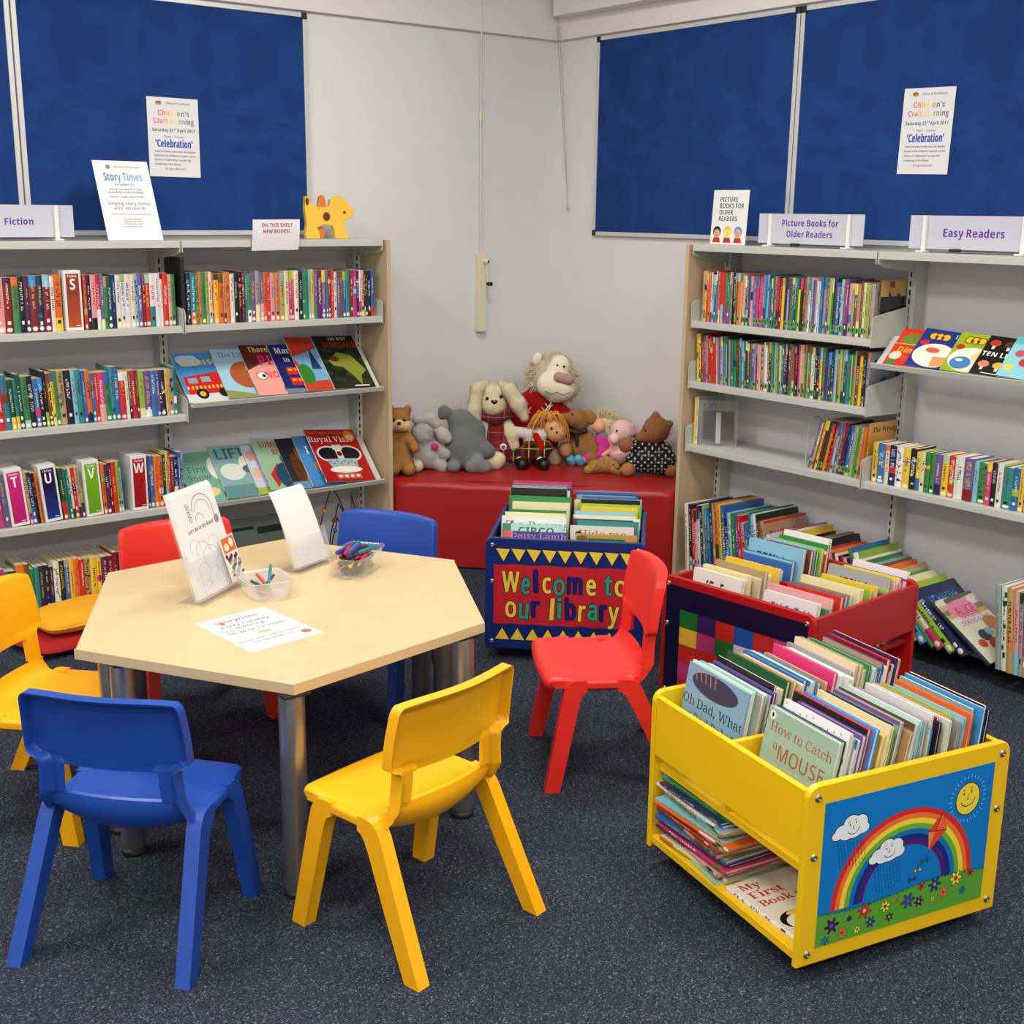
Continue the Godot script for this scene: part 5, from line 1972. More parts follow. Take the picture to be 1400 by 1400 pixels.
func cover_kids(c: Canvas, x: float, y: float, w: float, h: float) -> void:
	c.rect(x, y, w, h, Color(0.76, 0.80, 0.86))
	for k in 4:
		c.ellipse(x + 50 + (k % 2) * 90, y + 70 + k * 56, 36, 32, [Color(0.85, 0.62, 0.55), Color(0.35, 0.22, 0.16), Color(0.9, 0.7, 0.55), Color(0.3, 0.5, 0.25)][k])
	c.rect(x, y + 270, w, 46, Color(0.62, 0.72, 0.25))

func cover_lumber(c: Canvas, x: float, y: float, w: float, h: float) -> void:
	c.rect(x, y, w, h, Color(0.60, 0.74, 0.60))
	c.text("LUMBER", font("sans", true), x + 140, y + 40, 48, Color(0.70, 0.25, 0.18), 1)
	c.text("BEAR", font("sans", true), x + 170, y + 86, 44, Color(0.70, 0.25, 0.18), 1)
	c.poly(PackedVector2Array([Vector2(x + 40, y + 220), Vector2(x + 120, y + 150), Vector2(x + 130, y + 230), Vector2(x + 60, y + 300)]), Color(0.75, 0.18, 0.16))
	c.ellipse(x + 160, y + 230, 80, 80, Color(0.16, 0.30, 0.40))
	c.ellipse(x + 190, y + 130, 40, 34, Color(0.20, 0.42, 0.44))
	c.ellipse(x + 194, y + 140, 24, 20, Color(0.88, 0.72, 0.62))
	c.ellipse(x + 200, y + 230, 30, 40, Color(0.42, 0.28, 0.18))

func cover_squirrel(c: Canvas, x: float, y: float, w: float, h: float) -> void:
	c.rect(x, y, w, h, Color(0.16, 0.16, 0.18))
	c.ellipse(x + 160, y + 190, 60, 100, Color(0.80, 0.62, 0.36))
	c.ellipse(x + 90, y + 190, 40, 100, Color(0.34, 0.21, 0.13))
	c.ellipse(x + 150, y + 90, 44, 40, Color(0.45, 0.28, 0.16))
	c.ellipse(x + 165, y + 84, 7, 9, Color(0.05, 0.05, 0.05))
	c.rect(x, y + 270, w, 46, Color(0.36, 0.58, 0.72))

func cover_i(c: Canvas, x: float, y: float, w: float, h: float) -> void:
	c.rect(x, y, w, h, Color(0.28, 0.54, 0.78))
	c.text("I", font("serif", true), x + 70, y + 90, 66, Color(0.92, 0.93, 0.94), 1)
	c.ellipse(x + 100, y + 190, 26, 26, Color(0.85, 0.5, 0.3))

func cover_royal(c: Canvas, x: float, y: float, w: float, h: float) -> void:
	c.rect(x, y, w, h, Color(0.68, 0.09, 0.09))
	c.text("The Tooth Fairy's", font("serif"), x + 96, y + 22, 22, Color(0.80, 0.55, 0.5), 1)
	c.text("Royal Visit", font("serif", true), x + 112, y + 62, 46, Color(0.93, 0.87, 0.80), 1, 0.9)
	c.ellipse(x + 218, y + 42, 30, 32, Color(0.85, 0.48, 0.2))
	c.ellipse(x + 218, y + 52, 20, 18, Color(0.93, 0.74, 0.6))
	var silver := Color(0.80, 0.82, 0.82)
	for s in [-1, 1]:
		c.ellipse(x + 128 + s * 52, y + 150, 62, 48, silver)
		c.ellipse(x + 128 + s * 52, y + 150, 52, 39, Color(0.10, 0.06, 0.10))
	c.rect(x + 104, y + 96, 48, 30, silver)
	c.rect(x + 112, y + 110, 32, 76, silver)
	c.ellipse(x + 128, y + 150, 13, 15, Color(0.55, 0.05, 0.06))
	c.poly(PackedVector2Array([Vector2(x + 50, y + 180), Vector2(x + 206, y + 180), Vector2(x + 196, y + 232), Vector2(x + 62, y + 232)]), Color(0.66, 0.72, 0.74))
	for k in 8:
		c.ellipse(x + 64 + k * 18, y + 196 + (k % 2) * 12, 6, 6, Color(0.35, 0.55, 0.68))
	c.ellipse(x + 128, y + 246, 82, 20, Color(0.93, 0.92, 0.88))
	c.rect(x + 66, y + 270, 126, 30, Color(0.80, 0.36, 0.26))
	for k in 4:
		c.ellipse(x + 84 + k * 30, y + 284, 10, 8, Color(0.93, 0.88, 0.8))

func cover_di(c: Canvas, x: float, y: float, w: float, h: float) -> void:
	c.rect(x, y, w, h, Color(0.84, 0.20, 0.12))
	c.ellipse(x + 110, y + 90, 86, 50, Color(0.42, 0.52, 0.20))
	c.ellipse(x + 150, y + 70, 30, 20, Color(0.75, 0.35, 0.15))
	c.rect(x, y + 128, w, 5, Color(0.9, 0.8, 0.6))
	c.text("Dino", font("sans", true), x + 110, y + 180, 62, Color(0.95, 0.72, 0.22), 1)
	c.text("Zoo", font("sans"), x + 130, y + 240, 40, Color(0.9, 0.45, 0.35), 1)
	c.ellipse(x + 50, y + 230, 40, 34, Color(0.93, 0.84, 0.75))
	c.ellipse(x + 44, y + 290, 30, 30, Color(0.30, 0.52, 0.20))

func zoo_cover(c: Canvas, x: float, y: float, w: float, h: float, base: Color, edge: Color) -> void:
	c.rect(x, y, w, h, edge)
	c.ellipse(x + 130, y + 210, 120, 96, Color(0.94, 0.90, 0.84))
	for k in 3:
		c.ellipse(x + 70 + k * 36, y + 58, 28, 30, Color(0.35, 0.22, 0.08))
		c.ellipse(x + 70 + k * 36, y + 58, 22, 24, Color(0.92, 0.72, 0.2))
	for k in 2:
		c.ellipse(x + 88 + k * 36, y + 64, 9, 11, base)
	c.ellipse(x + 40, y + 118, 26, 20, Color(0.80, 0.16, 0.14))

func cover_zoo_blue(c: Canvas, x: float, y: float, w: float, h: float) -> void:
	zoo_cover(c, x, y, w, h, Color(0.3, 0.2, 0.1), Color(0.12, 0.20, 0.52))
	c.text("In", font("serif"), x + 210, y + 40, 40, Color(0.9, 0.9, 0.92), 1)
	c.poly(PackedVector2Array([Vector2(x + 130, y + 220), Vector2(x + 230, y + 205), Vector2(x + 236, y + 280), Vector2(x + 140, y + 300)]), Color(0.84, 0.62, 0.34))
	c.ellipse(x + 110, y + 170, 40, 22, Color(0.85, 0.35, 0.3))

func cover_zoo_green(c: Canvas, x: float, y: float, w: float, h: float) -> void:
	zoo_cover(c, x, y, w, h, Color(0.3, 0.2, 0.1), Color(0.58, 0.70, 0.14))
	c.ellipse(x + 90, y + 240, 60, 50, Color(0.25, 0.50, 0.74))
	c.ellipse(x + 76, y + 220, 22, 12, Color(0.93, 0.93, 0.9))
	c.ellipse(x + 180, y + 180, 46, 40, Color(0.95, 0.80, 0.55))

func cover_ten(c: Canvas, x: float, y: float, w: float, h: float) -> void:
	c.rect(x, y, w, h, Color(0.10, 0.09, 0.10))
	for k in 6:
		var px := x + 50 + (k % 3) * 80
		var py := y + 60 + (k / 3) * 170
		c.ellipse(px, py, 30, 26, [Color(0.75, 0.2, 0.16), Color(0.32, 0.2, 0.18), Color(0.6, 0.5, 0.2), Color(0.9, 0.5, 0.35), Color(0.92, 0.68, 0.25), Color(0.5, 0.2, 0.3)][k])
		c.rect(px - 8, py + 22, 16, 26, Color(0.9, 0.85, 0.8))
	c.text("TEN LITTLE", font("sans", true), x + 128, y + 150, 48, Color(0.95, 0.94, 0.92), 1, 0.95)
	c.rect(x + 60, y + 296, 110, 8, Color(0.8, 0.8, 0.78))

func cover_cyan(c: Canvas, x: float, y: float, w: float, h: float) -> void:
	c.rect(x, y, w, h, Color(0.55, 0.80, 0.84))
	c.rect(x, y, w, 60, Color(0.40, 0.70, 0.76))
	for q in [[60, 130, 26, Color(0.80, 0.3, 0.4)], [110, 190, 34, Color(0.8, 0.2, 0.18)], [40, 240, 24, Color(0.88, 0.82, 0.3)], [170, 150, 40, Color(0.93, 0.90, 0.88)], [190, 240, 36, Color(0.25, 0.25, 0.3)]]:
		c.ellipse(x + q[0], y + q[1], q[2], q[2], q[3])

func cover_alice(c: Canvas, x: float, y: float, w: float, h: float) -> void:
	c.rect(x, y, w, h, Color(0.84, 0.82, 0.76))
	for k in 40:
		c.ellipse(x + (k * 59) % int(w), y + (k * 83) % 110, 17, 13, [Color(0.34, 0.36, 0.28), Color(0.75, 0.66, 0.32), Color(0.5, 0.48, 0.42), Color(0.78, 0.62, 0.6)][k % 4])
	c.ellipse(x + 120, y + 66, 84, 44, Color(0.86, 0.50, 0.62))
	c.text("ALICE", font("sans"), x + 128, y + 74, 56, Color(0.72, 0.10, 0.24), 1, 0.85)
	c.rect(x + 40, y + 104, 180, 44, Color(0.88, 0.80, 0.80))
	c.text("THROUGH THE", font("sans"), x + 130, y + 106, 20, Color(0.6, 0.3, 0.4), 1)
	c.text("LOOKING-GLASS", font("sans"), x + 130, y + 130, 30, Color(0.3, 0.32, 0.36), 1, 0.85)
	for q in [[206, 158, 44, Color(0.70, 0.48, 0.22)], [110, 200, 34, Color(0.22, 0.26, 0.22)], [150, 190, 24, Color(0.5, 0.68, 0.76)], [130, 250, 40, Color(0.70, 0.22, 0.16)], [190, 250, 44, Color(0.12, 0.17, 0.13)], [60, 230, 24, Color(0.76, 0.26, 0.2)], [220, 220, 26, Color(0.72, 0.25, 0.2)], [200, 304, 34, Color(0.50, 0.68, 0.30)]]:
		c.ellipse(x + q[0], y + q[1], q[2], q[2] * 0.8, q[3])

func cover_dark(c: Canvas, x: float, y: float, w: float, h: float) -> void:
	c.rect(x, y, w, h, Color(0.12, 0.11, 0.12))
	c.rect(x, y, w, 90, Color(0.76, 0.62, 0.34))
	c.rect(x + 90, y + 8, 50, 34, Color(0.66, 0.12, 0.12))
	c.poly(PackedVector2Array([Vector2(x + 60, y + 130), Vector2(x + 90, y + 60), Vector2(x + 130, y + 110), Vector2(x + 190, y + 70), Vector2(x + 220, y + 150)]), Color(0.09, 0.08, 0.09))
	c.ellipse(x + 90, y + 200, 30, 40, Color(0.36, 0.22, 0.42))

func cover_wrong(c: Canvas, x: float, y: float, w: float, h: float) -> void:
	c.rect(x, y, w, h, Color(0.80, 0.60, 0.28))
	c.text("The Wrong", font("serif", true), x + 140, y + 40, 42, Color(0.25, 0.12, 0.08), 1)
	c.ellipse(x + 120, y + 170, 60, 60, Color(0.6, 0.2, 0.14))

# ---------------------------------------------------------------- signs, leaflets and posters
func sheet(b: MB, w: float, h: float, th: float, r := Rect2(0, 0, 1, 1)) -> void:
	# an upright sheet standing on its lower edge, print on +z
	b.uv0 = Vector2(0.003, 0.003)
	b.box(Vector3(0, h * 0.5, -th * 0.5), Vector3(w, h, th))
	b.quad(Vector3(-w * 0.5, 0, 0.0002), Vector3(w * 0.5, 0, 0.0002), Vector3(w * 0.5, h, 0.0002), Vector3(-w * 0.5, h, 0.0002), r)

func craft_poster_texture() -> Texture2D:
	var c := Canvas.new(840, 1188, Color(0.89, 0.885, 0.895))
	var g := Color(0.25, 0.25, 0.28)
	c.ellipse(190, 84, 52, 32, Color(0.72, 0.55, 0.36))
	c.ellipse(190, 72, 44, 14, Color(0.55, 0.35, 0.25))
	c.text("Bilton & Woodlands", font("serif", true), 510, 84, 40, Color(0.4, 0.4, 0.42), 1)
	var rain := [Color(0.86, 0.30, 0.34), Color(0.90, 0.42, 0.36), Color(0.95, 0.66, 0.35), Color(0.93, 0.86, 0.45), Color(0.86, 0.90, 0.55), Color(0.55, 0.65, 0.50), Color(0.42, 0.44, 0.46), Color(0.45, 0.40, 0.50)]
	c.text("Children's", font("sans", true), 430, 232, 108, g, 1, 1.0, 0.0, rain)
	c.text("Craft Morning", font("sans", true), 430, 352, 108, g, 1, 0.92, 0.0, rain)
	c.text("Saturday 22    April 2017", font("sans", true), 420, 486, 62, g, 1)
	c.text("nd", font("sans", true), 428, 466, 34, g)
	c.text("10am – 12noon", font("sans"), 420, 584, 48, g, 1)
	for o in [-3, 0, 3]:
		c.text("'Celebration'", font("sans", true), 420 + o, 690, 156, Color(0.13, 0.33, 0.68), 1, 0.64)
	var lines := ["Come and help us decorate the display", "boards in the Children's Section, on the", "theme of 'Celebration' to mark the", "re-opening of the library."]
	for k in 4:
		c.text(lines[k], font("sans", true), 90, 806 + k * 64, 36, g)
	c.text("All ages welcome", font("sans", true), 420, 1066, 40, Color(0.76, 0.25, 0.28), 1)
	return c.texture(2)

func story_texture() -> Texture2D:
	var c := Canvas.new(840, 1188, Color(0.90, 0.895, 0.90))
	var g := Color(0.34, 0.34, 0.36)
	c.ellipse(220, 92, 36, 34, Color(0.55, 0.45, 0.42))
	c.text("Bilton & Woodlands", font("serif", true), 510, 92, 40, Color(0.45, 0.42, 0.42), 1)
	c.text("Story Times", font("sans", true), 420, 244, 160, g, 1, 0.66, 0.0, [Color(0.13, 0.33, 0.62), Color(0.22, 0.50, 0.80), Color(0.24, 0.58, 0.86)])
	c.text("for under 5's", font("sans", true), 420, 356, 50, g, 1)
	c.text("every Tuesday at 11 am", font("sans", true), 420, 428, 44, g, 1)
	c.text("excluding school holidays", font("sans", true), 420, 472, 44, g, 1)
	c.text("Stories, songs and rhymes", font("sans", true), 420, 540, 42, g, 1)
	c.text("Singing story times", font("sans", true), 430, 640, 70, Color(0.40, 0.42, 0.55), 1)
	c.text("with 'All Join In'", font("sans", true), 430, 712, 66, Color(0.40, 0.42, 0.55), 1)
	c.text("in the children's library on these dates", font("sans", true), 430, 800, 32, g, 1)
	for k in 4:
		c.text(["Tuesday 4th April", "Tuesday 2nd May", "Tuesday 6th June", "Tuesday 4th July"][k], font("sans", true), 430, 874 + k * 36, 34, g, 1)
	return c.texture(2)

func build_signs() -> void:
	var cm := printed("craft_poster", craft_poster_texture(), 0.6)
	var t := thing("poster", "white Children's Craft Morning poster pinned over the Story Times leaflet", "poster", Vector3(-1.966, 1.811 - 0.1485, 0.0165))
	t.rotation.z = -0.006
	var b := MB.new()
	sheet(b, 0.21, 0.297, 0.0006)
	part("paper", b, cm, t)
	t = thing("poster", "white Children's Craft Morning poster above the easy readers sign", "poster", Vector3.ZERO)
	t.transform = xf_b() * Transform3D(Basis(Vector3(0, 0, 1), -0.021), Vector3(2.077, 1.842 - 0.1485, 0.0165))
	b = MB.new()
	sheet(b, 0.21, 0.297, 0.0006)
	part("paper", b, cm, t)
	# Story Times leaflet in a clear easel on the paperback shelves
	t = thing("leaflet", "white Story Times leaflet leaning back on top of the shelves", "leaflet", Vector3.ZERO)
	t.transform = Transform3D(Basis(Vector3(1, 0, 0), -0.40), Vector3(-2.2375, 1.4262, 0.262))
	b = MB.new()
	sheet(b, 0.21, 0.31, 0.0012)
	part("paper", b, printed("story", story_texture(), 0.5), t)
	b = MB.new()
	b.box(Vector3(0, 0.075, -0.004), Vector3(0.19, 0.15, 0.003))
	b.box(Vector3(0, 0.055, -0.0255), Vector3(0.06, 0.11, 0.003), Basis(Vector3(1, 0, 0), 0.38))
	part("easel", b, mats["acrylic"], t)
	# New Books card bent over the shelf edge
	t = thing("card", "white New Books card hung over the edge of the top shelf", "card", Vector3(-1.692, 1.386, 0.3065))
	t.rotation.z = 0.012
	var c := Canvas.new(640, 360, Color(0.86, 0.84, 0.87))
	c.text("ON THIS SHELF", font("sans", true), 330, 66, 60, Color(0.55, 0.12, 0.20), 1, 1.0)
	c.text("NEW BOOKS!", font("sans", true), 320, 138, 60, Color(0.55, 0.12, 0.20), 1, 1.0)
	b = MB.new()
	# slightly curled: front rows and back rows
	var rows := []
	var back := []
	for i in 9:
		var v := i / 8.0
		var r1 := []
		var r2 := []
		for j in 3:
			var u := j / 2.0 - 0.5
			var z := 0.010 * pow(maxf(0.0, v - 0.35) / 0.65, 2.0) * -1.0 + 0.004 * v
			r1.append(Vector3(u * 0.205 + 0.014 * v, v * 0.118, z))
			r2.append(Vector3(u * 0.205 + 0.014 * v, v * 0.118, z - 0.0008))
		rows.append(r1)
		back.append(r2)
	var k0 := b.v.size()
	b.uv0 = Vector2(0.01, 0.99)
	b.slab(rows, back, func(_i, _j): return true)
	for i in 27:
		b.t[k0 + i] = Vector2((i % 3) / 2.0, 1.0 - (i / 3) / 8.0)
	part("paper", b, printed("new_books", c.texture(2), 0.6), t)
	# shelf signs
	shelf_sign(Transform3D(Basis.IDENTITY, Vector3(-2.692, 1.4252, 0.20)), ["Fiction"], "lilac-grey Fiction sign standing on the paperback shelves", 45.0, 110.0)
	shelf_sign(xf_b() * Transform3D(Basis.IDENTITY, Vector3(1.735, 1.4252, 0.20)), ["Picture Books for", "Older Readers"], "lilac-grey shelf sign reading Picture Books for Older Readers", 46.0)
	shelf_sign(xf_b() * Transform3D(Basis.IDENTITY, Vector3(2.424, 1.4252, 0.20)), ["Easy Readers"], "lilac-grey Easy Readers sign standing on the shelves", 53.0)
	# leaflet with three heads
	t = thing("leaflet", "white Picture Books for Older Readers leaflet with three drawn heads", "leaflet", Vector3.ZERO)
	t.transform = xf_b() * Transform3D(Basis(Vector3(1, 0, 0), -0.06), Vector3(1.345, 1.4255, 0.222))
	c = Canvas.new(500, 560, Color(0.90, 0.90, 0.90))
	var ls := ["PICTURE", "BOOKS FOR", "OLDER", "READERS"]
	for k in 4:
		c.text(ls[k], font("sans", true), 100, 96 + k * 66, 66, Color(0.22, 0.22, 0.24), 0, 0.95)
	for k in 3:
		var x := 88.0 + k * 150.0
		c.poly(PackedVector2Array([Vector2(x - 58, 540), Vector2(x - 40, 486), Vector2(x + 40, 486), Vector2(x + 58, 540)]), Color(0.72, 0.18, 0.17))
		c.ellipse(x, 428, 56, 58, [Color(0.13, 0.10, 0.10), Color(0.88, 0.78, 0.36), Color(0.42, 0.56, 0.78)][k])
		c.ellipse(x, 446, 45, 45, [Color(0.82, 0.64, 0.46), Color(0.94, 0.84, 0.52), Color(0.80, 0.66, 0.54)][k])
		for e in [-15, 15]:
			c.ellipse(x + e, 440, 4, 5, Color(0.15, 0.12, 0.12))
		c.arc(x, 456, 14, 0.4, PI - 0.4, 4, Color(0.5, 0.2, 0.18))
	b = MB.new()
	sheet(b, 0.188, 0.213, 0.001)
	part("paper", b, printed("older_readers", c.texture(), 0.55), t)
	b = MB.new()
	b.box(Vector3(0, 0.055, -0.004), Vector3(0.15, 0.11, 0.003))
	b.box(Vector3(0, 0.042, -0.0175), Vector3(0.05, 0.086, 0.003), Basis(Vector3(1, 0, 0), 0.30))
	part("easel", b, mats["acrylic"], t)
	# die-cut yellow board book shaped like a small animal
	t = thing("shaped_book", "yellow die-cut board book in the shape of a standing animal", "book", Vector3(-1.352, 1.4255, 0.14), -0.10)
	var outline := PackedVector2Array([Vector2(-0.108, 0.0), Vector2(-0.048, 0.0), Vector2(-0.046, 0.02), Vector2(-0.058, 0.045), Vector2(-0.030, 0.058), Vector2(0.012, 0.052), Vector2(0.020, 0.024), Vector2(0.022, 0.0), Vector2(0.078, 0.0), Vector2(0.084, 0.016), Vector2(0.070, 0.034), Vector2(0.066, 0.066), Vector2(0.076, 0.078), Vector2(0.100, 0.084), Vector2(0.110, 0.100), Vector2(0.106, 0.118), Vector2(0.092, 0.136), Vector2(0.074, 0.160), Vector2(0.050, 0.174), Vector2(0.022, 0.172), Vector2(0.004, 0.158), Vector2(-0.002, 0.132), Vector2(-0.020, 0.128), Vector2(-0.060, 0.130), Vector2(-0.084, 0.140), Vector2(-0.094, 0.168), Vector2(-0.108, 0.172), Vector2(-0.112, 0.120), Vector2(-0.104, 0.060), Vector2(-0.112, 0.020)])
	b = MB.new()
	b.prism(outline, -0.012, 0.012, Transform3D.IDENTITY, 0.0015)
	part("board", b, plain("dog_yellow", Color(0.95, 0.76, 0.27), 0.4), t)
	for q in [[-0.016, 0.090, 0.0165, 0.018, Color(0.42, 0.2, 0.13)], [-0.101, 0.150, 0.008, 0.015, Color(0.42, 0.2, 0.13)], [0.066, 0.108, 0.0065, 0.006, Color(0.3, 0.15, 0.1)]]:
		b = MB.new()
		var el := PackedVector2Array()
		for k in 20:
			el.append(Vector2(q[0] + cos(TAU * k / 20.0) * q[2], q[1] + sin(TAU * k / 20.0) * q[3]))
		b.prism(el, 0.0121, 0.0128)
		part("patch", b, plain("patch_brown", q[4], 0.4), t)
	b = MB.new()
	b.prism(PackedVector2Array([Vector2(-0.052, 0.128), Vector2(-0.012, 0.128), Vector2(-0.020, 0.170), Vector2(-0.032, 0.178), Vector2(-0.044, 0.170)]), -0.009, 0.006, Transform3D.IDENTITY, 0.001)
	part("tab", b, plain("tab_orange", Color(0.85, 0.48, 0.22), 0.4), t)
	b = MB.new()
	b.prism(PackedVector2Array([Vector2(-0.050, 0.0), Vector2(-0.028, 0.0), Vector2(-0.018, 0.02), Vector2(-0.024, 0.05), Vector2(-0.056, 0.045)]), -0.011, -0.003)
	part("tab", b, plain("tab_orange", Color(0.85, 0.48, 0.22), 0.4), t)

func shelf_sign(xf: Transform3D, lines: Array, label: String, size: float, dx := 0.0) -> void:
	var t := thing("shelf_sign", label, "sign", Vector3.ZERO, 0.0, "signs on top of the shelving")
	t.transform = xf
	var w := 0.495
	var h := 0.112
	var c := Canvas.new(990, 224, Color(0.765, 0.765, 0.825))
	var ink := Color(0.34, 0.16, 0.60)
	for k in lines.size():
		var y := 116.0 if lines.size() == 1 else (70.0 + k * 82.0)
		c.text(lines[k], font("sans", true), 495 + dx, y, size * 1.4, ink, 1)
	var b := MB.new()
	sheet(b, w, h, 0.003)
	for k in b.v.size():
		b.v[k].y += 0.012
	part("panel", b, printed("sign_" + lines[0], c.texture(), 0.35), t)
	for s in [-1, 1]:
		b = MB.new()
		b.box(Vector3(s * 0.185, 0.062, 0.005), Vector3(0.016, 0.124, 0.012), Basis.IDENTITY, 0.002)
		b.box(Vector3(s * 0.185, 0.003, 0.0), Vector3(0.03, 0.006, 0.06), Basis.IDENTITY, 0.001)
		part("holder", b, plain("white_plastic", Color(0.9, 0.9, 0.89), 0.3), t)
	b = MB.new()
	b.box(Vector3(-0.06, 0.009, 0.006), Vector3(0.04, 0.010, 0.012), Basis.IDENTITY, 0.001)
	part("clip", b, mats["black_plastic"], t)

# ---------------------------------------------------------------- things on the table
func build_table_things() -> void:
	var H := 0.5302
	# storytime sheet
	var c := Canvas.new(840, 1188, Color(0.90, 0.90, 0.895))
	var g := Color(0.26, 0.26, 0.29)
	c.text("Storytime", font("sans", true), 400, 170, 110, g, 1, 1.0, 0.0, [Color(0.78, 0.30, 0.16), Color(0.45, 0.30, 0.28), Color(0.40, 0.32, 0.30), Color(0.44, 0.34, 0.30)])
	c.poly(PackedVector2Array([Vector2(180, 190), Vector2(240, 170), Vector2(230, 260), Vector2(190, 250)]), Color(0.84, 0.36, 0.16))
	c.text("Every Tuesday", font("sans", true), 420, 330, 84, g, 1)
	c.text("morning", font("sans", true), 420, 430, 84, g, 1)
	c.text("10.30 to 11.15am", font("sans", true), 420, 570, 84, g, 1)
	c.text("Stories and Craft activities", font("sans", true), 400, 860, 58, g, 1)
	c.text("for the under 5's", font("sans", true), 400, 950, 58, g, 1)
	c.ellipse(150, 480, 70, 44, Color(0.62, 0.76, 0.80))
	c.ellipse(430, 710, 90, 40, Color(0.62, 0.74, 0.46))
	c.ellipse(745, 1010, 55, 64, Color(0.72, 0.42, 0.28))
	var b := MB.new()
	var p := [Vector3(-2.810, H, 2.281), Vector3(-2.604, H, 2.255), Vector3(-2.630, H, 1.986), Vector3(-2.832, H, 2.010)]
	var lift := Vector3(0, 0.0006, 0)
	b.quad(p[0] + lift, p[1] + lift, p[2] + lift, p[3] + lift, Rect2(0, 0, 1, 1))
	b.uv0 = Vector2(0.01, 0.01)
	for k in 4:
		b.quad(p[k], p[(k + 1) % 4], p[(k + 1) % 4] + lift, p[k] + lift)
	var sh := part("notice_sheet", b, printed("storytime", c.texture(2), 0.55), self)
	tag(sh, "white Storytime notice lying flat on the table", "notice")
	# leaflet holders
	leaflet_holder(Vector3(-2.672, H, 1.822), atan2(0.565, 0.825), 0.222, 0.285, colouring_texture(), "clear holder with a stack of Bug colouring pages on the table", true)
	leaflet_holder(Vector3(-2.342, H, 1.735), atan2(0.40, 0.916), 0.155, 0.225, null, "clear holder with a stack of blank white paper on the table", false)
	# tubs and pens
	tub(Vector3(-2.572, H, 1.885), -0.13, Vector3(0.122, 0.050, 0.140), mats["cloudy_plastic"], "small cloudy plastic tub with a few pens and crayons", 9, 3)
	tub(Vector3(-2.262, H, 1.842), 0.645, Vector3(0.200, 0.062, 0.112), mats["acrylic"], "clear plastic tub heaped with felt pens", 34, 5)

func colouring_texture() -> Texture2D:
	var c := Canvas.new(630, 891, Color(0.90, 0.90, 0.90))
	var ink := Color(0.35, 0.35, 0.37)
	c.arc(400, 190, 150, PI * 1.05, TAU + 0.5, 7, ink)
	c.arc(400, 200, 110, PI * 1.05, TAU + 0.1, 5, ink)
	c.arc(330, 260, 60, PI, TAU, 5, ink)
	for k in 5:
		c.arc(200, 110 + k * 32, 18, 0, TAU, 4, ink)
		c.line([Vector2(176, 100 + k * 32), Vector2(224, 120 + k * 32)], 4, ink)
	c.ellipse(560, 300, 34, 40, Color(0.55, 0.55, 0.56))
	c.text("Let's Be in My Book!", font("sans", true), 310, 330, 46, Color(0.2, 0.2, 0.22), 1, 0.9, -0.06)
	for q in [[150, 470, 70], [240, 520, 90], [420, 500, 80], [330, 600, 110], [180, 690, 80], [450, 700, 90], [320, 780, 100], [150, 820, 60], [500, 830, 60]]:
		c.arc(q[0], q[1], q[2], PI * 0.9, TAU * 1.02, 4, Color(0.62, 0.62, 0.64))
		c.line([Vector2(q[0] - q[2], q[1]), Vector2(q[0] - q[2] + 20, q[1] + 60)], 4, Color(0.66, 0.66, 0.68))
	for k in 14:
		c.line([Vector2(90 + k * 36, 760 + (k % 3) * 30), Vector2(110 + k * 36, 800 + (k % 4) * 18)], 4, Color(0.68, 0.68, 0.7))
	return c.texture()

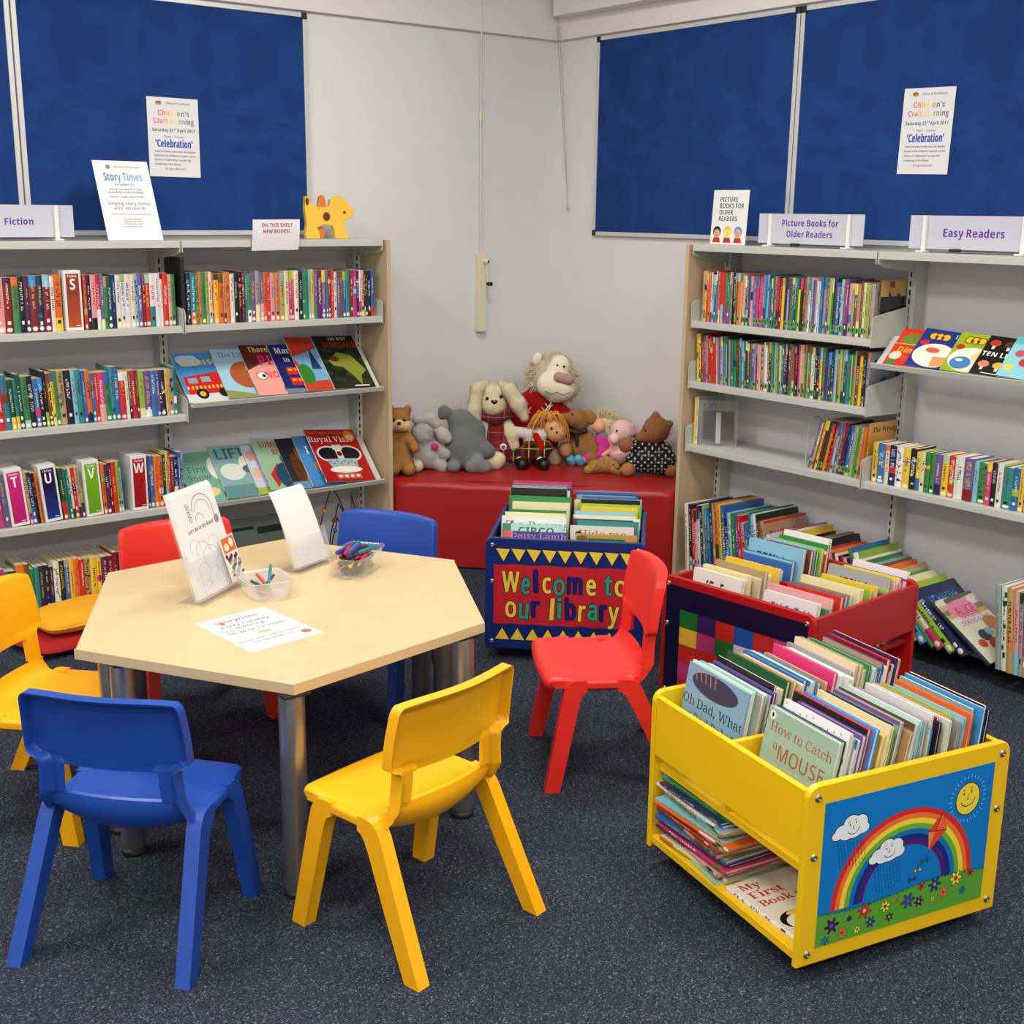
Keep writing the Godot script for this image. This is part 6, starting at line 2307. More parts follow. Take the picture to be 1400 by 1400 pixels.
func leaflet_holder(at: Vector3, turn: float, w: float, h: float, tex: Texture2D, label: String, card: bool) -> void:
	var t := thing("leaflet_holder", label, "leaflet holder", at, turn)
	var tilt := Basis(Vector3(1, 0, 0), -0.30)
	var d := 0.024
	var b := MB.new()
	# clear back, pocket front, sides and foot
	b.box(tilt * Vector3(0, h * 0.40, -d * 0.5) + Vector3(0, 0.012, 0), Vector3(w, h * 0.80, 0.002), tilt)
	part("back_plate", b, mats["acrylic"], t)
	b = MB.new()
	b.box(tilt * Vector3(0, h * 0.19, d * 0.5) + Vector3(0, 0.012, 0), Vector3(w, h * 0.38, 0.002), tilt)
	part("pocket", b, mats["acrylic"], t)
	for s in [-1, 1]:
		b = MB.new()
		b.box(tilt * Vector3(s * (w * 0.5 + 0.001), h * 0.22, 0) + Vector3(0, 0.012, 0), Vector3(0.002, h * 0.44, d), tilt)
		part("side_plate", b, mats["acrylic"], t)
	b = MB.new()
	b.box(Vector3(0, 0.0015, -0.025), Vector3(w, 0.003, 0.085), Basis.IDENTITY, 0.001)
	b.box(tilt * Vector3(0, 0.002, 0) + Vector3(0, 0.010, 0), Vector3(w, 0.002, d), tilt)
	part("foot", b, mats["acrylic"], t)
	# the paper in it
	var s := thing("paper_stack", label.replace("clear holder with a ", "").replace(" on the table", " in the clear holder"), "paper", at, turn)
	var layers := 5
	for k in layers:
		b = MB.new()
		var th := 0.0022
		var hh := h * (1.0 - 0.012 * k) + 0.004
		var z := -d * 0.5 + 0.003 + th * (k + 1)
		b.uv0 = Vector2(0.004, 0.004)
		var ww := w - 0.008 - 0.002 * k
		# sheets curve over a little at the head
		var rows := []
		var back := []
		for i in 9:
			var v := i / 8.0
			var bend := 0.0 if card else -0.020 * pow(v, 2.5)
			var r1 := []
			var r2 := []
			for j in 2:
				var q := tilt * Vector3((j - 0.5) * ww, v * hh + 0.004, z + bend) + Vector3(0, 0.012, 0)
				r1.append(q)
				r2.append(q - tilt * Vector3(0, 0, th * 0.9))
			rows.append(r1)
			back.append(r2)
		b.slab(rows, back, func(_i, _j): return true)
		var m: Material = mats["paper"]
		if k == layers - 1 and tex != null:
			for i in 18:
				b.t[i] = Vector2(i % 2, 1.0 - (i / 2) / 8.0)
			m = printed("colouring", tex, 0.6)
		part("sheets", b, m, s)
	if card:
		var cc := Canvas.new(200, 300, Color(0.9, 0.88, 0.86))
		cc.rect(8, 8, 184, 100, Color(0.86, 0.42, 0.18))
		cc.ellipse(60, 70, 36, 26, Color(0.93, 0.85, 0.78))
		cc.ellipse(140, 50, 30, 30, Color(0.95, 0.90, 0.84))
		for k in 26:
			cc.ellipse(20 + (k * 47) % 165, 130 + (k * 31) % 150, 18, 16, [Color(0.32, 0.22, 0.22), Color(0.66, 0.55, 0.50), Color(0.42, 0.45, 0.36), Color(0.75, 0.70, 0.68), Color(0.5, 0.30, 0.26)][k % 5])
		var ck := thing("postcard", "small orange and brown picture card tucked in front of the colouring pages", "card", at, turn)
		b = MB.new()
		sheet(b, 0.068, 0.125, 0.004)
		var o := part("card", b, printed("postcard", cc.texture(), 0.4), ck)
		o.transform = Transform3D(tilt * Basis(Vector3(0, 0, 1), 0.03), tilt * Vector3(0.075, 0.008, d * 0.5 + 0.0065) + Vector3(0, 0.012, 0))

func tub(at: Vector3, turn: float, s: Vector3, m: Material, label: String, pens: int, sd: int) -> void:
	var t := thing("pen_tub", label, "tub", at, turn)
	var b := MB.new()
	# tapered, round-cornered, open-topped, with a rolled rim
	var rows := []
	var n := 40
	for q in [[0.80, 0.004, 0.0], [0.84, 0.0, 0.0], [0.86, 0.002, 0.0], [0.97, s.y - 0.006, 0.0], [1.0, s.y - 0.003, 0.004], [1.0, s.y, 0.004], [0.985, s.y, 0.0], [0.955, s.y - 0.006, 0.0], [0.845, 0.004, 0.0], [0.80, 0.006, 0.0]]:
		var row := []
		for j in n:
			var a := TAU * j / n
			var ca := signf(cos(a)) * pow(absf(cos(a)), 0.35)
			var sa := signf(sin(a)) * pow(absf(sin(a)), 0.35)
			row.append(Vector3(ca * (s.x * 0.5 * q[0] + q[2]), q[1], sa * (s.z * 0.5 * q[0] + q[2])))
		rows.append(row)
	b.grid(rows, true, false)
	b.fan(rows[9], Vector3.UP)
	b.fan(rows[0], Vector3.DOWN)
	part("shell", b, m, t)
	var r := RandomNumberGenerator.new()
	r.seed = sd
	var cols := [["red", Color(0.78, 0.10, 0.16)], ["magenta", Color(0.80, 0.12, 0.45)], ["yellow", Color(0.92, 0.78, 0.12)], ["teal", Color(0.10, 0.50, 0.50)], ["purple", Color(0.30, 0.15, 0.50)], ["dark green", Color(0.08, 0.28, 0.16)], ["black", Color(0.06, 0.06, 0.07)], ["brown", Color(0.34, 0.20, 0.12)], ["blue", Color(0.14, 0.22, 0.58)], ["pink", Color(0.90, 0.40, 0.50)]]
	var inner := Vector2(s.x * 0.5 * 0.80, s.z * 0.5 * 0.80)
	for i in pens:
		var q: Array = cols[r.randi() % cols.size()]
		var full := pens > 20
		if full and i < 12:
			q = cols[[6, 5, 7, 6, 8, 5, 9, 6, 5, 7, 2, 6][i]]
		var rad := 0.0066 if full else 0.004
		var ln := r.randf_range(0.085, 0.105) if full else r.randf_range(0.05, 0.075)
		var a := r.randf_range(-0.35, 0.35) if full else r.randf_range(0.6, 2.4)
		var per := 6
		var lay := i / per
		var y := 0.0075 + rad + lay * rad * 1.72 + r.randf_range(0, 0.001)
		var across := (i % per + 0.5) / per * 2.0 - 1.0
		var lim := maxf(0.0, inner.x - ln * 0.5 * absf(cos(a)))
		var x := r.randf_range(-lim, lim)
		var z := across * (inner.y - ln * 0.5 * absf(sin(a)) - rad)
		if not full:
			y = 0.0065 + rad + (i / 5) * rad * 1.9
			z = across * maxf(0.0, inner.y - ln * 0.5 * absf(sin(a)))
			x = r.randf_range(-0.6, 0.6) * maxf(0.0, inner.x - ln * 0.5 * absf(cos(a)))
		var rise := r.randf_range(-0.03, 0.05) + (0.04 if full and lay > 4 else 0.0)
		if not full and i >= pens - 4 and i < pens - 1:
			rise = [0.42, 0.5, 0.34][pens - 2 - i]
			a = [2.5, 1.9, 0.7][pens - 2 - i]
			y = 0.030
			x = [-0.018, 0.0, 0.02][pens - 2 - i]
			z = [0.015, -0.012, -0.022][pens - 2 - i]
		if not full and i == pens - 1:
			q = cols[3]
			ln = 0.125
			a = 1.15
			rise = 0.36
			x = 0.012
			z = 0.0
			y = 0.042
		var pen := thing("felt_pen" if full else "crayon", "%s %s" % [q[0], ("felt pen heaped in the clear tub" if full else "pen in the cloudy tub")], "pen", Vector3.ZERO, 0.0, "pens in the clear tub" if full else "pens in the cloudy tub")
		pen.transform = t.transform * Transform3D(Basis(Vector3.UP, a) * Basis(Vector3(0, 0, 1), rise), Vector3(x, y, z))
		var pb := MB.new()
		var bas := Basis(Vector3(0, 0, 1), -PI * 0.5)
		pb.lathe(Vector3.ZERO, [Vector2(0.0, -ln * 0.5), Vector2(rad * 0.8, -ln * 0.5), Vector2(rad, -ln * 0.48), Vector2(rad, 0.0), Vector2(rad, ln * 0.16)], 10, bas)
		part("barrel", pb, plain("pen_" + q[0], q[1], 0.35), pen)
		pb = MB.new()
		pb.lathe(Vector3.ZERO, [Vector2(rad * 1.12, ln * 0.14), Vector2(rad * 1.12, ln * 0.2), Vector2(rad * 1.0, ln * 0.47), Vector2(rad * 0.6, ln * 0.5), Vector2(0.0, ln * 0.5)], 10, bas)
		part("cap", pb, plain("pen_" + q[0], q[1], 0.35), pen)

# ---------------------------------------------------------------- winder, blind cord, floor cushions, bead frame
func build_wall_things() -> void:
	var cream := plain("cream_paint", Color(0.86, 0.84, 0.74), 0.4)
	var t := thing("window_winder", "cream window winder box with a long rod on the back wall", "winder", Vector3(-0.464, 0.982, 0.0005))
	var b := MB.new()
	b.box(Vector3(0, 0.186, 0.016), Vector3(0.048, 0.372, 0.031), Basis.IDENTITY, 0.004)
	part("casing", b, cream, t)
	b = MB.new()
	b.tube([Vector3(-0.004, 0.36, 0.014), Vector3(-0.006, 0.9, 0.014), Vector3(-0.008, CEIL - 0.985, 0.024)], 0.0048, 10)
	part("rod", b, plain("rod_paint", Color(0.82, 0.81, 0.78), 0.4), t)
	b = MB.new()
	b.tube([Vector3(-0.006, 0.965, 0.014), Vector3(-0.006, 1.005, 0.014)], 0.0085, 12)
	part("coupling", b, cream, t)
	b = MB.new()
	b.tube([Vector3(0.008, 0.332, 0.030), Vector3(0.008, 0.332, 0.056)], 0.013, 14)
	b.tube([Vector3(0.008, 0.332, 0.048), Vector3(0.014, 0.225, 0.050)], [Vector2(0.007, 0.004), Vector2(0.006, 0.004)], 10)
	b.lathe(Vector3(0.008, 0.332, 0.056), [Vector2(0.013, 0.0), Vector2(0.010, 0.006), Vector2(0.0, 0.008)], 14, Basis(Vector3(1, 0, 0), PI * 0.5))
	part("crank", b, cream, t)
	b = MB.new()
	b.tube([Vector3(0.014, 0.228, 0.050), Vector3(0.014, 0.228, 0.078)], 0.0095, 14)
	part("knob", b, mats["black_plastic"], t)
	# blind cord: two strands of bead chain and a weight
	t = thing("blind_cord", "grey bead chain of a blind hanging on the right wall near the corner", "cord", Vector3(-0.035, 2.40, 0.0))
	for s in [0, 1]:
		b = MB.new()
		var path := []
		for k in 25:
			var u := k / 24.0
			path.append(Vector3(0.0 + 0.012 * u, -0.82 * u, 0.030 + s * 0.016 * (1.0 - u * u) + 0.088 * u))
		b.tube(path, 0.0019, 7)
		part("strand", b, plain("chain", Color(0.70, 0.69, 0.68), 0.4), t)
	b = MB.new()
	b.lathe(Vector3(0.012, -0.845, 0.118), [Vector2(0.0, 0.0), Vector2(0.006, 0.002), Vector2(0.007, 0.012), Vector2(0.003, 0.026), Vector2(0.0, 0.027)], 12)
	part("weight", b, plain("chain", Color(0.70, 0.69, 0.68), 0.4), t)
	# floor cushions in front of the lowest shelf
	cushion(Vector3(-2.62, 0.0, 0.455), Vector3(0.44, 0.055, 0.28), 0.25, Color(0.66, 0.06, 0.07), "red floor cushion under the yellow one", "red")
	cushion(Vector3(-2.585, 0.052, 0.43), Vector3(0.40, 0.075, 0.25), 0.20, Color(0.93, 0.66, 0.08), "yellow floor cushion lying on the red one", "yellow")
	# bead frame at the end of the lowest shelf
	t = thing("bead_frame", "bead frame of bent coloured wires on the lowest shelf by the end panel", "toy", Vector3(-1.345, 0.0556, 0.17))
	b = MB.new()
	b.box(Vector3(0, 0.010, 0), Vector3(0.22, 0.02, 0.15), Basis.IDENTITY, 0.004)
	part("base", b, mats["oak"], t)
	var wc := [Color(0.45, 0.08, 0.09), Color(0.07, 0.15, 0.32), Color(0.50, 0.16, 0.10), Color(0.10, 0.12, 0.2)]
	for k in 4:
		b = MB.new()
		var path := []
		var x0: float = [-0.09, -0.05, 0.02, -0.075][k]
		var x1: float = [0.07, 0.06, 0.09, 0.0][k]
		var top: float = [0.27, 0.205, 0.245, 0.165][k]
		for j in 19:
			var u := j / 18.0
			path.append(Vector3(lerpf(x0, x1, u), 0.015 + top * pow(sin(PI * u), 0.55), -0.05 + k * 0.03 + 0.02 * sin(u * 7.0)))
		b.tube(path, 0.0028, 8)
		var o := part("wire", b, plain("wire_%d" % k, wc[k], 0.3), t)
		b = MB.new()
		b.lathe(path[3], [Vector2(0.0, -0.01), Vector2(0.009, -0.006), Vector2(0.011, 0.0), Vector2(0.009, 0.006), Vector2(0.0, 0.01)], 12)
		part("bead", b, plain("bead_%d" % k, [Color(0.9, 0.7, 0.1), Color(0.8, 0.1, 0.1), Color(0.1, 0.5, 0.2), Color(0.1, 0.3, 0.7)][k], 0.3), o)
	# flat game box leaning at the back of the lowest shelf
	t = thing("game_box", "grey-green flat box with dark print on the lowest shelf behind the table", "box", Vector3(-1.74, 0.0558, 0.13))
	b = MB.new()
	var tl := Basis(Vector3(1, 0, 0), -0.22)
	b.box(tl * Vector3(0, 0.105, 0), Vector3(0.36, 0.21, 0.03), tl, 0.002)
	part("lid", b, plain("game_grey", Color(0.42, 0.46, 0.44), 0.45), t)
	for q in [[-0.05, 0.165, 0.11, 0.014], [0.08, 0.150, 0.12, 0.030]]:
		b = MB.new()
		b.box(tl * Vector3(q[0], q[1], 0.0154), Vector3(q[2], q[3], 0.0006), tl)
		part("print", b, plain("game_dark", Color(0.06, 0.14, 0.10), 0.4), t)

func cushion(at: Vector3, s: Vector3, turn: float, c: Color, label: String, key: String) -> void:
	var t := thing("floor_cushion", label, "cushion", at, turn)
	var b := MB.new()
	var rows := []
	for i in 13:
		var v := 0.05 + 0.9 * i / 12.0
		var row := []
		for j in 40:
			var a := TAU * j / 40.0
			var ca := signf(cos(a)) * pow(absf(cos(a)), 0.45)
			var sa := signf(sin(a)) * pow(absf(sin(a)), 0.45)
			var r := pow(sin(PI * clampf(v, 0.0, 1.0)), 0.55)
			var y := s.y * (0.5 - 0.5 * cos(PI * v))
			var wob := 1.0 + 0.03 * sin(a * 5.0 + v * 4.0)
			row.append(Vector3(ca * s.x * 0.5 * r * wob, y + 0.004 * sin(a * 3.0) * r * v, sa * s.z * 0.5 * r * wob))
		rows.append(row)
	b.grid(rows, true, false)
	if b.n[6 * 40].x < 0.0:
		b = MB.new()
		b.grid(rows, true, false, true)
	b.fan(rows[12], Vector3.UP)
	b.fan(rows[0], Vector3.DOWN)
	var m := plain("cushion_" + key, c, 0.8)
	part("cover", b, m, t)
	b = MB.new()
	var seam := []
	for j in 41:
		seam.append((rows[6][j % 40] as Vector3) * 1.004)
	b.tube(seam, 0.003, 6, false)
	part("seam", b, m, t)

# ---------------------------------------------------------------- soft toys
# rounded bodies: capsules joined by a soft union and skinned with surface nets
# a bone: [x, y, z, x, y, z, radius, radius] in units of U metres
const U := 0.0035

func blob(bones: Array, cell := 0.006, soft := 0.006, wob := 0.0) -> ArrayMesh:
	var lo := Vector3(1e9, 1e9, 1e9)
	var hi := -lo
	var bs := []
	for q in bones:
		var a := Vector3(q[0], q[1], q[2]) * U
		var b := Vector3(q[3], q[4], q[5]) * U
		var ra: float = q[6] * U
		var rb: float = q[7] * U
		bs.append([a, b, ra, rb])
		var m := Vector3.ONE * (maxf(ra, rb) + soft * 1.2 + cell * 2.0)
		lo = lo.min(a.min(b) - m)
		hi = hi.max(a.max(b) + m)
	var nx := int((hi.x - lo.x) / cell) + 2
	var ny := int((hi.y - lo.y) / cell) + 2
	var nz := int((hi.z - lo.z) / cell) + 2
	var f := PackedFloat32Array()
	f.resize(nx * ny * nz)
	f.fill(1e-6)
	for q in bs:
		var a: Vector3 = q[0]
		var ab: Vector3 = q[1] - a
		var ll := maxf(ab.length_squared(), 1e-9)
		var ra: float = q[2]
		var dr: float = q[3] - ra
		var mr := maxf(ra, q[3]) + soft * 2.5
		var l2: Vector3 = (a.min(q[1]) - Vector3.ONE * mr - lo) / cell
		var h2: Vector3 = (a.max(q[1]) + Vector3.ONE * mr - lo) / cell
		for k in range(maxi(0, int(l2.z)), mini(nz, int(h2.z) + 2)):
			for j in range(maxi(0, int(l2.y)), mini(ny, int(h2.y) + 2)):
				var row := (k * ny + j) * nx
				for i in range(maxi(0, int(l2.x)), mini(nx, int(h2.x) + 2)):
					var p := lo + Vector3(i, j, k) * cell - a
					var t := clampf(p.dot(ab) / ll, 0.0, 1.0)
					var d := (p - ab * t).length() - ra - dr * t
					f[row + i] += exp(clampf(-d / soft, -12.0, 6.0))
	if wob > 0.0:
		var nzs := FastNoiseLite.new()
		nzs.seed = 3
		nzs.frequency = 1.0
		for k in nz:
			for j in ny:
				for i in nx:
					var id := (k * ny + j) * nx + i
					if f[id] > 0.01 and f[id] < 300.0:
						f[id] *= exp(nzs.get_noise_3d(i * cell * 55.0, j * cell * 55.0, k * cell * 55.0) * wob / soft)
	var idx := PackedInt32Array()
	idx.resize(nx * ny * nz)
	idx.fill(-1)
	var mb := MB.new()
	var off := [0, 1, nx, nx + 1, nx * ny, nx * ny + 1, nx * ny + nx, nx * ny + nx + 1]
	var cor := [Vector3(0, 0, 0), Vector3(1, 0, 0), Vector3(0, 1, 0), Vector3(1, 1, 0), Vector3(0, 0, 1), Vector3(1, 0, 1), Vector3(0, 1, 1), Vector3(1, 1, 1)]
	var edges := [[0, 1], [2, 3], [4, 5], [6, 7], [0, 2], [1, 3], [4, 6], [5, 7], [0, 4], [1, 5], [2, 6], [3, 7]]
	for k in nz - 1:
		for j in ny - 1:
			var row := (k * ny + j) * nx
			for i in nx - 1:
				var id := row + i
				var c := 0
				for e in 8:
					if f[id + off[e]] > 1.0:
						c += 1
				if c == 0 or c == 8:
					continue
				var s := Vector3.ZERO
				var m := 0
				for e in edges:
					var fa := f[id + off[e[0]]]
					var fb := f[id + off[e[1]]]
					if (fa > 1.0) != (fb > 1.0):
						var la := log(fa)
						var lb := log(fb)
						s += (cor[e[0]] as Vector3).lerp(cor[e[1]], la / (la - lb))
						m += 1
				idx[id] = mb.v.size()
				mb.v.append(lo + (Vector3(i, j, k) + s / m) * cell)
				mb.n.append(Vector3.ZERO)
				mb.t.append(Vector2.ZERO)
	var sx := 1
	var sy := nx
	var sz := nx * ny
	for k in range(1, nz - 1):
		for j in range(1, ny - 1):
			for i in range(1, nx - 1):
				var id := (k * ny + j) * nx + i
				var ins := f[id] > 1.0
				for ax in 3:
					var st: int = [sx, sy, sz][ax]
					if ins == (f[id + st] > 1.0):
						continue
					var u: int = [sy, sz, sx][ax]
					var w: int = [sz, sx, sy][ax]
					var q0 := idx[id]
					var q1 := idx[id - u]
					var q2 := idx[id - u - w]
					var q3 := idx[id - w]
					if q0 < 0 or q1 < 0 or q2 < 0 or q3 < 0:
						continue
					var nn := (mb.v[q2] - mb.v[q0]).cross(mb.v[q3] - mb.v[q1])
					var outw := Vector3.ZERO
					outw[ax] = 1.0 if ins else -1.0
					if nn.dot(outw) < 0.0:
						nn = -nn
						mb.ix.append_array(PackedInt32Array([q0, q1, q2, q0, q2, q3]))
					else:
						mb.ix.append_array(PackedInt32Array([q0, q2, q1, q0, q3, q2]))
					mb.n[q0] += nn
					mb.n[q1] += nn
					mb.n[q2] += nn
					mb.n[q3] += nn
	for i in mb.n.size():
		mb.n[i] = mb.n[i].normalized()
	return mb.mesh()

var fur_tex: ImageTexture
func plush(key: String, c: Color, depth := 0.8) -> StandardMaterial3D:
	if not mats.has("plush_" + key):
		if fur_tex == null:
			var im := noise_image(256, 256, 404, 7.0, 6.0, Color(0.1, 0.1, 0.1), Color(0.9, 0.9, 0.9), 4, 1.3)
			im.bump_map_to_normal_map(5.0)
			fur_tex = ImageTexture.create_from_image(im)
		var m := plain("plush_" + key, c, 1.0)
		m.metallic_specular = 0.15
		m.normal_enabled = true
		m.normal_texture = fur_tex
		m.normal_scale = depth
		m.uv1_triplanar = true
		m.uv1_scale = Vector3(12, 12, 12)
		m.rim_enabled = true
		m.rim = 0.4
	return mats["plush_" + key]

func ball(x: float, y: float, z: float, rx: float, ry := -1.0, rz := -1.0) -> MB:
	var b := MB.new()
	var a := rx * U
	var h := (rx if ry < 0.0 else ry) * U
	var d := (rx if rz < 0.0 else rz) * U
	var rows := []
	for i in 9:
		var v := PI * i / 8.0
		var row := []
		for j in 14:
			var u := TAU * j / 14.0
			row.append(Vector3(x, y, z) * U + Vector3(cos(u) * sin(v) * a, -cos(v) * h, sin(u) * sin(v) * d))
		rows.append(row)
	b.grid(rows, true, false)
	if b.n[4 * 14].x < 0.0:
		b = MB.new()
		b.grid(rows, true, false, true)
	return b

# loose strands of wool or hair: each a thin tapered tube
func strands(b: MB, n: int, seed_: int, root: Callable, rad: float) -> void:
	var r := RandomNumberGenerator.new()
	r.seed = seed_
	for i in n:
		var path: Array = root.call(r)
		var rr := []
		for k in path.size():
			var w := rad * (1.0 - 0.75 * float(k) / (path.size() - 1))
			rr.append(Vector2(w, w))
			path[k] = path[k] * U
		b.tube(path, rr, 5, false)

# a coat of short hairs over a blob
func fur(t: Node3D, called: String, n: int, ln: float, m: Material, seed_ := 5) -> void:
	var r := RandomNumberGenerator.new()
	r.seed = seed_
	for ch in t.get_children():
		if not (ch is MeshInstance3D) or not str(ch.name).begins_with(called):
			continue
		var arr: Array = (ch as MeshInstance3D).mesh.surface_get_arrays(0)
		var vs: PackedVector3Array = arr[Mesh.ARRAY_VERTEX]
		var ns: PackedVector3Array = arr[Mesh.ARRAY_NORMAL]
		var b := MB.new()
		for i in n:
			var k := r.randi() % vs.size()
			var d := (ns[k] + Vector3(r.randf_range(-0.5, 0.5), r.randf_range(-0.75, 0.25), r.randf_range(-0.5, 0.5))).normalized()
			var l := ln * r.randf_range(0.6, 1.2)
			var p := vs[k] - ns[k] * 0.001
			var e := d.cross(Vector3(r.randf_range(-1, 1), r.randf_range(-1, 1), r.randf_range(-1, 1))).normalized() * 0.0011
			var q := b.vert(p - e, ns[k])
			b.vert(p + e, ns[k])
			b.vert(p + d * l, (ns[k] + d).normalized())
			b.tri(q, q + 1, q + 2)
			var e2 := d.cross(e).normalized() * 0.0011
			q = b.vert(p - e2, ns[k])
			b.vert(p + e2, ns[k])
			b.vert(p + d * l, (ns[k] + d).normalized())
			b.tri(q, q + 1, q + 2)
		part("pile", b, m, ch).set_meta("kind", "stuff")

func toy(called: String, label: String, at: Vector3, turn := -0.688) -> Node3D:
	return thing(called, label, "soft toy", at, turn, "soft toys on the red bench")

func eyes(t: Node3D, list: Array, r := 1.7) -> void:
	for q in list:
		part("eye", ball(q[0], q[1], q[2], r), plain("toy_eye", Color(0.03, 0.02, 0.02), 0.15), t)

func build_toys() -> void:
	var Y := 0.3935
	# brown puppy beside the oak panel
	var t := toy("plush_puppy", "brown and tan plush puppy beside the oak end panel", Vector3(-1.040, Y, 0.185), -0.60)
	put("body", blob([[0, 16, 0, 0, 42, -3, 17, 13], [-1, 68, 0, 0, 70, 2, 14.5, 14], [10, 47, 4, 20, 33, 12, 6.5, 6], [-10, 47, 4, -18, 33, 12, 6.5, 6], [-8, 9, 8, -8, 8, 22, 9, 8.5], [9, 9, 8, 12, 8, 22, 9, 8.5], [-11, 80, -2, -12, 83, -1, 4.5, 4], [10, 80, -2, 11, 83, -1, 4.5, 4]]), plush("puppy", Color(0.66, 0.47, 0.26)), t)
	put("muzzle", blob([[-7, 62, 8, 7, 62, 8, 8, 8], [0, 65, 14, 0, 63, 16, 6.5, 5.5]], 0.004, 0.004), plush("puppy_face", Color(0.86, 0.74, 0.55)), t)
	part("nose", ball(0, 67, 21.5, 2.6, 2.0), plain("toy_eye", Color(0.03, 0.02, 0.02), 0.15), t)
	eyes(t, [[-6.5, 70, 14.5], [6, 70, 14.5]], 2.0)
	fur(t, "body", 2600, 0.008, plush("puppy", Color.WHITE))
	# pale grey floppy-eared toy
	t = toy("plush_elephant", "pale grey floppy-eared plush with a pink bow, next to the puppy", Vector3(-0.90, Y, 0.205))
	put("body", blob([[0, 18, 0, 0, 30, -2, 18, 15], [-6, 48, 2, -4, 52, 2, 16.5, 15], [14, 30, 6, 24, 22, 10, 7, 7], [-14, 30, 6, -20, 18, 12, 7, 6.5], [14, 8, 6, 20, 6, 14, 9, 8]]), plush("pale_grey", Color(0.66, 0.65, 0.63)), t)
	put("ear", blob([[-14, 66, 6, 4, 68, 8, 6.5, 7.5], [4, 68, 8, 12, 60, 9, 7.5, 6]], 0.005), plush("pale_ear", Color(0.70, 0.68, 0.65)), t)
	put("ear", blob([[10, 58, 6, 22, 46, 10, 6, 8], [22, 46, 10, 26, 42, 11, 8, 6]], 0.005), plush("pale_ear", Color(0.70, 0.68, 0.65)), t)
	put("foot", blob([[-14, 7, 14, -12, 8, 22, 9, 8]], 0.005), plush("pale_sole", Color(0.80, 0.74, 0.66)), t)
	put("foot", blob([[-24, 14, 10, -20, 12, 16, 7, 7]], 0.005), plush("pale_sole", Color(0.80, 0.74, 0.66)), t)
	part("bow", ball(10, 33, 16, 5, 4.6, 3), plush("bow_pink", Color(0.72, 0.22, 0.50)), t)
	fur(t, "body", 2200, 0.006, plush("pale_grey", Color.WHITE))
	# dark grey plush lying on its front
	t = toy("plush_elephant", "dark grey plush elephant turned away, sole of its foot forward", Vector3(-0.755, Y, 0.305))
	put("body", blob([[0, 24, 0, -2, 34, -4, 24, 24], [-2, 34, -4, -6, 58, -8, 24, 18], [-14, 66, -6, -18, 68, -4, 11, 9], [18, 32, 2, 28, 26, 8, 11, 10], [-20, 28, 2, -34, 14, 10, 9, 7.5], [-10, 12, 10, -16, 7, 18, 9, 8], [8, 16, 8, 10, 12, 18, 14, 13], [-2, 60, -10, 10, 50, -8, 14, 14]], 0.006, 0.008), plush("dark_grey", Color(0.42, 0.435, 0.45)), t)
	put("ear", blob([[-24, 72, -2, -30, 76, 0, 7, 6.5], [-30, 76, 0, -32, 70, 1, 6.5, 5]], 0.005), plush("dark_grey", Color(0.42, 0.435, 0.45)), t)
	put("sole", blob([[8, 9, 26, 26, 8, 24, 9, 8], [15, 18, 24, 16, 14, 26, 8, 9]], 0.005), plush("mid_grey", Color(0.50, 0.51, 0.52)), t)
	put("sole", blob([[-16, 8, 24, -14, 9, 26, 8, 8]], 0.005), plush("mid_grey", Color(0.50, 0.51, 0.52)), t)
	# cream rabbit in a tartan dress
	t = toy("plush_rabbit", "cream long-eared plush rabbit in a maroon tartan dress and scarf", Vector3(-0.605, Y, 0.315))
	var cream := plush("rabbit", Color(0.86, 0.81, 0.68), 1.1)
	put("body", blob([[-2, 22, -2, -2, 50, -4, 20, 17], [-1, 84, 2, -1, 94, 0, 18, 16], [0, 80, 8, 0, 80, 10, 13, 11], [-16, 58, 4, -21, 40, 12, 7, 6.5], [15, 58, 4, 25, 44, 12, 8, 7.5], [22, 46, 10, 26, 30, 12, 9, 8]], 0.006, 0.007), cream, t)
	put("ear", blob([[-12, 108, 0, -22, 104, 6, 6, 8], [-22, 104, 6, -26, 76, 12, 8.5, 9], [-26, 76, 12, -21, 52, 14, 9, 5]], 0.006), cream, t)
	put("ear", blob([[10, 108, 0, 20, 102, 8, 6, 9], [20, 102, 8, 32, 84, 14, 10, 10], [32, 84, 14, 40, 68, 16, 10, 6]], 0.006), cream, t)
	put("foot", blob([[-16, 11, 20, 2, 12, 24, 12, 12.5], [2, 12, 24, 8, 14, 24, 11, 8]], 0.006), plush("rabbit_sole", Color(0.86, 0.81, 0.70)), t)
	put("dress", blob([[5, 30, 8, 3, 54, 3, 16.5, 14], [6, 24, 9, 10, 22, 10, 16, 16]], 0.006), tartan("maroon", Color(0.36, 0.05, 0.09), Color(0.55, 0.10, 0.13), Color(0.62, 0.34, 0.34)), t)
	put("scarf", blob([[-15, 68, 8, 2, 64, 16, 6, 6.5], [2, 64, 16, 20, 72, 10, 6.5, 6.5]], 0.005), tartan("scarf", Color(0.30, 0.04, 0.08), Color(0.42, 0.07, 0.10), Color(0.60, 0.32, 0.34)), t)
	part("badge", ball(13, 30, 25, 4.6, 4.6, 1.2), plain("badge_white", Color(0.88, 0.88, 0.88), 0.3), t)
	part("badge_centre", ball(13, 30, 26, 2.6, 2.6, 0.6), plain("badge_grey", Color(0.35, 0.36, 0.42), 0.3), t)
	eyes(t, [[-9, 92, 16.5], [9, 95, 15.5]], 2.4)
	fur(t, "ear", 1600, 0.007, cream)
	fur(t, "body", 2600, 0.007, cream)
	put("nose", blob([[-2, 89, 20.5, 3, 89, 20.5, 2.0, 2.0], [0.5, 86.5, 20.8, 0.5, 86, 20.8, 1.5, 1.2]], 0.002, 0.002), plain("toy_eye", Color(0.03, 0.02, 0.02), 0.15), t)
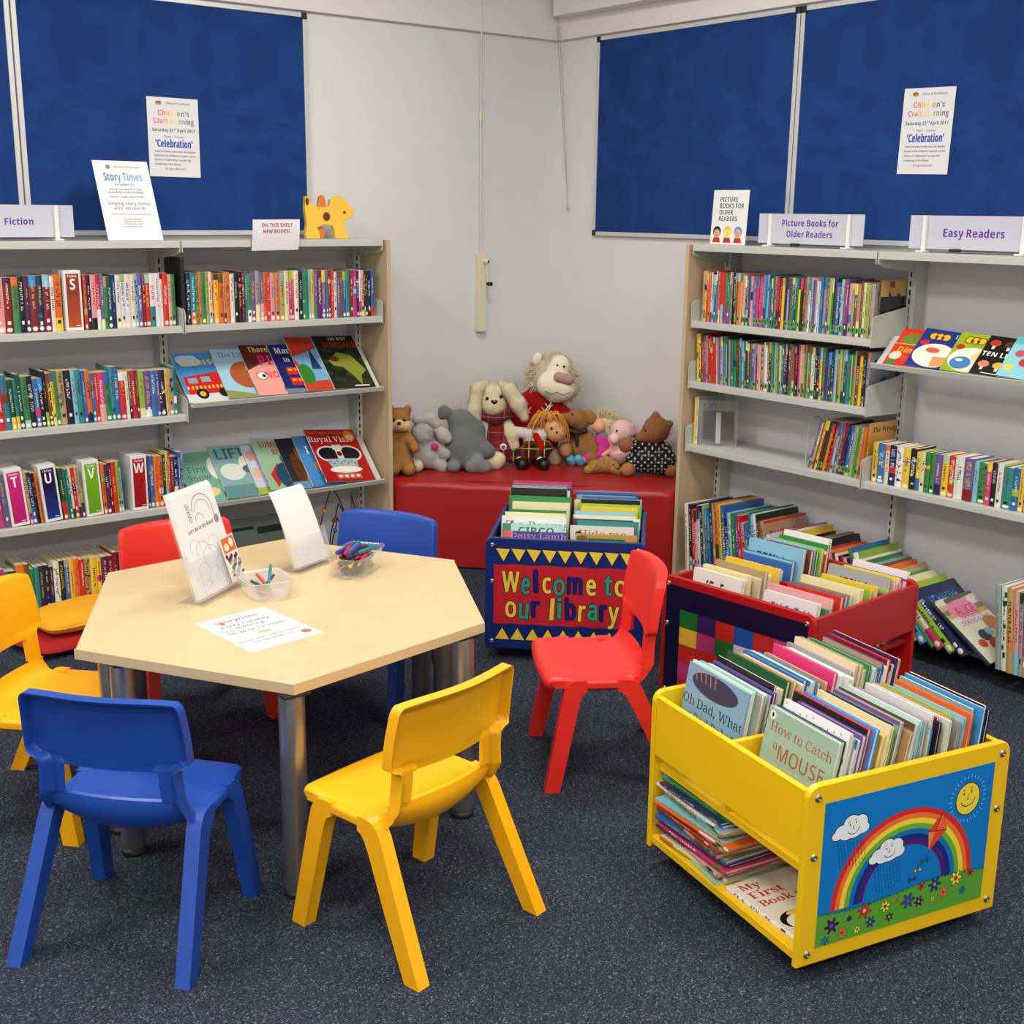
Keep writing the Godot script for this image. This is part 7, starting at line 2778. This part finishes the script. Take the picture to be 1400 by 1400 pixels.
	# big lion in a red jumper
	t = toy("plush_lion", "big cream plush lion with a shaggy mane and red jumper", Vector3(-0.318, Y, 0.297))
	put("jumper", blob([[-4, 22, 0, -6, 70, -4, 30, 26], [-26, 74, 0, -38, 64, 8, 12, 11], [18, 74, 0, 32, 60, 6, 12, 11], [-38, 64, 8, -40, 46, 12, 11, 9], [32, 60, 6, 36, 40, 10, 11, 9]], 0.007, 0.008), plush("jumper", Color(0.60, 0.07, 0.09), 0.9), t)
	put("head", blob([[12, 103, 13, 29, 99, 13, 17.5, 17.5], [20, 112, 9, 25, 129, 7, 17, 13.5], [18, 90, 11, 23, 90, 11, 11, 11]], 0.006, 0.007), plush("lion_face", Color(0.91, 0.885, 0.80), 0.5), t)
	put("ear", blob([[-6, 134, 2, -4, 139, 3, 6.5, 6]], 0.005), plush("lion_face", Color(0.91, 0.885, 0.80), 0.5), t)
	put("nose", blob([[24, 115, 26.0, 38, 112, 26.0, 7.2, 7.2]], 0.004, 0.004), plush("lion_nose", Color(0.66, 0.55, 0.51), 0.3), t)
	eyes(t, [[22, 130, 19.5], [31, 128.5, 19.5]], 1.8)
	var b := MB.new()
	b.tube([Vector3(6, 97, 28.3) * U, Vector3(14, 93, 30.2) * U, Vector3(22, 96, 31.0) * U, Vector3(30, 92, 30.2) * U, Vector3(39, 95, 27.2) * U], 0.0016, 6)
	part("mouth", b, plain("mouth", Color(0.38, 0.30, 0.26), 0.8), t)
	put("mane_base", blob([[12, 114, -12, 20, 118, -12, 28, 26], [4, 98, -10, 34, 98, -10, 20, 20]], 0.008, 0.008), plush("mane", Color(0.78, 0.73, 0.62), 1.2), t)
	b = MB.new()
	strands(b, 1500, 71, func(r: RandomNumberGenerator):
		var a := r.randf_range(0.0, TAU)
		var tilt := r.randf_range(-0.5, 0.95)
		var dir := Vector3(cos(a) * cos(tilt * 0.9), sin(a) * cos(tilt * 0.9), sin(tilt) * 0.7 - 0.1)
		var c := Vector3(16, 110, -6)
		var p0 := c + dir * Vector3(28, 27, 24)
		var ln := r.randf_range(6, 14)
		var sway := Vector3(r.randf_range(-5, 5), r.randf_range(-11, 1), r.randf_range(-3, 5))
		return [p0 - dir * 3.0, p0 + dir * ln * 0.5 + sway * 0.3, p0 + dir * ln + sway], 0.0030)
	part("mane", b, plush("mane_hair", Color(0.84, 0.79, 0.68), 0.3), t).set_meta("kind", "stuff")
	# white antler print on the jumper
	b = MB.new()
	for s in [-1.0, 1.0]:
		var cx: float = -5.0 + s * 17.0
		var main := []
		for k in 7:
			main.append(jumper_point(cx + s * k * 2.2 - s * 8.0, 66.0 + k * 2.6))
		b.tube(main, 0.0032, 6)
		for k in [1, 3, 5]:
			b.tube([main[k], jumper_point(cx + s * k * 2.2 - s * 8.0 + s * 5.0, 66.0 + k * 2.6 + 1.0), jumper_point(cx + s * k * 2.2 - s * 8.0 + s * 8.0, 66.0 + k * 2.6 + 6.0)], 0.0030, 6)
			b.tube([main[k], jumper_point(cx + s * k * 2.2 - s * 8.0 - s * 4.0, 66.0 + k * 2.6 + 5.0)], 0.0028, 6)
	part("antler_print", b, plain("print_white", Color(0.85, 0.83, 0.8), 0.9), t)
	put("leg", blob([[-16, 9, 16, -20, 9, 40, 11, 11]], 0.006), plush("lion_leg", Color(0.78, 0.72, 0.60)), t)
	put("leg", blob([[14, 9, 16, 20, 9, 40, 11, 11]], 0.006), plush("lion_leg", Color(0.78, 0.72, 0.60)), t)
	# rag doll with wool hair
	t = toy("rag_doll", "rag doll with orange wool hair and a dark tartan skirt, leaning on the lion", Vector3(-0.462, Y, 0.435))
	var skin := plush("doll_skin", Color(0.82, 0.63, 0.45), 0.3)
	put("head", blob([[26, 52, 6, 28, 48, 8, 15, 13]], 0.005), skin, t)
	put("blouse", blob([[-4, 36, 4, 8, 44, 6, 11, 10], [0, 44, 8, -24, 48, 10, 8, 7]], 0.005), plush("blouse", Color(0.80, 0.79, 0.80), 0.4), t)
	put("hand", blob([[-30, 46, 10, -36, 45, 11, 5.5, 6]], 0.004), skin, t)
	put("sash", blob([[2, 44, 15, 10, 28, 18, 4.5, 4.5]], 0.004), plush("sash", Color(0.66, 0.10, 0.07), 0.4), t)
	put("skirt", blob([[-4, 28, 8, 14, 28, 8, 12, 11], [-20, 20, 14, 12, 20, 16, 8, 8], [-30, 13, 16, -14, 18, 16, 6, 7]], 0.005), tartan("doll", Color(0.05, 0.05, 0.045), Color(0.60, 0.16, 0.06), Color(0.80, 0.64, 0.16)), t)
	for q in [[-17.0, -19.0], [8.0, 9.0]]:
		put("sock", blob([[q[0], 20, 16, q[1], 12, 20, 5.5, 5.5]], 0.004), plush("sock", Color(0.84, 0.83, 0.80), 0.3), t)
		put("shoe", blob([[q[1] + 2, 8.5, 21, q[1] + 4, 8.0, 29, 8.5, 8]], 0.005), plain("doll_shoe", Color(0.025, 0.025, 0.028), 0.4), t)
	eyes(t, [[22, 55, 20.5], [29, 50, 21.5]], 1.6)
	b = MB.new()
	strands(b, 150, 19, func(r: RandomNumberGenerator):
		var a := r.randf_range(-1.1, 1.15)
		var z := r.randf_range(-10, 15)
		var crown := Vector3(18 + r.randf_range(-6, 6), 66 + r.randf_range(-2, 4), z)
		var side := Vector3(sin(a) * 24.0, cos(a) * 5.0, 0)
		var mid := crown + side * 0.6 + Vector3(0, 2, 2.0)
		var end := crown + side * 1.15 + Vector3(0, -20.0 - 12.0 * absf(a) + r.randf_range(-4, 4), r.randf_range(-3, 4))
		return [crown, mid, (mid + end) * 0.5 + Vector3(signf(a) * 3.0, 2, 2), end], 0.0042)
	part("wool_hair", b, plush("wool", Color(0.82, 0.57, 0.27), 0.3), t).set_meta("kind", "stuff")
	# brown teddy looking away
	t = toy("teddy_bear", "brown teddy bear with a dark ribbon, sitting beside the rag doll", Vector3(-0.262, Y, 0.478))
	var tb := plush("teddy", Color(0.60, 0.43, 0.25))
	put("body", blob([[8, 20, 0, 8, 34, -2, 18, 14], [6, 58, 0, 4, 60, 2, 15, 14], [-4, 60, 8, -12, 63, 10, 8, 6.5], [20, 38, 4, 28, 20, 10, 7, 7], [-6, 12, 10, -10, 22, 22, 9, 10], [22, 9, 10, 26, 8, 18, 9, 8]], 0.006), tb, t)
	put("ear", blob([[20, 66, 0, 24, 60, 2, 7, 7.5]], 0.005), tb, t)
	put("sole", blob([[-11, 25, 29, -10, 21, 29, 7, 7]], 0.004, 0.004), plush("teddy_sole", Color(0.70, 0.52, 0.34)), t)
	part("nose", ball(-18, 66, 13, 3.0, 2.6), plain("toy_eye", Color(0.03, 0.02, 0.02), 0.15), t)
	eyes(t, [[-2, 68, 13.5]], 1.6)
	fur(t, "body", 2600, 0.006, tb)
	put("ribbon", blob([[-6, 45, 8, 4, 44, 14, 3.2, 3.2], [4, 44, 14, 16, 46, 10, 3.2, 3.2], [3, 44, 16, 5, 28, 18, 3, 2.4], [3, 44, 16, -6, 47, 17, 3.4, 4]], 0.004, 0.003), plain("ribbon", Color(0.13, 0.09, 0.11), 0.5), t)
	# fair-haired doll in pink
	t = thing("doll", "fair-haired doll in a pink dress and blue shoes beside the teddy", "doll", Vector3(-0.16, Y, 0.545), -0.688, "soft toys on the red bench")
	var sk := plain("vinyl_skin", Color(0.88, 0.64, 0.54), 0.5)
	put("head", blob([[0, 54, 4, -1, 51, 6, 10.5, 9.5], [-9, 51, 8, -10, 51, 8, 3, 2.5]], 0.004, 0.004), sk, t)
	put("bodice", blob([[4, 38, 2, 6, 32, 2, 9, 9]], 0.005), plush("bodice", Color(0.50, 0.52, 0.62), 0.4), t)
	put("dress", blob([[2, 31, 6, 8, 24, 4, 9, 11], [6, 18, 4, -8, 9, 14, 12, 9.5], [-8, 9, 14, -14, 8.5, 18, 9, 8]], 0.005), plush("pink_dress", Color(0.84, 0.22, 0.60), 0.5), t)
	put("arm", blob([[14, 34, 6, 18, 22, 10, 4.5, 4], [18, 22, 10, 6, 14, 17, 4, 3.5]], 0.004), sk, t)
	put("leg", blob([[-16, 8, 18, -26, 6, 24, 5, 4.5]], 0.004), sk, t)
	for q in [[-37.0, 26.0], [-26.0, 27.0]]:
		put("shoe", blob([[q[0] + 1, 6.5, q[1], q[0] - 2, 11, q[1] + 3, 6, 5.5]], 0.004), plain("blue_shoe", Color(0.36, 0.68, 0.78), 0.4), t)
	put("hair_cap", blob([[6, 56, 0, 8, 54, -2, 11.5, 11], [12, 46, 0, 14, 40, 2, 8, 6]], 0.005), plush("blonde", Color(0.88, 0.81, 0.66), 0.8), t)
	b = MB.new()
	strands(b, 420, 23, func(r: RandomNumberGenerator):
		var a := r.randf_range(-0.5, 2.0)
		var z := r.randf_range(-9, 10)
		var p0 := Vector3(4 + sin(a) * 8.0, 56 + cos(a) * 9.0, z)
		var out := Vector3(sin(a), cos(a) * 0.8, z * 0.04)
		var ln := r.randf_range(9, 20)
		var sag := Vector3(r.randf_range(0, 5), -r.randf_range(0, 14), r.randf_range(-4, 4))
		return [p0, p0 + out * ln * 0.55, p0 + out * ln + sag], 0.0026)
	part("hair", b, plush("blonde", Color(0.88, 0.81, 0.66), 0.2), t).set_meta("kind", "stuff")
	# pink pig
	t = toy("plush_pig", "pale pink plush pig between the doll and the spotted bear", Vector3(-0.115, Y, 0.645))
	put("body", blob([[2, 17, -2, 2, 26, -3, 17, 13], [1, 46, 0, 2, 46, 1, 16, 15.5]], 0.006), plush("pig", Color(0.92, 0.77, 0.76)), t)
	put("snout", blob([[-9, 38, 11, -9, 37, 14, 7.5, 6]], 0.004), plush("pig_snout", Color(0.94, 0.80, 0.79)), t)
	put("ear", blob([[13, 54, 8, 15, 46, 10, 5, 4]], 0.004), plush("pig_ear", Color(0.86, 0.66, 0.66)), t)
	eyes(t, [[-6, 49, 14.0]], 1.5)
	fur(t, "body", 1600, 0.005, plush("pig", Color.WHITE))
	# bear in a spotted dress
	t = toy("teddy_bear", "brown bear in a black dress with white spots by the end panel", Vector3(-0.150, Y, 0.862), -0.80)
	var bb := plush("bear", Color(0.58, 0.38, 0.25))
	put("head", blob([[10, 58, 0, 8, 56, 2, 17.5, 16], [-4, 50, 6, -11, 49, 8, 8, 6], [9, 73, -2, 9, 77, -2, 5, 4.5], [24, 64, -6, 27, 66, -6, 5, 4.5]], 0.006), bb, t)
	put("dress", blob([[2, 22, 2, 8, 30, 0, 19, 17], [-16, 16, 8, 20, 15, 6, 13, 14], [-8, 38, 4, -18, 38, 8, 8, 7.5], [22, 34, 2, 30, 22, 6, 9, 8]], 0.006, 0.007), spots(), t)
	put("paw", blob([[-26, 40, 8, -28, 38, 10, 9, 9]], 0.005), bb, t)
	put("foot", blob([[-22, 9, 14, -24, 9, 22, 9, 8.5]], 0.005), plush("bear_sole", Color(0.66, 0.46, 0.31)), t)
	put("foot", blob([[30, 8, 12, 33, 8, 16, 8, 7]], 0.005), bb, t)
	part("nose", ball(-17, 51, 10, 2.2, 1.8), plain("toy_eye", Color(0.03, 0.02, 0.02), 0.15), t)
	eyes(t, [[-3, 59, 13.0]], 1.6)
	fur(t, "head", 1600, 0.006, bb)
	# little curly dog lying in front
	t = toy("plush_dog", "small tan curly plush dog lying before the spotted bear", Vector3(-0.305, Y, 0.735))
	put("body", blob([[-10, 9, 0, 8, 9, 0, 9, 9], [10, 11, 4, 14, 10, 6, 9, 8], [-16, 6, 4, -20, 5, 8, 6, 5], [4, 17, 2, 8, 18, 3, 6, 5], [-4, 14, 4, -2, 16, 4, 6, 5], [16, 6, 8, 20, 5, 10, 6, 5]], 0.004, 0.004, 0.004), plush("curly", Color(0.74, 0.57, 0.35), 1.6), t)
	part("nose", ball(19, 9, 14, 1.8, 1.5), plain("toy_eye", Color(0.03, 0.02, 0.02), 0.15), t)
	eyes(t, [[13, 14, 13.0]], 1.3)
	fur(t, "body", 1600, 0.009, plush("curly", Color.WHITE))

func jumper_point(x: float, y: float) -> Vector3:
	# a point just outside the jumper's chest
	var dx := x + 5.0
	var r := lerpf(30.5, 26.6, clampf((y - 22.0) / 48.0, 0, 1))
	if y > 70.0:
		r = sqrt(maxf(1.0, 26.6 * 26.6 - (y - 70.0) * (y - 70.0)))
	return Vector3(x, y, -3.0 + sqrt(maxf(4.0, r * r - dx * dx)) + 1.2) * U

func tartan(key: String, base: Color, c1: Color, c2: Color) -> StandardMaterial3D:
	var c := Canvas.new(64, 64, base)
	c.rect(8, 0, 16, 64, base.lerp(c1, 0.6))
	c.rect(0, 8, 64, 16, base.lerp(c1, 0.6))
	c.rect(8, 8, 16, 16, c1)
	c.rect(40, 0, 4, 64, c2)
	c.rect(0, 40, 64, 4, c2)
	var m := printed("tartan_" + key, c.texture(), 0.95)
	m.uv1_triplanar = true
	m.uv1_scale = Vector3(14, 14, 14)
	return m

func spots() -> StandardMaterial3D:
	var c := Canvas.new(64, 64, Color(0.035, 0.035, 0.045))
	for q in [[16, 16], [48, 48]]:
		c.ellipse(q[0], q[1], 9, 9, Color(0.80, 0.79, 0.77))
	var m := printed("spots", c.texture(), 0.95)
	m.uv1_triplanar = true
	m.uv1_scale = Vector3(33, 33, 33)
	return m
